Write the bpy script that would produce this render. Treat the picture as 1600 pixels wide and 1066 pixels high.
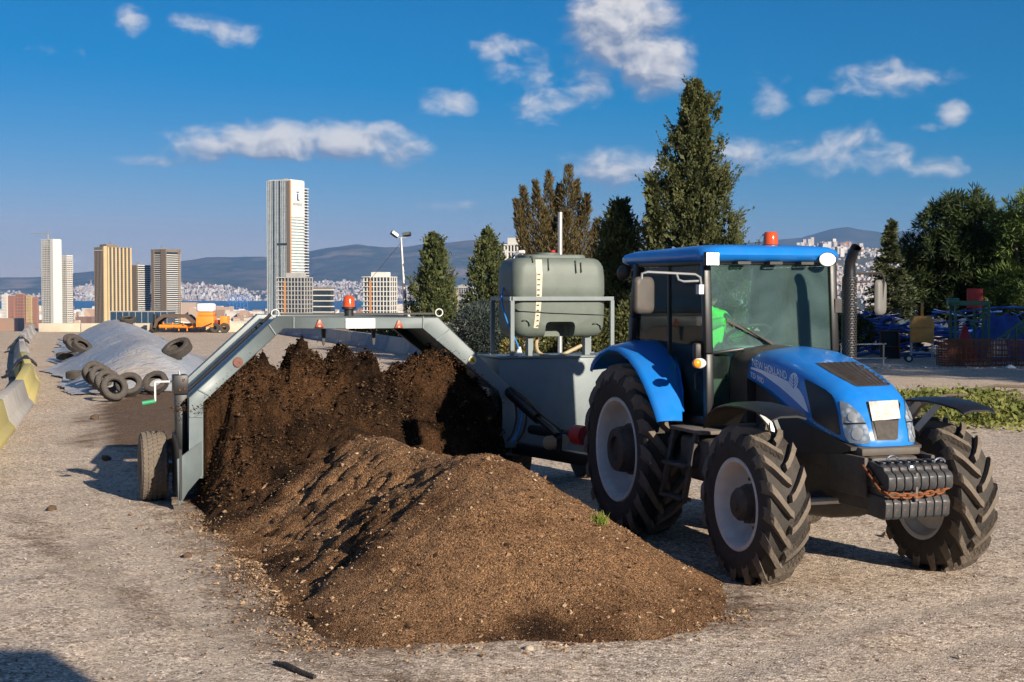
import bpy, bmesh, math, random
import numpy as np
from mathutils import Vector, Matrix
from mathutils.bvhtree import BVHTree
for o in list(bpy.data.objects): bpy.data.objects.remove(o)
SC = bpy.context.scene
COL = SC.collection
R = math.radians
# ------------------------------------------------------------------ camera
FPX, HC, HZ = 2222.0, 2.18, 456.0            # focal length in photo pixels, eye height, horizon row
TILT = math.atan((533 - HZ) / FPX)
cam = bpy.data.cameras.new('camera'); camo = bpy.data.objects.new('camera', cam); COL.objects.link(camo)
cam.sensor_width = 36; cam.lens = FPX / 1600 * 36; cam.clip_start = 0.1; cam.clip_end = 60000
camo.location = (0, 0, HC); camo.rotation_euler = (math.pi / 2 - TILT, 0, 0)
SC.camera = camo
# ------------------------------------------------------------------ sun, sky, exposure
SUN_EL = R(21.5); SUN_H = Vector((0.585, -0.811, 0)).normalized()      # towards the sun: behind the camera, to the right
SUN_DIR = Vector((SUN_H.x * math.cos(SUN_EL), SUN_H.y * math.cos(SUN_EL), math.sin(SUN_EL)))
sl = bpy.data.lights.new('sun', 'SUN'); sl.energy = 4.4; sl.angle = R(0.55); sl.color = (1.0, 0.89, 0.74)
so = bpy.data.objects.new('sun', sl); COL.objects.link(so); so.rotation_euler = SUN_DIR.to_track_quat('Z', 'Y').to_euler()
so.location = (30, -50, 40)
SC.view_settings.view_transform = 'Standard'; SC.view_settings.look = 'None'
SC.view_settings.exposure = 0.95; SC.view_settings.gamma = 1.0
SC.render.engine = 'CYCLES'
SC.cycles.max_bounces = 6; SC.cycles.diffuse_bounces = 3; SC.cycles.glossy_bounces = 3; SC.cycles.transmission_bounces = 4; SC.cycles.transparent_max_bounces = 10; SC.cycles.volume_bounces = 0; SC.cycles.caustics_reflective = False; SC.cycles.caustics_refractive = False
world = bpy.data.worlds.new('World'); SC.world = world; world.use_nodes = True
def build_world():
    nt = world.node_tree; N = nt.nodes; L = nt.links; N.clear()
    out = N.new('ShaderNodeOutputWorld'); bg = N.new('ShaderNodeBackground'); L.new(bg.outputs[0], out.inputs[0])
    sky = N.new('ShaderNodeTexSky'); sky.sky_type = 'NISHITA'; sky.sun_disc = False
    sky.sun_elevation = SUN_EL; sky.sun_rotation = math.atan2(SUN_H.x, SUN_H.y)
    sky.altitude = 80; sky.air_density = 1.0; sky.dust_density = 0.0; sky.ozone_density = 6.0
    bg.inputs['Strength'].default_value = 0.061
    def math_(op, a, b=None, clamp=False, c=None):
        n = N.new('ShaderNodeMath'); n.operation = op; n.use_clamp = clamp
        for i, v in enumerate((a, b, c)):
            if v is None: continue
            if hasattr(v, 'links'): L.new(v, n.inputs[i])
            else: n.inputs[i].default_value = v
        return n.outputs[0]
    def vmath(op, a, b=None, c=None):
        n = N.new('ShaderNodeVectorMath'); n.operation = op
        for i, v in enumerate((a, b, c)):
            if v is None: continue
            if hasattr(v, 'links'): L.new(v, n.inputs[i])
            else: n.inputs[i].default_value = v
        return n.outputs['Value' if op in ('DOT_PRODUCT', 'LENGTH') else 0]
    # the photograph's deep blue: the same colour grade over the whole sky
    sp = N.new('ShaderNodeSeparateColor'); L.new(sky.outputs[0], sp.inputs[0])
    ratio = math_('MINIMUM', math_('MAXIMUM', math_('MULTIPLY', math_('SUBTRACT', sp.outputs[0], 2.3), .245), .0), .80)
    gm = math_('MULTIPLY_ADD', math_('MULTIPLY', math_('SUBTRACT', sp.outputs[0], 2.5), .3, True), .15, False, .455)
    gr = N.new('ShaderNodeCombineColor'); L.new(math_('MULTIPLY', sp.outputs[0], ratio), gr.inputs[0]); L.new(math_('MULTIPLY', sp.outputs[1], gm), gr.inputs[1]); L.new(math_('MULTIPLY', sp.outputs[2], .66), gr.inputs[2])
    # fair-weather clouds, placed by direction (azimuth and elevation in degrees) and brighter on the sun's side
    tc = N.new('ShaderNodeTexCoord')
    sep = N.new('ShaderNodeSeparateXYZ'); L.new(tc.outputs['Generated'], sep.inputs[0])
    cmb = N.new('ShaderNodeCombineXYZ'); L.new(math_('MULTIPLY', math_('ARCTAN2', sep.outputs[0], sep.outputs[1]), 57.2958), cmb.inputs[0]); L.new(math_('MULTIPLY', math_('ARCSINE', sep.outputs[2]), 57.2958), cmb.inputs[1])
    vec = cmb.outputs[0]
    C = CLOUDS
    def blobs(vec, cs):
        acc = None
        for cx, cy, rx, ry, st in cs:
            x = (cx - 800) / FPX; up = -(cy - 533) / FPX
            d = Vector((x, math.cos(TILT) + up * math.sin(TILT), -math.sin(TILT) + up * math.cos(TILT))).normalized()
            ca = math.degrees(math.atan2(d.x, d.y)); ce = math.degrees(math.asin(d.z)); ra, re = rx / FPX * 57.3, ry / FPX * 57.3
            q = vmath('MULTIPLY_ADD', vec, (1 / ra, 1 / re, 0), (-ca / ra, -ce / re, 0))
            m = math_('MULTIPLY_ADD', vmath('DOT_PRODUCT', q, q), -.55, False, st)
            acc = m if acc is None else math_('MAXIMUM', acc, m)
        return acc
    acc = blobs(vec, C)
    # the rest of the sky carries the same kind of small clouds
    n0 = N.new('ShaderNodeTexNoise'); n0.inputs['Scale'].default_value = .16; n0.inputs['Detail'].default_value = 1
    L.new(vmath('MULTIPLY', vec, (1, 2.2, 1)), n0.inputs['Vector'])
    aaz = math_('ABSOLUTE', vmath('DOT_PRODUCT', vec, (1, 0, 0)))
    side = math_('MULTIPLY', math_('SUBTRACT', math_('MAXIMUM', aaz, math_('MULTIPLY', vmath('DOT_PRODUCT', vec, (0, 1, 0)), 1.6)), 23), .3, True)
    gen = math_('SUBTRACT', math_('MULTIPLY', math_('SUBTRACT', n0.outputs[0], .60), 7.0), math_('MULTIPLY', math_('SUBTRACT', 1.0, side), 4))
    acc = math_('MAXIMUM', math_('MAXIMUM', acc, gen), -1.2)
    acc = math_('MINIMUM', acc, 2.2)
    sv = vmath('MULTIPLY', vec, (.62, .95, 1))
    def noise(v):
        nz = N.new('ShaderNodeTexNoise'); nz.noise_dimensions = '2D'; nz.inputs['Scale'].default_value = 1.0; nz.inputs['Detail'].default_value = 5; nz.inputs['Roughness'].default_value = .56; nz.inputs['Distortion'].default_value = .25
        L.new(v, nz.inputs['Vector']); return nz.outputs[0]
    na = noise(sv); nb = noise(vmath('ADD', sv, (.16, .34, 0)))
    d0 = math_('MULTIPLY_ADD', math_('SUBTRACT', na, .5), 2.7, False, acc)
    mr = N.new('ShaderNodeMapRange'); mr.interpolation_type = 'SMOOTHSTEP'; L.new(d0, mr.inputs[0])
    mr.inputs[1].default_value = -.42; mr.inputs[2].default_value = 1.35; mr.inputs[3].default_value = 0; mr.inputs[4].default_value = .96
    big = [c for c in C if c[4] >= .75]
    up_ = blobs(vmath('ADD', vec, (.35, .75, 0)), big)
    lit = math_('MULTIPLY_ADD', math_('SUBTRACT', na, nb), 2.0, False, .26)
    lit = math_('MULTIPLY_ADD', math_('SUBTRACT', acc, math_('MAXIMUM', up_, -1.2)), .40, False, lit)
    lit = math_('ADD', math_('MULTIPLY', lit, 1.0), math_('MULTIPLY', d0, .10), True)
    cr = N.new('ShaderNodeMix'); cr.data_type = 'RGBA'; L.new(lit, cr.inputs[0])
    cr.inputs[6].default_value = (2.0, 2.5, 3.6, 1); cr.inputs[7].default_value = (6.9, 6.7, 6.7, 1)
    mx = N.new('ShaderNodeMix'); mx.data_type = 'RGBA'; L.new(mr.outputs[0], mx.inputs[0]); L.new(gr.outputs[0], mx.inputs[6]); L.new(cr.outputs[2], mx.inputs[7])
    L.new(mx.outputs[2], bg.inputs['Color'])
    world.cycles.sampling_method = 'MANUAL'; world.cycles.sample_map_resolution = 512
CLOUDS = [(968, 42, 50, 40, 1.8), (1025, 98, 38, 34, 1.6), (925, 105, 48, 40, .55),
     (330, 226, 75, 22, .75), (430, 222, 82, 21, 1.25), (550, 220, 68, 22, 1.3), (620, 236, 42, 20, .8), (255, 250, 80, 10, .3),
     (205, 32, 27, 22, .42), (300, 38, 40, 16, .45), (350, 52, 36, 20, .42), (387, 56, 22, 18, .35), (90, 82, 40, 12, .1),
     (705, 158, 44, 22, .6), (785, 75, 50, 20, .35), (830, 110, 65, 34, .15), (865, 165, 60, 26, .42),
     (960, 262, 66, 26, .75), (1155, 245, 42, 24, .75), (1240, 235, 70, 18, .5), (1330, 238, 55, 32, .55), (1395, 240, 36, 22, .35), (1468, 262, 38, 18, .35),
     (1390, 122, 85, 26, .45), (1275, 148, 30, 15, .25), (1200, 150, 34, 36, .2), (1488, 175, 22, 18, .45), (1435, 200, 40, 8, .15),
     (700, 322, 46, 10, .2), (130, 412, 60, 12, .12), (1470, 308, 40, 8, .1)]
build_world()
# ------------------------------------------------------------------ helpers
TX, TY, TTH = 1.85, 13.15, -1.248            # the tractor's rear axle on the ground and its heading
TC, TS = math.cos(TTH), math.sin(TTH)
def ray(u, v):
    x = (u - 800) / FPX; up = -(v - 533) / FPX
    return Vector((x, math.cos(TILT) + up * math.sin(TILT), -math.sin(TILT) + up * math.cos(TILT)))
def at(u, v, depth):                         # the point seen at photo pixel u, v at that distance ahead
    r = ray(u, v); return Vector((0, 0, HC)) + r * (depth / r.y)
def gnd(u, v, z=0.0):
    r = ray(u, v); return Vector((0, 0, HC)) + r * ((z - HC) / r.z)
def t2w(x, y, z=0): return Vector((TX + TC * x - TS * y, TY + TS * x + TC * y, z))
def w2t(p): dx, dy = p[0] - TX, p[1] - TY; return Vector((TC * dx + TS * dy, -TS * dx + TC * dy, p[2]))
def hashn(ix, iy, iz, seed=0):
    h = (ix.astype(np.int64) * 374761393 + iy.astype(np.int64) * 668265263 + iz.astype(np.int64) * 2147483647 + seed * 974634777) & 0xffffffff
    h = ((h ^ (h >> 13)) * 1274126177) & 0xffffffff
    h = h ^ (h >> 16)
    return (h & 0xffff) / 65535.0
def vnoise(x, y, z=None, seed=0):
    x = np.asarray(x, float); y = np.asarray(y, float); z = np.zeros_like(x) if z is None else np.asarray(z, float)
    ix, iy, iz = np.floor(x), np.floor(y), np.floor(z); fx, fy, fz = x - ix, y - iy, z - iz
    fx, fy, fz = fx * fx * (3 - 2 * fx), fy * fy * (3 - 2 * fy), fz * fz * (3 - 2 * fz)
    r = 0
    for a in (0, 1):
        for b in (0, 1):
            for c in (0, 1):
                r = r + hashn(ix + a, iy + b, iz + c, seed) * (fx if a else 1 - fx) * (fy if b else 1 - fy) * (fz if c else 1 - fz)
    return r * 2 - 1
def fbm(x, y, z=None, oct=4, seed=0, gain=.5):
    r = 0; a = 1; f = 1
    for i in range(oct):
        r = r + a * vnoise(np.asarray(x) * f, np.asarray(y) * f, None if z is None else np.asarray(z) * f, seed + i); a *= gain; f *= 2.03
    return r
def tag(o, label=None, cat=None, group=None, kind=None):
    if label: o['label'] = label
    if cat: o['category'] = cat
    if group: o['group'] = group
    if kind: o['kind'] = kind
    return o
def empty(name, loc=(0, 0, 0), rz=0.0):
    o = bpy.data.objects.new(name, None); COL.objects.link(o); o.location = loc; o.rotation_euler = (0, 0, rz); o.empty_display_size = .2
    return o
def copy_tree(o, parent=None):
    c = o.copy(); COL.objects.link(c); c.parent = parent
    for ch in list(o.children): copy_tree(ch, c)
    return c
def from_arrays(name, verts, quads, mat, parent=None, smooth=True, sharp=None, tris=None):
    me = bpy.data.meshes.new(name)
    fs = quads if isinstance(quads, list) else np.asarray(quads).tolist()
    me.from_pydata(np.asarray(verts, float).tolist(), [], fs); me.update()
    if smooth: me.shade_smooth()
    if sharp: me.set_sharp_from_angle(angle=R(sharp))
    me.materials.append(mat)
    o = bpy.data.objects.new(name, me); COL.objects.link(o); o.parent = parent
    return o
def grid_faces(nx, ny):
    i = np.arange(nx - 1)[:, None] * ny + np.arange(ny - 1)[None, :]
    i = i.ravel(); return np.stack([i, i + ny, i + ny + 1, i + 1], 1)
class MB:
    def __init__(s): s.V = []; s.F = []
    def add(s, vs, fs, M=None):
        b = len(s.V)
        for v in vs:
            v = Vector(v)
            s.V.append(tuple(M @ v) if M is not None else tuple(v))
        s.F += [tuple(b + i for i in f) for f in fs]; return s
    def hexa(s, p, M=None): return s.add(p, [(0, 3, 2, 1), (4, 5, 6, 7), (0, 1, 5, 4), (1, 2, 6, 5), (2, 3, 7, 6), (3, 0, 4, 7)], M)
    def box(s, x0, x1, y0, y1, z0, z1, M=None):
        return s.hexa([(x0, y0, z0), (x1, y0, z0), (x1, y1, z0), (x0, y1, z0), (x0, y0, z1), (x1, y0, z1), (x1, y1, z1), (x0, y1, z1)], M)
    def bar(s, a, b, w, h=None, up=(0, 0, 1)):              # a rectangular bar from a to b
        a, b = Vector(a), Vector(b); h = h or w; d = (b - a).normalized(); up = Vector(up)
        if abs(d.dot(up)) > .98: up = Vector((1, 0, 0))
        sd = d.cross(up).normalized() * w / 2; u = sd.normalized().cross(d).normalized() * h / 2
        return s.hexa([a - sd - u, a + sd - u, a + sd + u, a - sd + u, b - sd - u, b + sd - u, b + sd + u, b - sd + u])
    def tube(s, pts, r, n=8, cap=True):
        pts = [Vector(p) for p in pts]; rs = r if isinstance(r, (list, tuple)) else [r] * len(pts); rings = []
        up = Vector((0, 0, 1)); prev = None
        for i, p in enumerate(pts):
            d = (pts[min(i + 1, len(pts) - 1)] - pts[max(i - 1, 0)]).normalized()
            if prev is None:
                sd = d.cross(up) if abs(d.dot(up)) < .95 else d.cross(Vector((1, 0, 0)))
            else: sd = prev - d * prev.dot(d)
            sd.normalize(); prev = sd; u = sd.cross(d)
            rings.append([p + (sd * math.cos(2 * math.pi * k / n) + u * math.sin(2 * math.pi * k / n)) * rs[i] for k in range(n)])
        return s.loft(rings, True, cap)
    def loft(s, rings, closed=True, cap=True):
        n = len(rings[0]); vs = [v for r in rings for v in r]; fs = []
        for i in range(len(rings) - 1):
            for k in range(n if closed else n - 1):
                k2 = (k + 1) % n; fs.append((i * n + k, i * n + k2, (i + 1) * n + k2, (i + 1) * n + k))
        if cap and closed: fs.append(tuple(range(n))[::-1]); fs.append(tuple((len(rings) - 1) * n + k for k in range(n)))
        return s.add(vs, fs)
    def lathe(s, prof, axis='y', o=(0, 0, 0), n=32, closed_profile=False):   # prof: (along axis, radius)
        rings = []
        for k in range(n):
            a = 2 * math.pi * k / n; c, sn = math.cos(a), math.sin(a)
            rings.append([{'y': (o[0] + r * c, o[1] + t, o[2] + r * sn), 'x': (o[0] + t, o[1] + r * c, o[2] + r * sn), 'z': (o[0] + r * c, o[1] + r * sn, o[2] + t)}[axis] for t, r in prof])
        m = len(prof); vs = [v for r in rings for v in r]; fs = []
        for k in range(n):
            k2 = (k + 1) % n
            for i in range(m if closed_profile else m - 1):
                j = (i + 1) % m; fs.append((k * m + i, k * m + j, k2 * m + j, k2 * m + i))
        return s.add(vs, fs)
    def prism(s, poly, axis, a0, a1):                       # poly in the two other axes, in xyz order
        n = len(poly); f = {'x': lambda p, a: (a, p[0], p[1]), 'y': lambda p, a: (p[0], a, p[1]), 'z': lambda p, a: (p[0], p[1], a)}[axis]
        vs = [f(p, a0) for p in poly] + [f(p, a1) for p in poly]
        return s.add(vs, [tuple(range(n))[::-1], tuple(range(n, 2 * n))] + [(i, (i + 1) % n, n + (i + 1) % n, n + i) for i in range(n)])
    def ball(s, c, r, n=10, sc=(1, 1, 1)):
        rings = []
        for i in range(1, n):
            a = math.pi * i / n
            rings.append([(c[0] + r * sc[0] * math.sin(a) * math.cos(2 * math.pi * k / (2 * n)), c[1] + r * sc[1] * math.sin(a) * math.sin(2 * math.pi * k / (2 * n)), c[2] - r * sc[2] * math.cos(a)) for k in range(2 * n)])
        return s.loft(rings)
    def build(s, name, mat, parent=None, bevel=0, seg=2, smooth=True, sharp=32, loc=None, fix=True):
        me = bpy.data.meshes.new(name); me.from_pydata(s.V, [], s.F)
        if fix:
            bm = bmesh.new(); bm.from_mesh(me); bmesh.ops.recalc_face_normals(bm, faces=bm.faces)
            if bevel: 
                bmesh.ops.bevel(bm, geom=[e for e in bm.edges if e.is_manifold and e.calc_face_angle(0) > .5], offset=bevel, segments=seg, profile=.5, affect='EDGES', clamp_overlap=True)
            bm.to_mesh(me); bm.free()
        me.update()
        if smooth: me.shade_smooth(); me.set_sharp_from_angle(angle=R(sharp))
        me.materials.append(mat)
        o = bpy.data.objects.new(name, me); COL.objects.link(o); o.parent = parent
        if loc: o.location = loc
        return o
# ------------------------------------------------------------------ materials
def nmat(name):
    m = bpy.data.materials.new(name); m.use_nodes = True; nt = m.node_tree
    return m, nt, nt.nodes, nt.links, nt.nodes['Principled BSDF']
def mat(name, col, rough=.5, metal=0, var=.12, vs=6, col2=None, bump=0, bs=40, dust=0, dustcol=(.30, .23, .17), coat=0, spec=.5, det=6, rust=0, rvar=.1, trans=0):
    m, nt, N, L, P = nmat(name)
    tc = N.new('ShaderNodeTexCoord')
    nz = N.new('ShaderNodeTexNoise'); nz.inputs['Scale'].default_value = vs; nz.inputs['Detail'].default_value = det; nz.inputs['Roughness'].default_value = .65
    L.new(tc.outputs['Object'], nz.inputs['Vector'])
    mx = N.new('ShaderNodeMix'); mx.data_type = 'RGBA'
    mr = N.new('ShaderNodeMapRange'); mr.inputs[1].default_value = .3; mr.inputs[2].default_value = .7; L.new(nz.outputs['Fac'], mr.inputs[0]); L.new(mr.outputs[0], mx.inputs[0])
    c2 = col2 or tuple(c * (1 - var) for c in col); c1 = col if col2 else tuple(min(1, c * (1 + var)) for c in col)
    mx.inputs[6].default_value = (*c1, 1); mx.inputs[7].default_value = (*c2, 1); cur = mx.outputs[2]
    if rust:
        n2 = N.new('ShaderNodeTexNoise'); n2.inputs['Scale'].default_value = vs * 2.3; n2.inputs['Detail'].default_value = 8; L.new(tc.outputs['Object'], n2.inputs['Vector'])
        r2 = N.new('ShaderNodeMapRange'); r2.inputs[1].default_value = .62 - rust * .2; r2.inputs[2].default_value = .68; L.new(n2.outputs['Fac'], r2.inputs[0])
        m2 = N.new('ShaderNodeMix'); m2.data_type = 'RGBA'; L.new(r2.outputs[0], m2.inputs[0]); L.new(cur, m2.inputs[6]); m2.inputs[7].default_value = (.16, .06, .025, 1); cur = m2.outputs[2]
    if dust:
        g = N.new('ShaderNodeNewGeometry'); sp = N.new('ShaderNodeSeparateXYZ'); L.new(g.outputs['Normal'], sp.inputs[0])
        up = N.new('ShaderNodeMapRange'); up.inputs[1].default_value = -.6; up.inputs[2].default_value = 1; up.inputs[3].default_value = .35; up.inputs[4].default_value = 1.0; L.new(sp.outputs[2], up.inputs[0])
        n3 = N.new('ShaderNodeTexNoise'); n3.inputs['Scale'].default_value = vs * .8 + 2; n3.inputs['Detail'].default_value = 9; n3.inputs['Roughness'].default_value = .7; L.new(tc.outputs['Object'], n3.inputs['Vector'])
        r3 = N.new('ShaderNodeMapRange'); r3.inputs[1].default_value = .25; r3.inputs[2].default_value = .75; r3.inputs[4].default_value = dust * 1.4; L.new(n3.outputs['Fac'], r3.inputs[0])
        ml = N.new('ShaderNodeMath'); ml.operation = 'MULTIPLY'; ml.use_clamp = True; L.new(up.outputs[0], ml.inputs[0]); L.new(r3.outputs[0], ml.inputs[1])
        m3 = N.new('ShaderNodeMix'); m3.data_type = 'RGBA'; L.new(ml.outputs[0], m3.inputs[0]); L.new(cur, m3.inputs[6]); m3.inputs[7].default_value = (*dustcol, 1); cur = m3.outputs[2]
        rr = N.new('ShaderNodeMapRange'); rr.inputs[3].default_value = rough; rr.inputs[4].default_value = max(rough, .85); L.new(ml.outputs[0], rr.inputs[0]); L.new(rr.outputs[0], P.inputs['Roughness'])
    else:
        rr = N.new('ShaderNodeMapRange'); rr.inputs[3].default_value = max(0, rough - rvar); rr.inputs[4].default_value = min(1, rough + rvar); L.new(nz.outputs['Fac'], rr.inputs[0]); L.new(rr.outputs[0], P.inputs['Roughness'])
    L.new(cur, P.inputs['Base Color'])
    P.inputs['Metallic'].default_value = metal; P.inputs['Coat Weight'].default_value = coat; P.inputs['Coat Roughness'].default_value = .08; P.inputs['Specular IOR Level'].default_value = spec
    if trans: P.inputs['Transmission Weight'].default_value = trans
    if bump:
        nb = N.new('ShaderNodeTexNoise'); nb.inputs['Scale'].default_value = bs; nb.inputs['Detail'].default_value = 6; L.new(tc.outputs['Object'], nb.inputs['Vector'])
        b = N.new('ShaderNodeBump'); b.inputs['Strength'].default_value = bump; b.inputs['Distance'].default_value = .02; L.new(nb.outputs['Fac'], b.inputs['Height']); L.new(b.outputs[0], P.inputs['Normal'])
    return m
def leafmat(name, c1, c2, c3=None, scale=3):
    m, nt, N, L, P = nmat(name)
    tc = N.new('ShaderNodeTexCoord'); nz = N.new('ShaderNodeTexNoise'); nz.inputs['Scale'].default_value = scale; nz.inputs['Detail'].default_value = 4; L.new(tc.outputs['Object'], nz.inputs['Vector'])
    cr = N.new('ShaderNodeValToRGB'); e = cr.color_ramp.elements; e[0].position = .34; e[0].color = (*c1, 1); e[1].position = .66; e[1].color = (*c2, 1)
    L.new(nz.outputs['Fac'], cr.inputs[0])
    L.new(cr.outputs[0], P.inputs['Base Color']); P.inputs['Roughness'].default_value = .62; P.inputs['Specular IOR Level'].default_value = .3
    t = N.new('ShaderNodeBsdfTranslucent'); L.new(cr.outputs[0], t.inputs['Color']); ms = N.new('ShaderNodeMixShader'); ms.inputs[0].default_value = .22
    L.new(P.outputs[0], ms.inputs[1]); L.new(t.outputs[0], ms.inputs[2]); L.new(ms.outputs[0], N['Material Output'].inputs[0])
    return m
def glassmat(name, tint, dust=.12, dustcol=(.55, .58, .55), gloss=.03, fr=1.28, smear=4):
    m, nt, N, L, P = nmat(name); N.remove(P); out = N['Material Output']
    tr = N.new('ShaderNodeBsdfTransparent'); tr.inputs[0].default_value = (*tint, 1)
    gl = N.new('ShaderNodeBsdfGlossy'); gl.inputs['Roughness'].default_value = gloss
    f = N.new('ShaderNodeFresnel'); f.inputs[0].default_value = fr
    m1 = N.new('ShaderNodeMixShader'); L.new(f.outputs[0], m1.inputs[0]); L.new(tr.outputs[0], m1.inputs[1]); L.new(gl.outputs[0], m1.inputs[2])
    tc = N.new('ShaderNodeTexCoord'); nz = N.new('ShaderNodeTexNoise'); nz.inputs['Scale'].default_value = smear; nz.inputs['Detail'].default_value = 7; nz.inputs['Distortion'].default_value = 1.5; L.new(tc.outputs['Object'], nz.inputs['Vector'])
    mr = N.new('ShaderNodeMapRange'); mr.inputs[1].default_value = .35; mr.inputs[2].default_value = .75; mr.inputs[3].default_value = dust * .6; mr.inputs[4].default_value = dust * 1.5; L.new(nz.outputs['Fac'], mr.inputs[0])
    df = N.new('ShaderNodeBsdfDiffuse'); df.inputs[0].default_value = (*dustcol, 1)
    m2 = N.new('ShaderNodeMixShader'); L.new(mr.outputs[0], m2.inputs[0]); L.new(m1.outputs[0], m2.inputs[1]); L.new(df.outputs[0], m2.inputs[2]); L.new(m2.outputs[0], out.inputs[0])
    return m
M = {}
M['blue'] = mat('tractor_blue_paint', (.002, .185, .62), .28, var=.06, coat=.4, dust=.11, vs=6, dustcol=(.17, .20, .24))
M['black'] = mat('black_plastic', (.012, .012, .014), .5, var=.2, dust=.16)
M['blackclean'] = mat('black_gloss', (.008, .008, .01), .42, var=.2)
M['iron'] = mat('dark_cast_iron', (.018, .018, .02), .55, var=.25, dust=.35, vs=9)
M['weight'] = mat('weight_paint', (.026, .032, .038), .42, var=.3, dust=.14, vs=14, rust=.12)
M['rust'] = mat('rusty_chain', (.22, .075, .025), .85, var=.4, vs=30, bump=.4)
M['rim'] = mat('white_wheel_paint', (.66, .65, .62), .4, var=.08, dust=.36, vs=7)
M['tyre'] = mat('tyre_rubber', (.018, .017, .016), .8, var=.3, vs=8, dust=.25, dustcol=(.20, .155, .115), bump=.3, bs=60)
M['tyreold'] = mat('old_tyre_rubber', (.022, .021, .021), .75, var=.3, vs=12, dust=.28, bump=.3, bs=30)
M['chrome'] = mat('bright_steel', (.62, .62, .60), .25, metal=1, var=.1)
M['steel'] = mat('galvanised_steel', (.42, .43, .43), .45, metal=.6, var=.15)
M['tgrey'] = mat('turner_grey_paint', (.155, .195, .205), .42, var=.12, dust=.14, vs=5)
M['tdark'] = mat('turner_black_paint', (.012, .013, .015), .45, var=.2, dust=.04)
M['mud'] = mat('muddy_tread', (.155, .125, .095), .9, col2=(.075, .062, .05), vs=7, dust=.45, dustcol=(.27, .215, .16), bump=.5, bs=45)
M['tank'] = mat('green_grey_polyethylene', (.105, .13, .11), .5, var=.2, vs=3, dust=.30, dustcol=(.20, .215, .19), bump=.06, bs=12)
M['white'] = mat('white_paint', (.78, .78, .76), .45, var=.05)
M['plate'] = mat('scuffed_plate', (.70, .68, .63), .35, col2=(.42, .36, .30), vs=26, bump=.3, bs=60)
M['decal'] = mat('silver_decal', (.80, .86, .95), .4, var=.04)
M['decal2'] = mat('grey_decal', (.50, .62, .80), .4, var=.06)
M['amber'] = mat('amber_lens', (.85, .30, .02), .25, var=.1)
M['redlens'] = mat('orange_red_beacon_lens', (.62, .075, .012), .18, var=.15, coat=.6)
M['red'] = mat('red_paint', (.45, .02, .02), .45, var=.15)
M['orange'] = mat('orange_paint', (.86, .25, .02), .42, var=.1, dust=.15)
M['hivis'] = mat('hi_vis_green_cloth', (.08, .78, .07), .85, var=.15, vs=14)
M['skin'] = mat('skin', (.46, .27, .19), .55, var=.06)
M['hair'] = mat('grey_hair', (.10, .09, .085), .8, var=.3, vs=60)
M['trouser'] = mat('navy_trousers', (.02, .025, .045), .85)
M['seat'] = mat('seat_cloth', (.025, .027, .03), .85)
M['cabin'] = mat('cabin_grey_trim', (.30, .38, .35), .7, var=.15)
M['glass'] = glassmat('tinted_cab_glass', (.66, .82, .75), .035, (.30, .36, .34))
M['wind'] = glassmat('dusty_sheen_windscreen', (.74, .90, .86), .085, (.38, .52, .52), smear=1.6)  # dust film whose teal tint and brightness also paint in reflections on the glass
M['grille'] = mat('brown_dusty_grille', (.045, .036, .030), .7, var=.3, vs=20)
M['hose'] = mat('tan_hose', (.42, .33, .20), .6)
M['bluehose'] = mat('blue_hose', (.03, .24, .62), .4)
M['green'] = mat('green_paint', (.03, .30, .13), .5, var=.15)
M['yellow'] = mat('yellow_sticker', (.75, .55, .06), .5, var=.2)
M['print'] = mat('dark_print', (.30, .29, .28), .6)
def lampmat(name, col, st):
    m, nt, N, L, P = nmat(name); P.inputs['Base Color'].default_value = (.8, .8, .78, 1); P.inputs['Emission Color'].default_value = (*col, 1); P.inputs['Emission Strength'].default_value = st
    return m
M['lamp'] = lampmat('lit_lamp', (1.0, .97, .82), 1.6); M['lampwarm'] = lampmat('warm_lamp', (1.0, .90, .72), .45)
def lensmat():
    m, nt, N, L, P = nmat('headlamp_lens'); P.inputs['Roughness'].default_value = .12; P.inputs['Coat Weight'].default_value = .8
    tc = N.new('ShaderNodeTexCoord'); v = N.new('ShaderNodeTexVoronoi'); v.inputs['Scale'].default_value = 22; L.new(tc.outputs['Object'], v.inputs['Vector'])
    cr = N.new('ShaderNodeValToRGB'); cr.color_ramp.elements[0].color = (.62, .66, .70, 1); cr.color_ramp.elements[1].color = (.22, .26, .30, 1); cr.color_ramp.elements[1].position = .6
    L.new(v.outputs['Distance'], cr.inputs[0]); L.new(cr.outputs[0], P.inputs['Base Color']); P.inputs['Metallic'].default_value = .35
    b = N.new('ShaderNodeBump'); b.inputs['Strength'].default_value = .25; L.new(v.outputs['Distance'], b.inputs['Height']); L.new(b.outputs[0], P.inputs['Normal'])
    return m
M['lens'] = lensmat()
# ------------------------------------------------------------------ tractor
def tpl(u, v, ax, val):                      # photo pixel onto a plane of the tractor's own axes
    o = w2t((0, 0, HC)); r = ray(u, v); r = Vector((TC * r.x + TS * r.y, -TS * r.x + TC * r.y, r.z))
    return o + r * ((val - o[ax]) / r[ax])
def text_mesh(s, size=1.0, bold=0.0, shear=0.0, space=1.0):
    cu = bpy.data.curves.new('t', 'FONT'); cu.body = s; cu.size = size; cu.offset = bold; cu.shear = shear; cu.space_character = space; cu.fill_mode = 'FRONT'; cu.resolution_u = 3
    o = bpy.data.objects.new('t', cu); COL.objects.link(o); dg = bpy.context.evaluated_depsgraph_get(); dg.update()
    me = bpy.data.meshes.new_from_object(o.evaluated_get(dg)); bpy.data.objects.remove(o); bpy.data.curves.remove(cu)
    vs = [tuple(v.co) for v in me.vertices]; fs = [tuple(p.vertices) for p in me.polygons]; bpy.data.meshes.remove(me)
    return vs, fs
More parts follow.
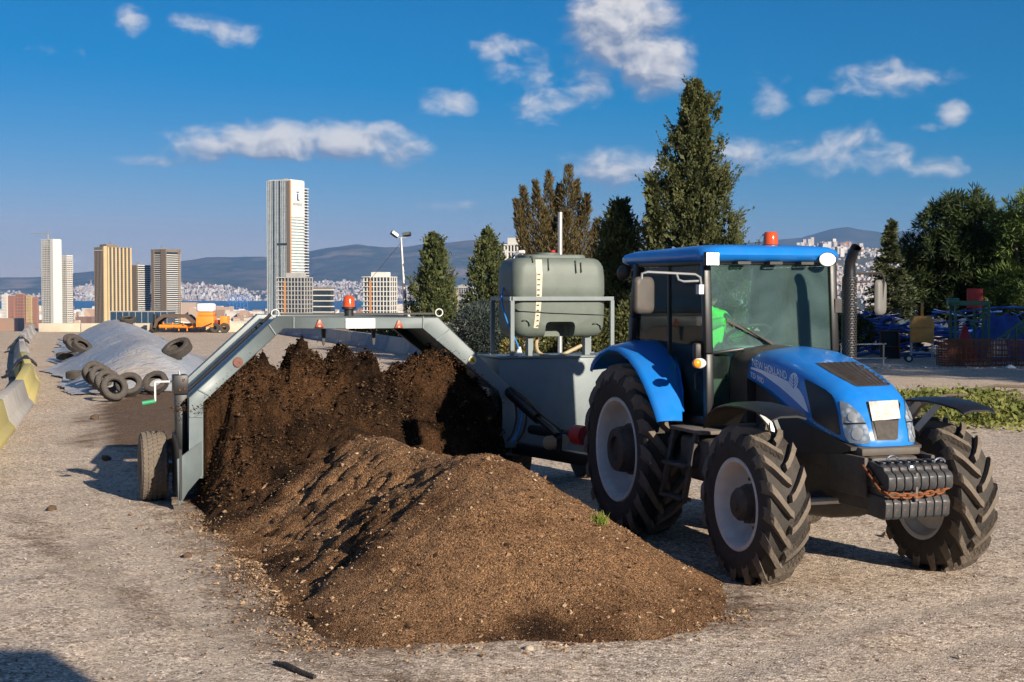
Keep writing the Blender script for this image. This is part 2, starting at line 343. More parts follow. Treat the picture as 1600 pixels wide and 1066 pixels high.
def clip(poly, ax, val, keep_gt):
    out = []
    for i in range(len(poly)):
        a, b = poly[i], poly[(i + 1) % len(poly)]
        ia, ib = (a[ax] > val) == keep_gt, (b[ax] > val) == keep_gt
        if ia: out.append(a)
        if ia != ib:
            t = (val - a[ax]) / (b[ax] - a[ax]); out.append((a[0] + (b[0] - a[0]) * t, a[1] + (b[1] - a[1]) * t))
    return out
def poly_grid(poly, step):                   # a polygon cut into small cells so that it can follow a curved surface
    x0, x1 = min(p[0] for p in poly), max(p[0] for p in poly); y0, y1 = min(p[1] for p in poly), max(p[1] for p in poly)
    vs, fs = [], []
    nx, ny = max(1, int((x1 - x0) / step + .99)), max(1, int((y1 - y0) / step + .99))
    for i in range(nx):
        c = clip(clip(poly, 0, x0 + i * (x1 - x0) / nx, True) if i else poly, 0, x0 + (i + 1) * (x1 - x0) / nx, False) if i < nx - 1 else (clip(poly, 0, x0 + i * (x1 - x0) / nx, True) if i else poly)
        if len(c) < 3: continue
        for j in range(ny):
            d = c
            if j: d = clip(d, 1, y0 + j * (y1 - y0) / ny, True)
            if j < ny - 1 and len(d) > 2: d = clip(d, 1, y0 + (j + 1) * (y1 - y0) / ny, False)
            if len(d) > 2:
                fs.append(tuple(range(len(vs), len(vs) + len(d)))); vs += d
    return vs, fs
def conform(bvh, vs, fs, name, m, parent, off=.004, mirror=False, thick=0):
    """Lay a flat outline (photo pixels) on a surface of the tractor as a thin raised piece."""
    o = w2t((0, 0, HC)); V = []; ok = []
    for u, v in [(p[0], p[1]) for p in vs]:
        r = ray(u, v); r = Vector((TC * r.x + TS * r.y, -TS * r.x + TC * r.y, r.z)).normalized()
        h = bvh.ray_cast(o, r)
        ok.append(h[0] is not None); V.append(h[0] + (h[1] if h[1].dot(r) < 0 else -h[1]) * off if h[0] else Vector((0, 0, 0)))
    F = [f for f in fs if all(ok[i] for i in f)]
    res = []
    for mi in ((1, -1) if mirror else (1,)):
        mb = MB(); mb.V = [(p.x, p.y * mi, p.z) for p in V]; mb.F = [f if mi == 1 else f[::-1] for f in F]
        ob = mb.build(name, m, parent, fix=False, sharp=40)
        bm = bmesh.new(); bm.from_mesh(ob.data); bmesh.ops.remove_doubles(bm, verts=bm.verts, dist=.0015); bm.to_mesh(ob.data); bm.free()
        res.append(ob)
    return res
tractor = tag(empty('tractor', (TX, TY, 0), TTH), 'blue farm tractor with glazed cab and big muddy tyres beside the compost windrow', 'tractor')
def tyre_mesh(Rr, w, rim, n, lug, sweep):
    mb = MB(); Rc = Rr - lug; h = Rc - rim
    prof = [(-w * .40, rim - .01), (-w * .47, rim + h * .22), (-w * .5, rim + h * .5), (-w * .485, rim + h * .78), (-w * .43, rim + h * .95), (-w * .25, Rc - .004), (0, Rc)]
    prof = prof + [(-a, b) for a, b in prof[-2::-1]]
    mb.lathe(prof, n=56)
    for sg in (-1, 1):
        for k in range(n):
            p0 = 2 * math.pi * k / n + (math.pi / n if sg > 0 else 0); rings = []
            for t, rb, rt, hw in ((-.03, Rc - .02, Rr, .8), (.15, Rc - .02, Rr, .85), (.4, Rc - .02, Rr - .002, .95), (.65, Rc - .03, Rr - .006, 1.08), (.86, Rc - .04, Rr - .018, 1.22), (.985, Rc - h * .22, Rr - .05, 1.3), (1.03, Rc - h * .42, Rc - h * .3, 1.15)):
                y = sg * t * w * .5; ph = p0 + sweep * (max(t, 0) ** 1.15); a = hw * lug * .60 / Rr; rings.append([])
                for dr, da in ((rb, -a * 1.5), (rt, -a), (rt, a * .9), (rb, a * 1.5)):
                    rings[-1].append((dr * math.cos(ph + da), y, dr * math.sin(ph + da)))
            mb.loft(rings)
    return mb
def make_wheel(kind, side, loc):
    Rr, w, rim, n, lug, sweep, hubr = (.785, .44, .455, 18, .066, .42, .20) if kind == 'rear' else (.61, .34, .333, 16, .054, .40, .125)
    s = side                                  # -1: outer face towards -y
    wm = MB()
    prof = [(-w * .40, rim - .012), (-w * .43, rim + .022), (-w * .455, rim + .012), (-w * .44, rim - .012), (-w * .36, rim - .035), (-w * .22, rim - .05), (-w * .05, rim - .075), (.02, rim - .11), (.035, rim * .62), (.01, rim * .45), (.01, .02)]
    back = [(.03, .02), (.05, rim * .62), (.05, rim - .06), (w * .3, rim - .035), (w * .44, rim + .02), (w * .40, rim - .012)]
    wm.lathe([(-s * t if False else t * (1 if s < 0 else -1), r) for t, r in prof + back], n=48)
    wh = wm.build('wheel', M['rim'], tractor, loc=loc)
    ty_ = tyre_mesh(Rr, w, rim, n, lug, sweep).build('tyre', M['tyre'], wh, sharp=28); ty_.data.materials.append(M['mud'])
    for p_ in ty_.data.polygons: p_.material_index = 1 if (p_.index >= 56 * 12 and max((v_ := ty_.data.vertices[i].co).x ** 2 + v_.z ** 2 for i in p_.vertices) > (Rr - lug * 1.6) ** 2) else 0
    hb = MB(); d = 1 if s < 0 else -1
    if kind == 'rear': hp = [(.03, .235), (-.06, .235), (-.065, .215), (-.16, .205), (-.20, .19), (-.205, .12), (-.17, .11), (-.17, .0)]
    else: hp = [(.02, .15), (-.05, .15), (-.055, .13), (-.12, .125), (-.145, .10), (-.15, .05), (-.165, .045), (-.165, 0)]
    hb.lathe([(t * d, r) for t, r in hp], n=28)
    hb.build('hub', M['iron'], wh)
    bm_ = None
    for k in range(8):
        a = 2 * math.pi * k / 8 + .2; rr = .275 if kind == 'rear' else .185
        if bm_ is None: bt = MB(); bt.lathe([(-.012 * d, 0), (-.02 * d, .014), (.03 * d, .014)], n=6); bo = bt.build('wheel_bolt', M['iron'], wh); bm_ = bo.data
        else: bo = bpy.data.objects.new('wheel_bolt', bm_); COL.objects.link(bo); bo.parent = wh
        bo.location = (rr * math.cos(a), 0, rr * math.sin(a))
    return wh
WB = 2.32
make_wheel('rear', -1, (0, -.765, .752)); make_wheel('rear', 1, (0, .765, .752))
make_wheel('front', -1, (WB, -.805, .582)); make_wheel('front', 1, (WB, .805, .582))
# chassis: gearbox, engine, axles
mb = MB(); mb.box(-.55, .75, -.26, .26, .5, 1.05); mb.box(.7, 1.5, -.2, .2, .52, 1.1); mb.build('transmission_housing', M['iron'], tractor, bevel=.04)
mb = MB(); mb.box(1.42, 2.62, -.24, .24, .62, 1.32); mb.box(2.5, 2.98, -.2, .2, .66, .98); mb.build('engine_block', M['iron'], tractor, bevel=.03)
mb = MB(); mb.tube([(0, -.76, .75), (0, -.35, .75), (0, -.2, .76), (0, .2, .76), (0, .35, .75), (0, .76, .75)], [.10, .13, .2, .2, .13, .10], 16); mb.build('rear_axle', M['iron'], tractor)
mb = MB(); mb.tube([(WB, -.7, .58), (WB, -.4, .56), (WB, -.15, .56), (WB, .1, .56), (WB, .4, .56), (WB, .7, .58)], [.10, .075, .12, .12, .075, .10], 14)
mb.bar((1.3, 0, .5), (WB, 0, .55), .09, .09); mb.build('front_axle', M['iron'], tractor)
mb = MB(); mb.tube([(WB - .18, -.66, .52), (WB - .2, .66, .52)], .022, 8); mb.tube([(WB + .16, -.62, .60), (WB + .16, -.1, .60)], .028, 8); mb.build('steering_rod', M['steel'], tractor)
mb = MB(); mb.box(2.62, 3.02, -.26, .26, .60, .95); mb.box(2.55, 3.04, -.30, -.26, .7, .99); mb.box(2.55, 3.04, .26, .30, .7, .99); mb.build('front_support', M['iron'], tractor, bevel=.015)
mb = MB(); mb.box(1.55, 2.66, -.285, -.25, .86, 1.32); mb.box(1.55, 2.66, .25, .285, .86, 1.32); mb.build('engine_side_panel', M['black'], tractor, bevel=.01)
# hood
def hood_sections():
    ST = [(1.38, .365, 1.715, 1.47), (1.6, .365, 1.735, 1.42), (1.8, .362, 1.725, 1.36), (2.0, .356, 1.69, 1.275), (2.2, .348, 1.645, 1.20), (2.4, .338, 1.59, 1.155), (2.55, .326, 1.535, 1.125), (2.66, .312, 1.475, 1.10), (2.74, .296, 1.41, 1.08), (2.80, .276, 1.34, 1.065), (2.845, .250, 1.265, 1.055), (2.88, .215, 1.185, 1.05), (2.90, .165, 1.12, 1.048), (2.91, .09, 1.075, 1.047)]
    xs = [s[0] for s in ST]; fx = []
    for i in range(len(ST) - 1):
        for k in range(3): fx.append(xs[i] + (xs[i + 1] - xs[i]) * k / 3)
    fx.append(xs[-1]); rings = []
    for x in fx:
        w, zt, zb = [float(np.interp(x, xs, [s[j] for s in ST])) for j in (1, 2, 3)]
        h = zt - zb; rr = min(.16, h * .7); ring = []
        tumble = .035 * min(1, h / .4)
        for k in range(5): ring.append((x, -w + tumble * (k / 5) ** 2 * .6, zb + (h - rr) * k / 5))
        for k in range(9):
            a = math.pi / 2 * k / 8; ring.append((x, -w + tumble * .6 + rr * 1.15 * (1 - math.cos(a)), zt - rr + rr * math.sin(a) * .86))
        yk = abs(ring[-1][1])
        mid = [(x, -yk + yk * k / 3, zt - rr * .14 + rr * .14 * math.sin(math.pi / 2 * k / 3)) for k in range(1, 4)]
        ring += mid; ring += [(p[0], -p[1], p[2]) for p in ring[-2::-1]]
        rings.append(ring)
    return rings
rings = hood_sections(); hm = MB(); hm.loft(rings, closed=False)
n = len(rings[0]); last = (len(rings) - 1) * n
hm.F.append(tuple(last + k for k in range(n)))
hood = hm.build('hood', M['blue'], tractor, sharp=50)
hbm = bmesh.new(); hbm.from_mesh(hood.data); bmesh.ops.recalc_face_normals(hbm, faces=hbm.faces); HBVH = BVHTree.FromBMesh(hbm); hbm.free()
so_ = hood.modifiers.new('thickness', 'SOLIDIFY'); so_.thickness = .012; so_.offset = -1
def px(poly, step=5): return poly_grid(poly, step)
HL = [(1312.5, 627), (1318, 628), (1324, 631), (1331, 635.5), (1337, 641), (1343, 647), (1349, 655), (1353, 663), (1356.5, 672), (1359, 683), (1360, 692.5), (1346, 694), (1328, 692), (1322, 684), (1318, 669), (1314.5, 647)]
lens = conform(HBVH, *px(HL, 4), 'headlight', M['lens'], hood, .006, mirror=True)
for sgn, ob in zip((1, -1), lens):
    tagd = []
    for c, r in (((1332, 652), 7.5), ((1340, 678), 10)):
        pv = [(c[0] + r * .9 * math.cos(a * math.pi / 8), c[1] + r * math.sin(a * math.pi / 8)) for a in range(16)]
        for o_ in conform(HBVH, *px(pv, 4), 'headlight_reflector', M['steel'], hood, .010, mirror=True): pass
    break
fr = [(HL[i][0], HL[i][1]) for i in range(len(HL))]
conform(HBVH, *px([(1319, 661), (1352, 661.5), (1353, 663.5), (1319.5, 663)], 5), 'headlight_divider', M['blackclean'], hood, .012, mirror=True)
conform(HBVH, *px([(1257, 593), (1262, 594), (1290, 609), (1300, 617), (1304, 624), (1309, 645), (1314, 679), (1310, 680), (1274, 658), (1270, 654)], 6), 'side_vent', M['blackclean'], hood, .004, mirror=True)
conform(HBVH, *px([(1274, 568), (1310, 566.5), (1357, 565.5), (1362, 570), (1390, 590), (1396, 598), (1394, 602), (1375, 603.5), (1340, 604.5), (1333, 602), (1300, 584)], 6), 'top_grille', M['grille'], hood, .004)
for i in range(1, 9):
    f = i / 9; a = (1276 + 80 * f, 567.6 - 2.5 * f); b = (1339 + 55 * f, 603.5 - 2 * f)
    conform(HBVH, *px([a, (a[0] + 1.6, a[1]), (b[0] + 1.6, b[1]), b], 6), 'grille_rib', M['black'], hood, .010)
conform(HBVH, *px([(1353, 628.5), (1362, 627), (1403, 626.5), (1406.5, 632), (1404, 650), (1402.5, 686), (1399, 688), (1369, 688.5), (1366.5, 686), (1360, 655)], 5), 'front_grille_surround', M['blackclean'], hood, .004)
conform(HBVH, *px([(1364.5, 659), (1403, 657.5), (1401.5, 685), (1398, 686.5), (1371, 687)], 5), 'front_grille', M['grille'], hood, .010)
pl_ = conform(HBVH, *px([(1356, 629.5), (1401, 627), (1405, 655), (1362, 659)], 6), 'number_plate', M['plate'], hood, .016)
conform(HBVH, *px([(1173.5, 573.5), (1185, 576), (1200, 582.5), (1215, 588), (1231, 596), (1243, 603), (1250, 610), (1256, 620), (1264, 645), (1258, 641), (1245, 628), (1232, 616), (1218, 604), (1203, 593), (1190, 583.5), (1173.5, 576.5)], 5), 'side_stripe', M['decal'], hood, .003, mirror=True)
def hood_text(s, p0, p1, hgt, name, m, bold=0., shear=0., up=(-.10, -1)):
    vs, fs = text_mesh(s, 1.0, bold, shear)
    x0, x1 = min(v[0] for v in vs), max(v[0] for v in vs); y1 = max(v[1] for v in vs); P = []
    for v in vs:
        f = (v[0] - x0) / (x1 - x0); g = v[1] / y1 * hgt * (1 + .12 * f)
        P.append((p0[0] + (p1[0] - p0[0]) * f + up[0] * g, p0[1] + (p1[1] - p0[1]) * f + up[1] * g))
    return conform(HBVH, P, fs, name, m, hood, .004)
hood_text('NEW HOLLAND', (1176.5, 571.5), (1230.5, 593.2), 11.2, 'lettering', M['decal'], .012)
hood_text('TD 90D', (1173.8, 588.5), (1194.5, 600.5), 8.2, 'lettering', M['decal'], .01, .2)
hood_text('4 wheel drive', (1272.5, 662.5), (1299, 679.5), 4.0, 'lettering', M['decal2'], .0, .15)
ov = [(1241 + 7.2 * math.cos(a * math.pi / 10), 595.5 + 12.6 * math.sin(a * math.pi / 10)) for a in range(20)]
conform(HBVH, *px(ov, 5), 'leaf_emblem', M['decal'], hood, .005)
for dx, y0, y1 in ((0, 586, 607), ):
    conform(HBVH, *px([(1240.4, 586), (1241.6, 586), (1241.4, 607.5), (1240.6, 607.5)], 5), 'emblem_vein', M['blue'], hood, .008)
for k in range(3):
    for sg in (-1, 1):
        y = 592 + k * 5
        conform(HBVH, *px([(1241, y + 3.4), (1241, y + 4.6), (1241 + sg * 6.2, y - 3.2), (1241 + sg * 6.2, y - 4.4)][::sg], 5), 'emblem_vein', M['blue'], hood, .008)
# cowl between hood and windscreen
mb = MB(); R0 = [(1.39, y, z) for (_, y, z) in rings[0]]; R1 = [(1.17, y * 1.12, z + .02) for (_, y, z) in rings[0]]
def closed_ring(r, x, zb): return [(x, r[0][1], zb)] + [(x, p[1], p[2]) for p in r] + [(x, r[-1][1], zb)]
mb.loft([closed_ring(R1, 1.13, 1.1), closed_ring(R1, 1.19, 1.1), closed_ring(R0, 1.378, 1.1)]); mb.build('cowl', M['black'], tractor, sharp=40)
mb = MB(); mb.prism([(1.4, 1.44), (1.42, 1.0), (1.6, .95), (2.0, .92), (2.7, .98), (2.86, 1.02), (2.86, 1.045), (2.79, 1.062), (2.4, 1.14), (2.2, 1.185), (2.0, 1.26), (1.8, 1.345), (1.6, 1.405)], 'y', -.30, .30); mb.build('engine_bay', M['black'], tractor)
mb = MB(); mb.prism([(2.6, .96), (2.93, .98), (2.93, 1.04), (2.6, 1.09)], 'y', -.25, .25); mb.build('front_valance', mat('dusty_valance', (.10, .085, .07), .7), tractor, bevel=.02)
# cab
HW = .60
cab = MB()
A = {s: [(1.075, s * HW, 2.44), (1.13, s * HW, 1.66), (1.15, s * HW, 1.10)] for s in (-1, 1)}
Cc = {s: [(-.27, s * (HW + .02), 2.44), (-.36, s * (HW + .02), 1.95), (-.42, s * (HW + .02), 1.55), (-.44, s * HW, 1.2)] for s in (-1, 1)}
for s in (-1, 1):
    for P_, w_, d_ in ((A[s], .075, .07), (Cc[s], .09, .08)):
        for a, b in zip(P_, P_[1:]): cab.bar(a, b, w_, d_, up=(0, 1, 0))
    cab.bar(A[s][0], Cc[s][0], .06, .07); cab.bar((1.15, s * HW, 1.10), (.62, s * HW, 1.08), .06, .08)
    cab.bar((1.13, s * HW, 1.66), (1.20, s * .30, 1.70), .03, .03)
cab.bar(A[-1][0], A[1][0], .07, .06); cab.bar(Cc[-1][0], Cc[1][0], .07, .06); cab.bar(Cc[-1][3], Cc[1][3], .07, .06); cab.bar((-.42, -HW, 1.55), (-.42, HW, 1.55), .05, .05)
cab = cab.build('cab', M['blackclean'], tractor, bevel=.012)
mb = MB(); mb.box(-.40, 1.14, -.56, .56, 1.02, 1.08); mb.box(1.06, 1.14, -.56, .56, 1.05, 1.45); mb.build('cab_floor', M['black'], cab, bevel=.01)
def pane(name, pts, m, th=.006):
    n_ = (Vector(pts[1]) - Vector(pts[0])).cross(Vector(pts[2]) - Vector(pts[0])).normalized() * th
    k = len(pts); g = MB(); g.add([Vector(p) for p in pts] + [Vector(p) + n_ for p in pts], [tuple(range(k))[::-1], tuple(range(k, 2 * k))] + [(i, (i + 1) % k, k + (i + 1) % k, k + i) for i in range(k)])
    return g.build(name, m, cab, smooth=False)
pane('windscreen', [(1.085, -.565, 2.42), (1.085, .565, 2.42), (1.145, .565, 1.67), (1.145, -.565, 1.67)], M['wind'])
for s in (-1, 1):
    pane('lower_front_window', [(1.15, s * .565, 1.64), (1.15, s * .40, 1.64), (1.16, s * .40, 1.30), (1.16, s * .48, 1.14), (1.16, s * .565, 1.13)], M['glass'])
    pane('door_window', [(1.05, s * .605, 2.40), (1.11, s * .605, 1.66), (1.12, s * .605, 1.13), (.66, s * .605, 1.11), (.42, s * .605, 1.30), (.10, s * .605, 1.52), (-.34, s * .615, 1.72), (-.33, s * .615, 1.95), (-.24, s * .615, 2.40)], M['glass'])
    g = MB(); dp = [(.66, s * .607, 1.11), (.42, s * .607, 1.30), (.10, s * .607, 1.52), (-.34, s * .617, 1.72)]
    for a, b in zip(dp, dp[1:]): g.bar(a, b, .05, .06, up=(0, 1, 0))
    g.bar((.38, s * .61, 2.40), (.40, s * .61, 1.35), .03, .03); g.build('door_frame', M['black'], cab)
    g = MB(); g.tube([(1.00, s * .63, 1.50), (1.02, s * .66, 1.48), (1.03, s * .66, 1.36), (1.01, s * .63, 1.34)], .012, 8); g.build('door_handle', M['black'], cab)
pane('rear_window', [(-.27, -.56, 2.40), (-.27, .56, 2.40), (-.42, .56, 1.57), (-.42, -.56, 1.57)], M['glass'])
# roof: a cushion-shaped lid with rounded corners
def rrect(x0, x1, y, r, n=5):
    pts = []
    for cx, cy, a0 in ((x1 - r, y - r, 0), (x0 + r, y - r, 90), (x0 + r, -y + r, 180), (x1 - r, -y + r, 270)):
        pts += [(cx + r * math.cos(R(a0 + 90 * k / n)), cy + r * math.sin(R(a0 + 90 * k / n))) for k in range(n + 1)]
    return pts
rg = []
for x0, x1, y, r, z in ((-.50, 1.08, .57, .12, 2.43), (-.60, 1.13, .635, .14, 2.432), (-.66, 1.18, .665, .15, 2.455), (-.67, 1.20, .67, .15, 2.49), (-.64, 1.18, .655, .16, 2.525), (-.50, 1.13, .61, .18, 2.552), (-.2, 1.02, .5, .2, 2.566), (.2, .7, .25, .2, 2.57)):
    rg.append([(p[0], p[1], z + (.012 if p[0] > .6 and z > 2.5 else 0)) for p in rrect(x0, x1, y, r)])
mb = MB(); mb.loft(rg); roof = mb.build('roof', M['blue'], cab, sharp=45)
for y in (-.3, 0, .3): mb = MB(); mb.box(1.10, 1.20, y - .06, y + .06, 2.41, 2.434); mb.build('roof_vent', M['black'], cab)
bx_, by_ = .86, .13
mb = MB(); mb.lathe([(2.56, .075), (2.585, .075), (2.59, .065), (2.59, 0)], 'z', (bx_, by_, 0), 24); mb.build('beacon_base', M['black'], cab)
mb = MB(); mb.lathe([(2.588, .066), (2.63, .064), (2.685, .058), (2.698, .048), (2.702, 0)], 'z', (bx_, by_, 0), 24); mb.build('beacon', M['redlens'], cab)
def lamp(name, c, w, h, m, oval):
    mb = MB()
    if oval: mb.lathe([(0, w), (.03, w * .95), (.06, w * .6), (.06, 0)], 'x', (0, 0, 0), 24)
    else: mb.box(0, .05, -w, w, -h, h)
    if oval: mb.V = [(v[0], v[1], v[2] * h / w) for v in mb.V]
    mb.V = [(c[0] - v[0], c[1] + v[1], c[2] + v[2]) for v in mb.V]; b = mb.build(name, M['blackclean'], cab, bevel=0 if oval else .008)
    mb = MB()
    if oval: mb.lathe([(0, 0), (.001, w * .5), (-.006, w * .86), (-.02, w * .92)], 'x', (0, 0, 0), 24); mb.V = [(c[0] + .012 + v[0], c[1] + v[1], c[2] + v[2] * h / w) for v in mb.V]
    else: mb.box(c[0] + .001, c[0] + .012, c[1] - w * .88, c[1] + w * .88, c[2] - h * .86, c[2] + h * .86)
    mb.build('lamp_glass', m, b)
    if not oval:
        g = MB()
        for i in range(1, 5): g.box(c[0] + .0125, c[0] + .015, c[1] - w * .88 + w * .352 * i - .002, c[1] - w * .88 + w * .352 * i + .002, c[2] - h * .86, c[2] + h * .86)
        for i in range(1, 4): g.box(c[0] + .0155, c[0] + .017, c[1] - w * .88, c[1] + w * .88, c[2] - h * .86 + h * .43 * i - .002, c[2] - h * .86 + h * .43 * i + .002)
        g.build('lamp_grid', M['steel'], b)
lamp('work_light', (1.215, -.605, 2.452), .062, .058, M['lamp'], False)
lamp('work_light', (1.215, .485, 2.455), .085, .062, M['lampwarm'], True)
# rear work lights under the roof
mb = MB(); mb.ball((-.52, -.66, 2.36), .085, 8, (1, .8, .9)); mb.bar((-.5, -.6, 2.40), (-.4, -.6, 2.43), .05); mb.build('rear_lamp', M['black'], cab)
mb = MB(); mb.ball((-.52, .66, 2.36), .085, 8, (1, .8, .9)); mb.bar((-.5, .6, 2.40), (-.4, .6, 2.43), .05); mb.build('rear_lamp', M['black'], cab)
# mirrors
for s in (-1, 1):
    a = MB(); mx_ = 1.02
    if s < 0:
        a.tube([(1.09, s * .64, 2.20), (1.10, s * .66, 2.30), (1.09, s * .70, 2.325), (1.02, s * 1.10, 2.345), (1.0, s * 1.145, 2.33), (.99, s * 1.15, 2.25), (.985, s * 1.13, 2.09)], .011, 8)
        a.tube([(1.06, s * .86, 2.335), (1.06, s * .84, 2.28), (1.08, s * .80, 2.265), (1.09, s * .67, 2.27)], .010, 8); a.box(1.06, 1.12, s * .68, s * .60, 2.16, 2.24)
        c = Vector((.965, s * 1.115, 2.15))
    else:
        a.tube([(1.12, .63, 2.05), (1.13, .68, 2.08), (1.13, .69, 2.30), (1.13, .73, 2.335), (1.10, 1.08, 2.345), (1.08, 1.13, 2.30), (1.06, 1.12, 2.10)], .011, 8)
        a.tube([(1.13, .69, 2.26), (1.13, .95, 2.27), (1.12, .98, 2.30), (1.12, .98, 2.335)], .010, 8); a.box(1.09, 1.15, .60, .68, 2.0, 2.12)
        c = Vector((1.03, 1.12, 2.13))
    a.build('mirror_arm', M['steel'] if s < 0 else M['black'], cab)
    g = MB(); ring = []
    for th_, sc_ in ((-.035, .72), (-.03, .9), (-.012, 1.0), (.012, 1.0)):
        pts = rrect(-.155, .155, .10, .05); ring.append([(c.x + th_ * -1.0 + .0, c.y + p[1] * sc_, c.z + p[0] * sc_) for p in pts])
    g.loft(ring); yaw = Matrix.Translation(c) @ Matrix.Rotation(R(14 * -s if s < 0 else 38), 4, 'Z') @ Matrix.Translation(-c)
    g.V = [tuple(yaw @ Vector(v)) for v in g.V]; g.build('mirror', mat('mirror_housing' + str(s), (.06, .055, .05) if s < 0 else (.16, .16, .155), .55, dust=.2), cab, sharp=50)
# wiper, indicator, seat, wheel, dashboard
mb = MB(); mb.tube([(1.20, .02, 1.70), (1.165, -.10, 1.78), (1.15, -.33, 1.91)], [.012, .009, .006], 6); mb.bar((1.158, .0, 1.735), (1.145, -.44, 1.945), .012, .022); mb.build('wiper', M['black'], cab)
mb = MB(); mb.ball((1.17, -.70, 1.585), .055, 8, (.7, 1.15, .8)); ib = mb.build('indicator_housing', M['white'], cab)
mb = MB(); mb.ball((1.195, -.73, 1.585), .045, 8, (.62, .9, .85)); mb.build('indicator', M['amber'], ib)
mb = MB(); mb.bar((1.13, -.60, 1.585), (1.17, -.68, 1.585), .03); mb.build('indicator_bracket', M['black'], cab)
mb = MB(); mb.box(1.02, 1.10, -.70, -.62, 1.60, 1.75); mb.build('side_lamp_box', M['black'], cab, bevel=.025)
mb = MB(); mb.box(-.10, .42, -.25, .25, 1.38, 1.50); mb.box(-.20, -.04, -.25, .25, 1.45, 2.02); mb.box(.0, .35, -.14, .14, 1.08, 1.40); mb.build('seat', M['seat'], cab, bevel=.05, seg=3)
mb = MB(); mb.box(.86, 1.10, -.30, .30, 1.40, 1.72); mb.box(.82, 1.0, -.1, .1, 1.08, 1.5); mb.build('dashboard', M['cabin'], cab, bevel=.05, seg=3)
mb = MB()
cwh = Vector((.70, 0, 1.80)); tl = Matrix.Translation(cwh) @ Matrix.Rotation(R(-28), 4, 'Y')
pts = [tl @ Vector((.20 * math.cos(a * math.pi / 12), .20 * math.sin(a * math.pi / 12), 0)) for a in range(25)]; mb.tube(pts, .016, 8, False)
for a in (0, 2.1, 4.2): mb.bar(cwh, tl @ Vector((.2 * math.cos(a), .2 * math.sin(a), 0)), .02, .012)
mb.tube([cwh, (.86, 0, 1.58)], .025, 8); mb.build('steering_wheel', M['black'], cab)
for s in (-1, 1):
    mb = MB(); mb.prism([(-.38, 1.08), (.55, 1.08), (.38, 1.36), (.1, 1.56), (-.36, 1.58)], 'y', s * .50, s * .56); mb.build('side_console', M['cabin'], cab)
mb = MB()
for i in range(4): mb.tube([(.45 + i * .05, -.42, 1.5), (.48 + i * .055, -.40 - .02 * i, 1.78 + .02 * (i % 2))], .008, 6); mb.ball((.48 + i * .055, -.40 - .02 * i, 1.79 + .02 * (i % 2)), .02, 5)
mb.build('control_levers', M['black'], cab)
mb = MB(); mb.bar((.1, .62, 2.3), (.28, .62, 1.72), .05, .09); mb.build('rear_pillar_trim', M['black'], cab)
# rear fenders
def fender(s):
    rings = []
    K = [(-40, .93), (-37, .95), (-30, .955), (-22, .95), (-8, .945), (6, .935), (20, .93), (34, .935), (46, .95), (56, .975), (64, 1.01), (71, 1.045)]
    for a, rr in K:                                    # angle from vertical, positive forward
        c, sn = math.cos(R(a)), math.sin(R(a)); f = max(0, (a - 10) / 61); yi = .57 + .19 * f ** 1.5; ri = rr + .055 * (1 - f)
        o = []
        for y, r_ in ((.965, rr - .055), (.985, rr - .035), (.975, rr - .008), (.945, rr + .006), ((.945 + yi) / 2, (rr + ri) / 2 + .014), (yi + .02, ri), (yi, ri - .012), (yi + .005, ri - .05), ((.945 + yi) / 2, rr - .012), (.95, rr - .03)):
            o.append((r_ * sn, s * y, .752 + r_ * c))
        rings.append(o)
    mb = MB(); mb.loft(rings); f_ = mb.build('rear_fender', M['blue'], tractor, sharp=45)
    g = MB(); rr_ = []
    for a in range(-36, 72, 6):
        c, sn = math.cos(R(a)), math.sin(R(a)); f = max(0, (a - 10) / 61); yi = .57 + .19 * f ** 1.5; ri = [k[1] for k in K][min(range(len(K)), key=lambda i: abs(K[i][0] - a))] + .05 * (1 - f)
        rr_.append([(ri * sn, s * yi, .752 + ri * c), (ri * sn * .55, s * (yi - .01), max(.72, .752 + ri * c * .55)), (ri * sn * .55, s * (yi - .03), max(.72, .752 + ri * c * .55)), (ri * sn, s * (yi - .02), .752 + ri * c)])
    g.loft(rr_); g.build('fender_side', M['blue'], f_)
fender(-1); fender(1)
# steps
for s in (-1, 1):
    mb = MB()
    for x0, x1 in ((.92, .80), (1.34, 1.24)): mb.bar((x0, s * .80, 1.04), (x1, s * .87, .44), .035, .06, up=(1, 0, 0))
    for z, f in ((.74, .5), (.46, .97)): mb.box(.92 - .12 * f, 1.34 - .10 * f, min(s * .80, s * .90), max(s * .80, s * .90), z - .015, z + .015)
    mb.build('step_ladder', M['iron'], tractor, bevel=.006)
    mb = MB(); mb.box(.95, 1.55, min(s * .30, s * .78), max(s * .30, s * .78), .62, .98); mb.build('fuel_tank', M['iron'], tractor, bevel=.05, seg=3)
    mb = MB(); mb.box(.90, 1.50, min(s * .58, s * .84), max(s * .58, s * .84), 1.02, 1.05); mb.build('footplate', mat('dusty_plate', (.12, .10, .085), .8, dust=.4), tractor, bevel=.006)
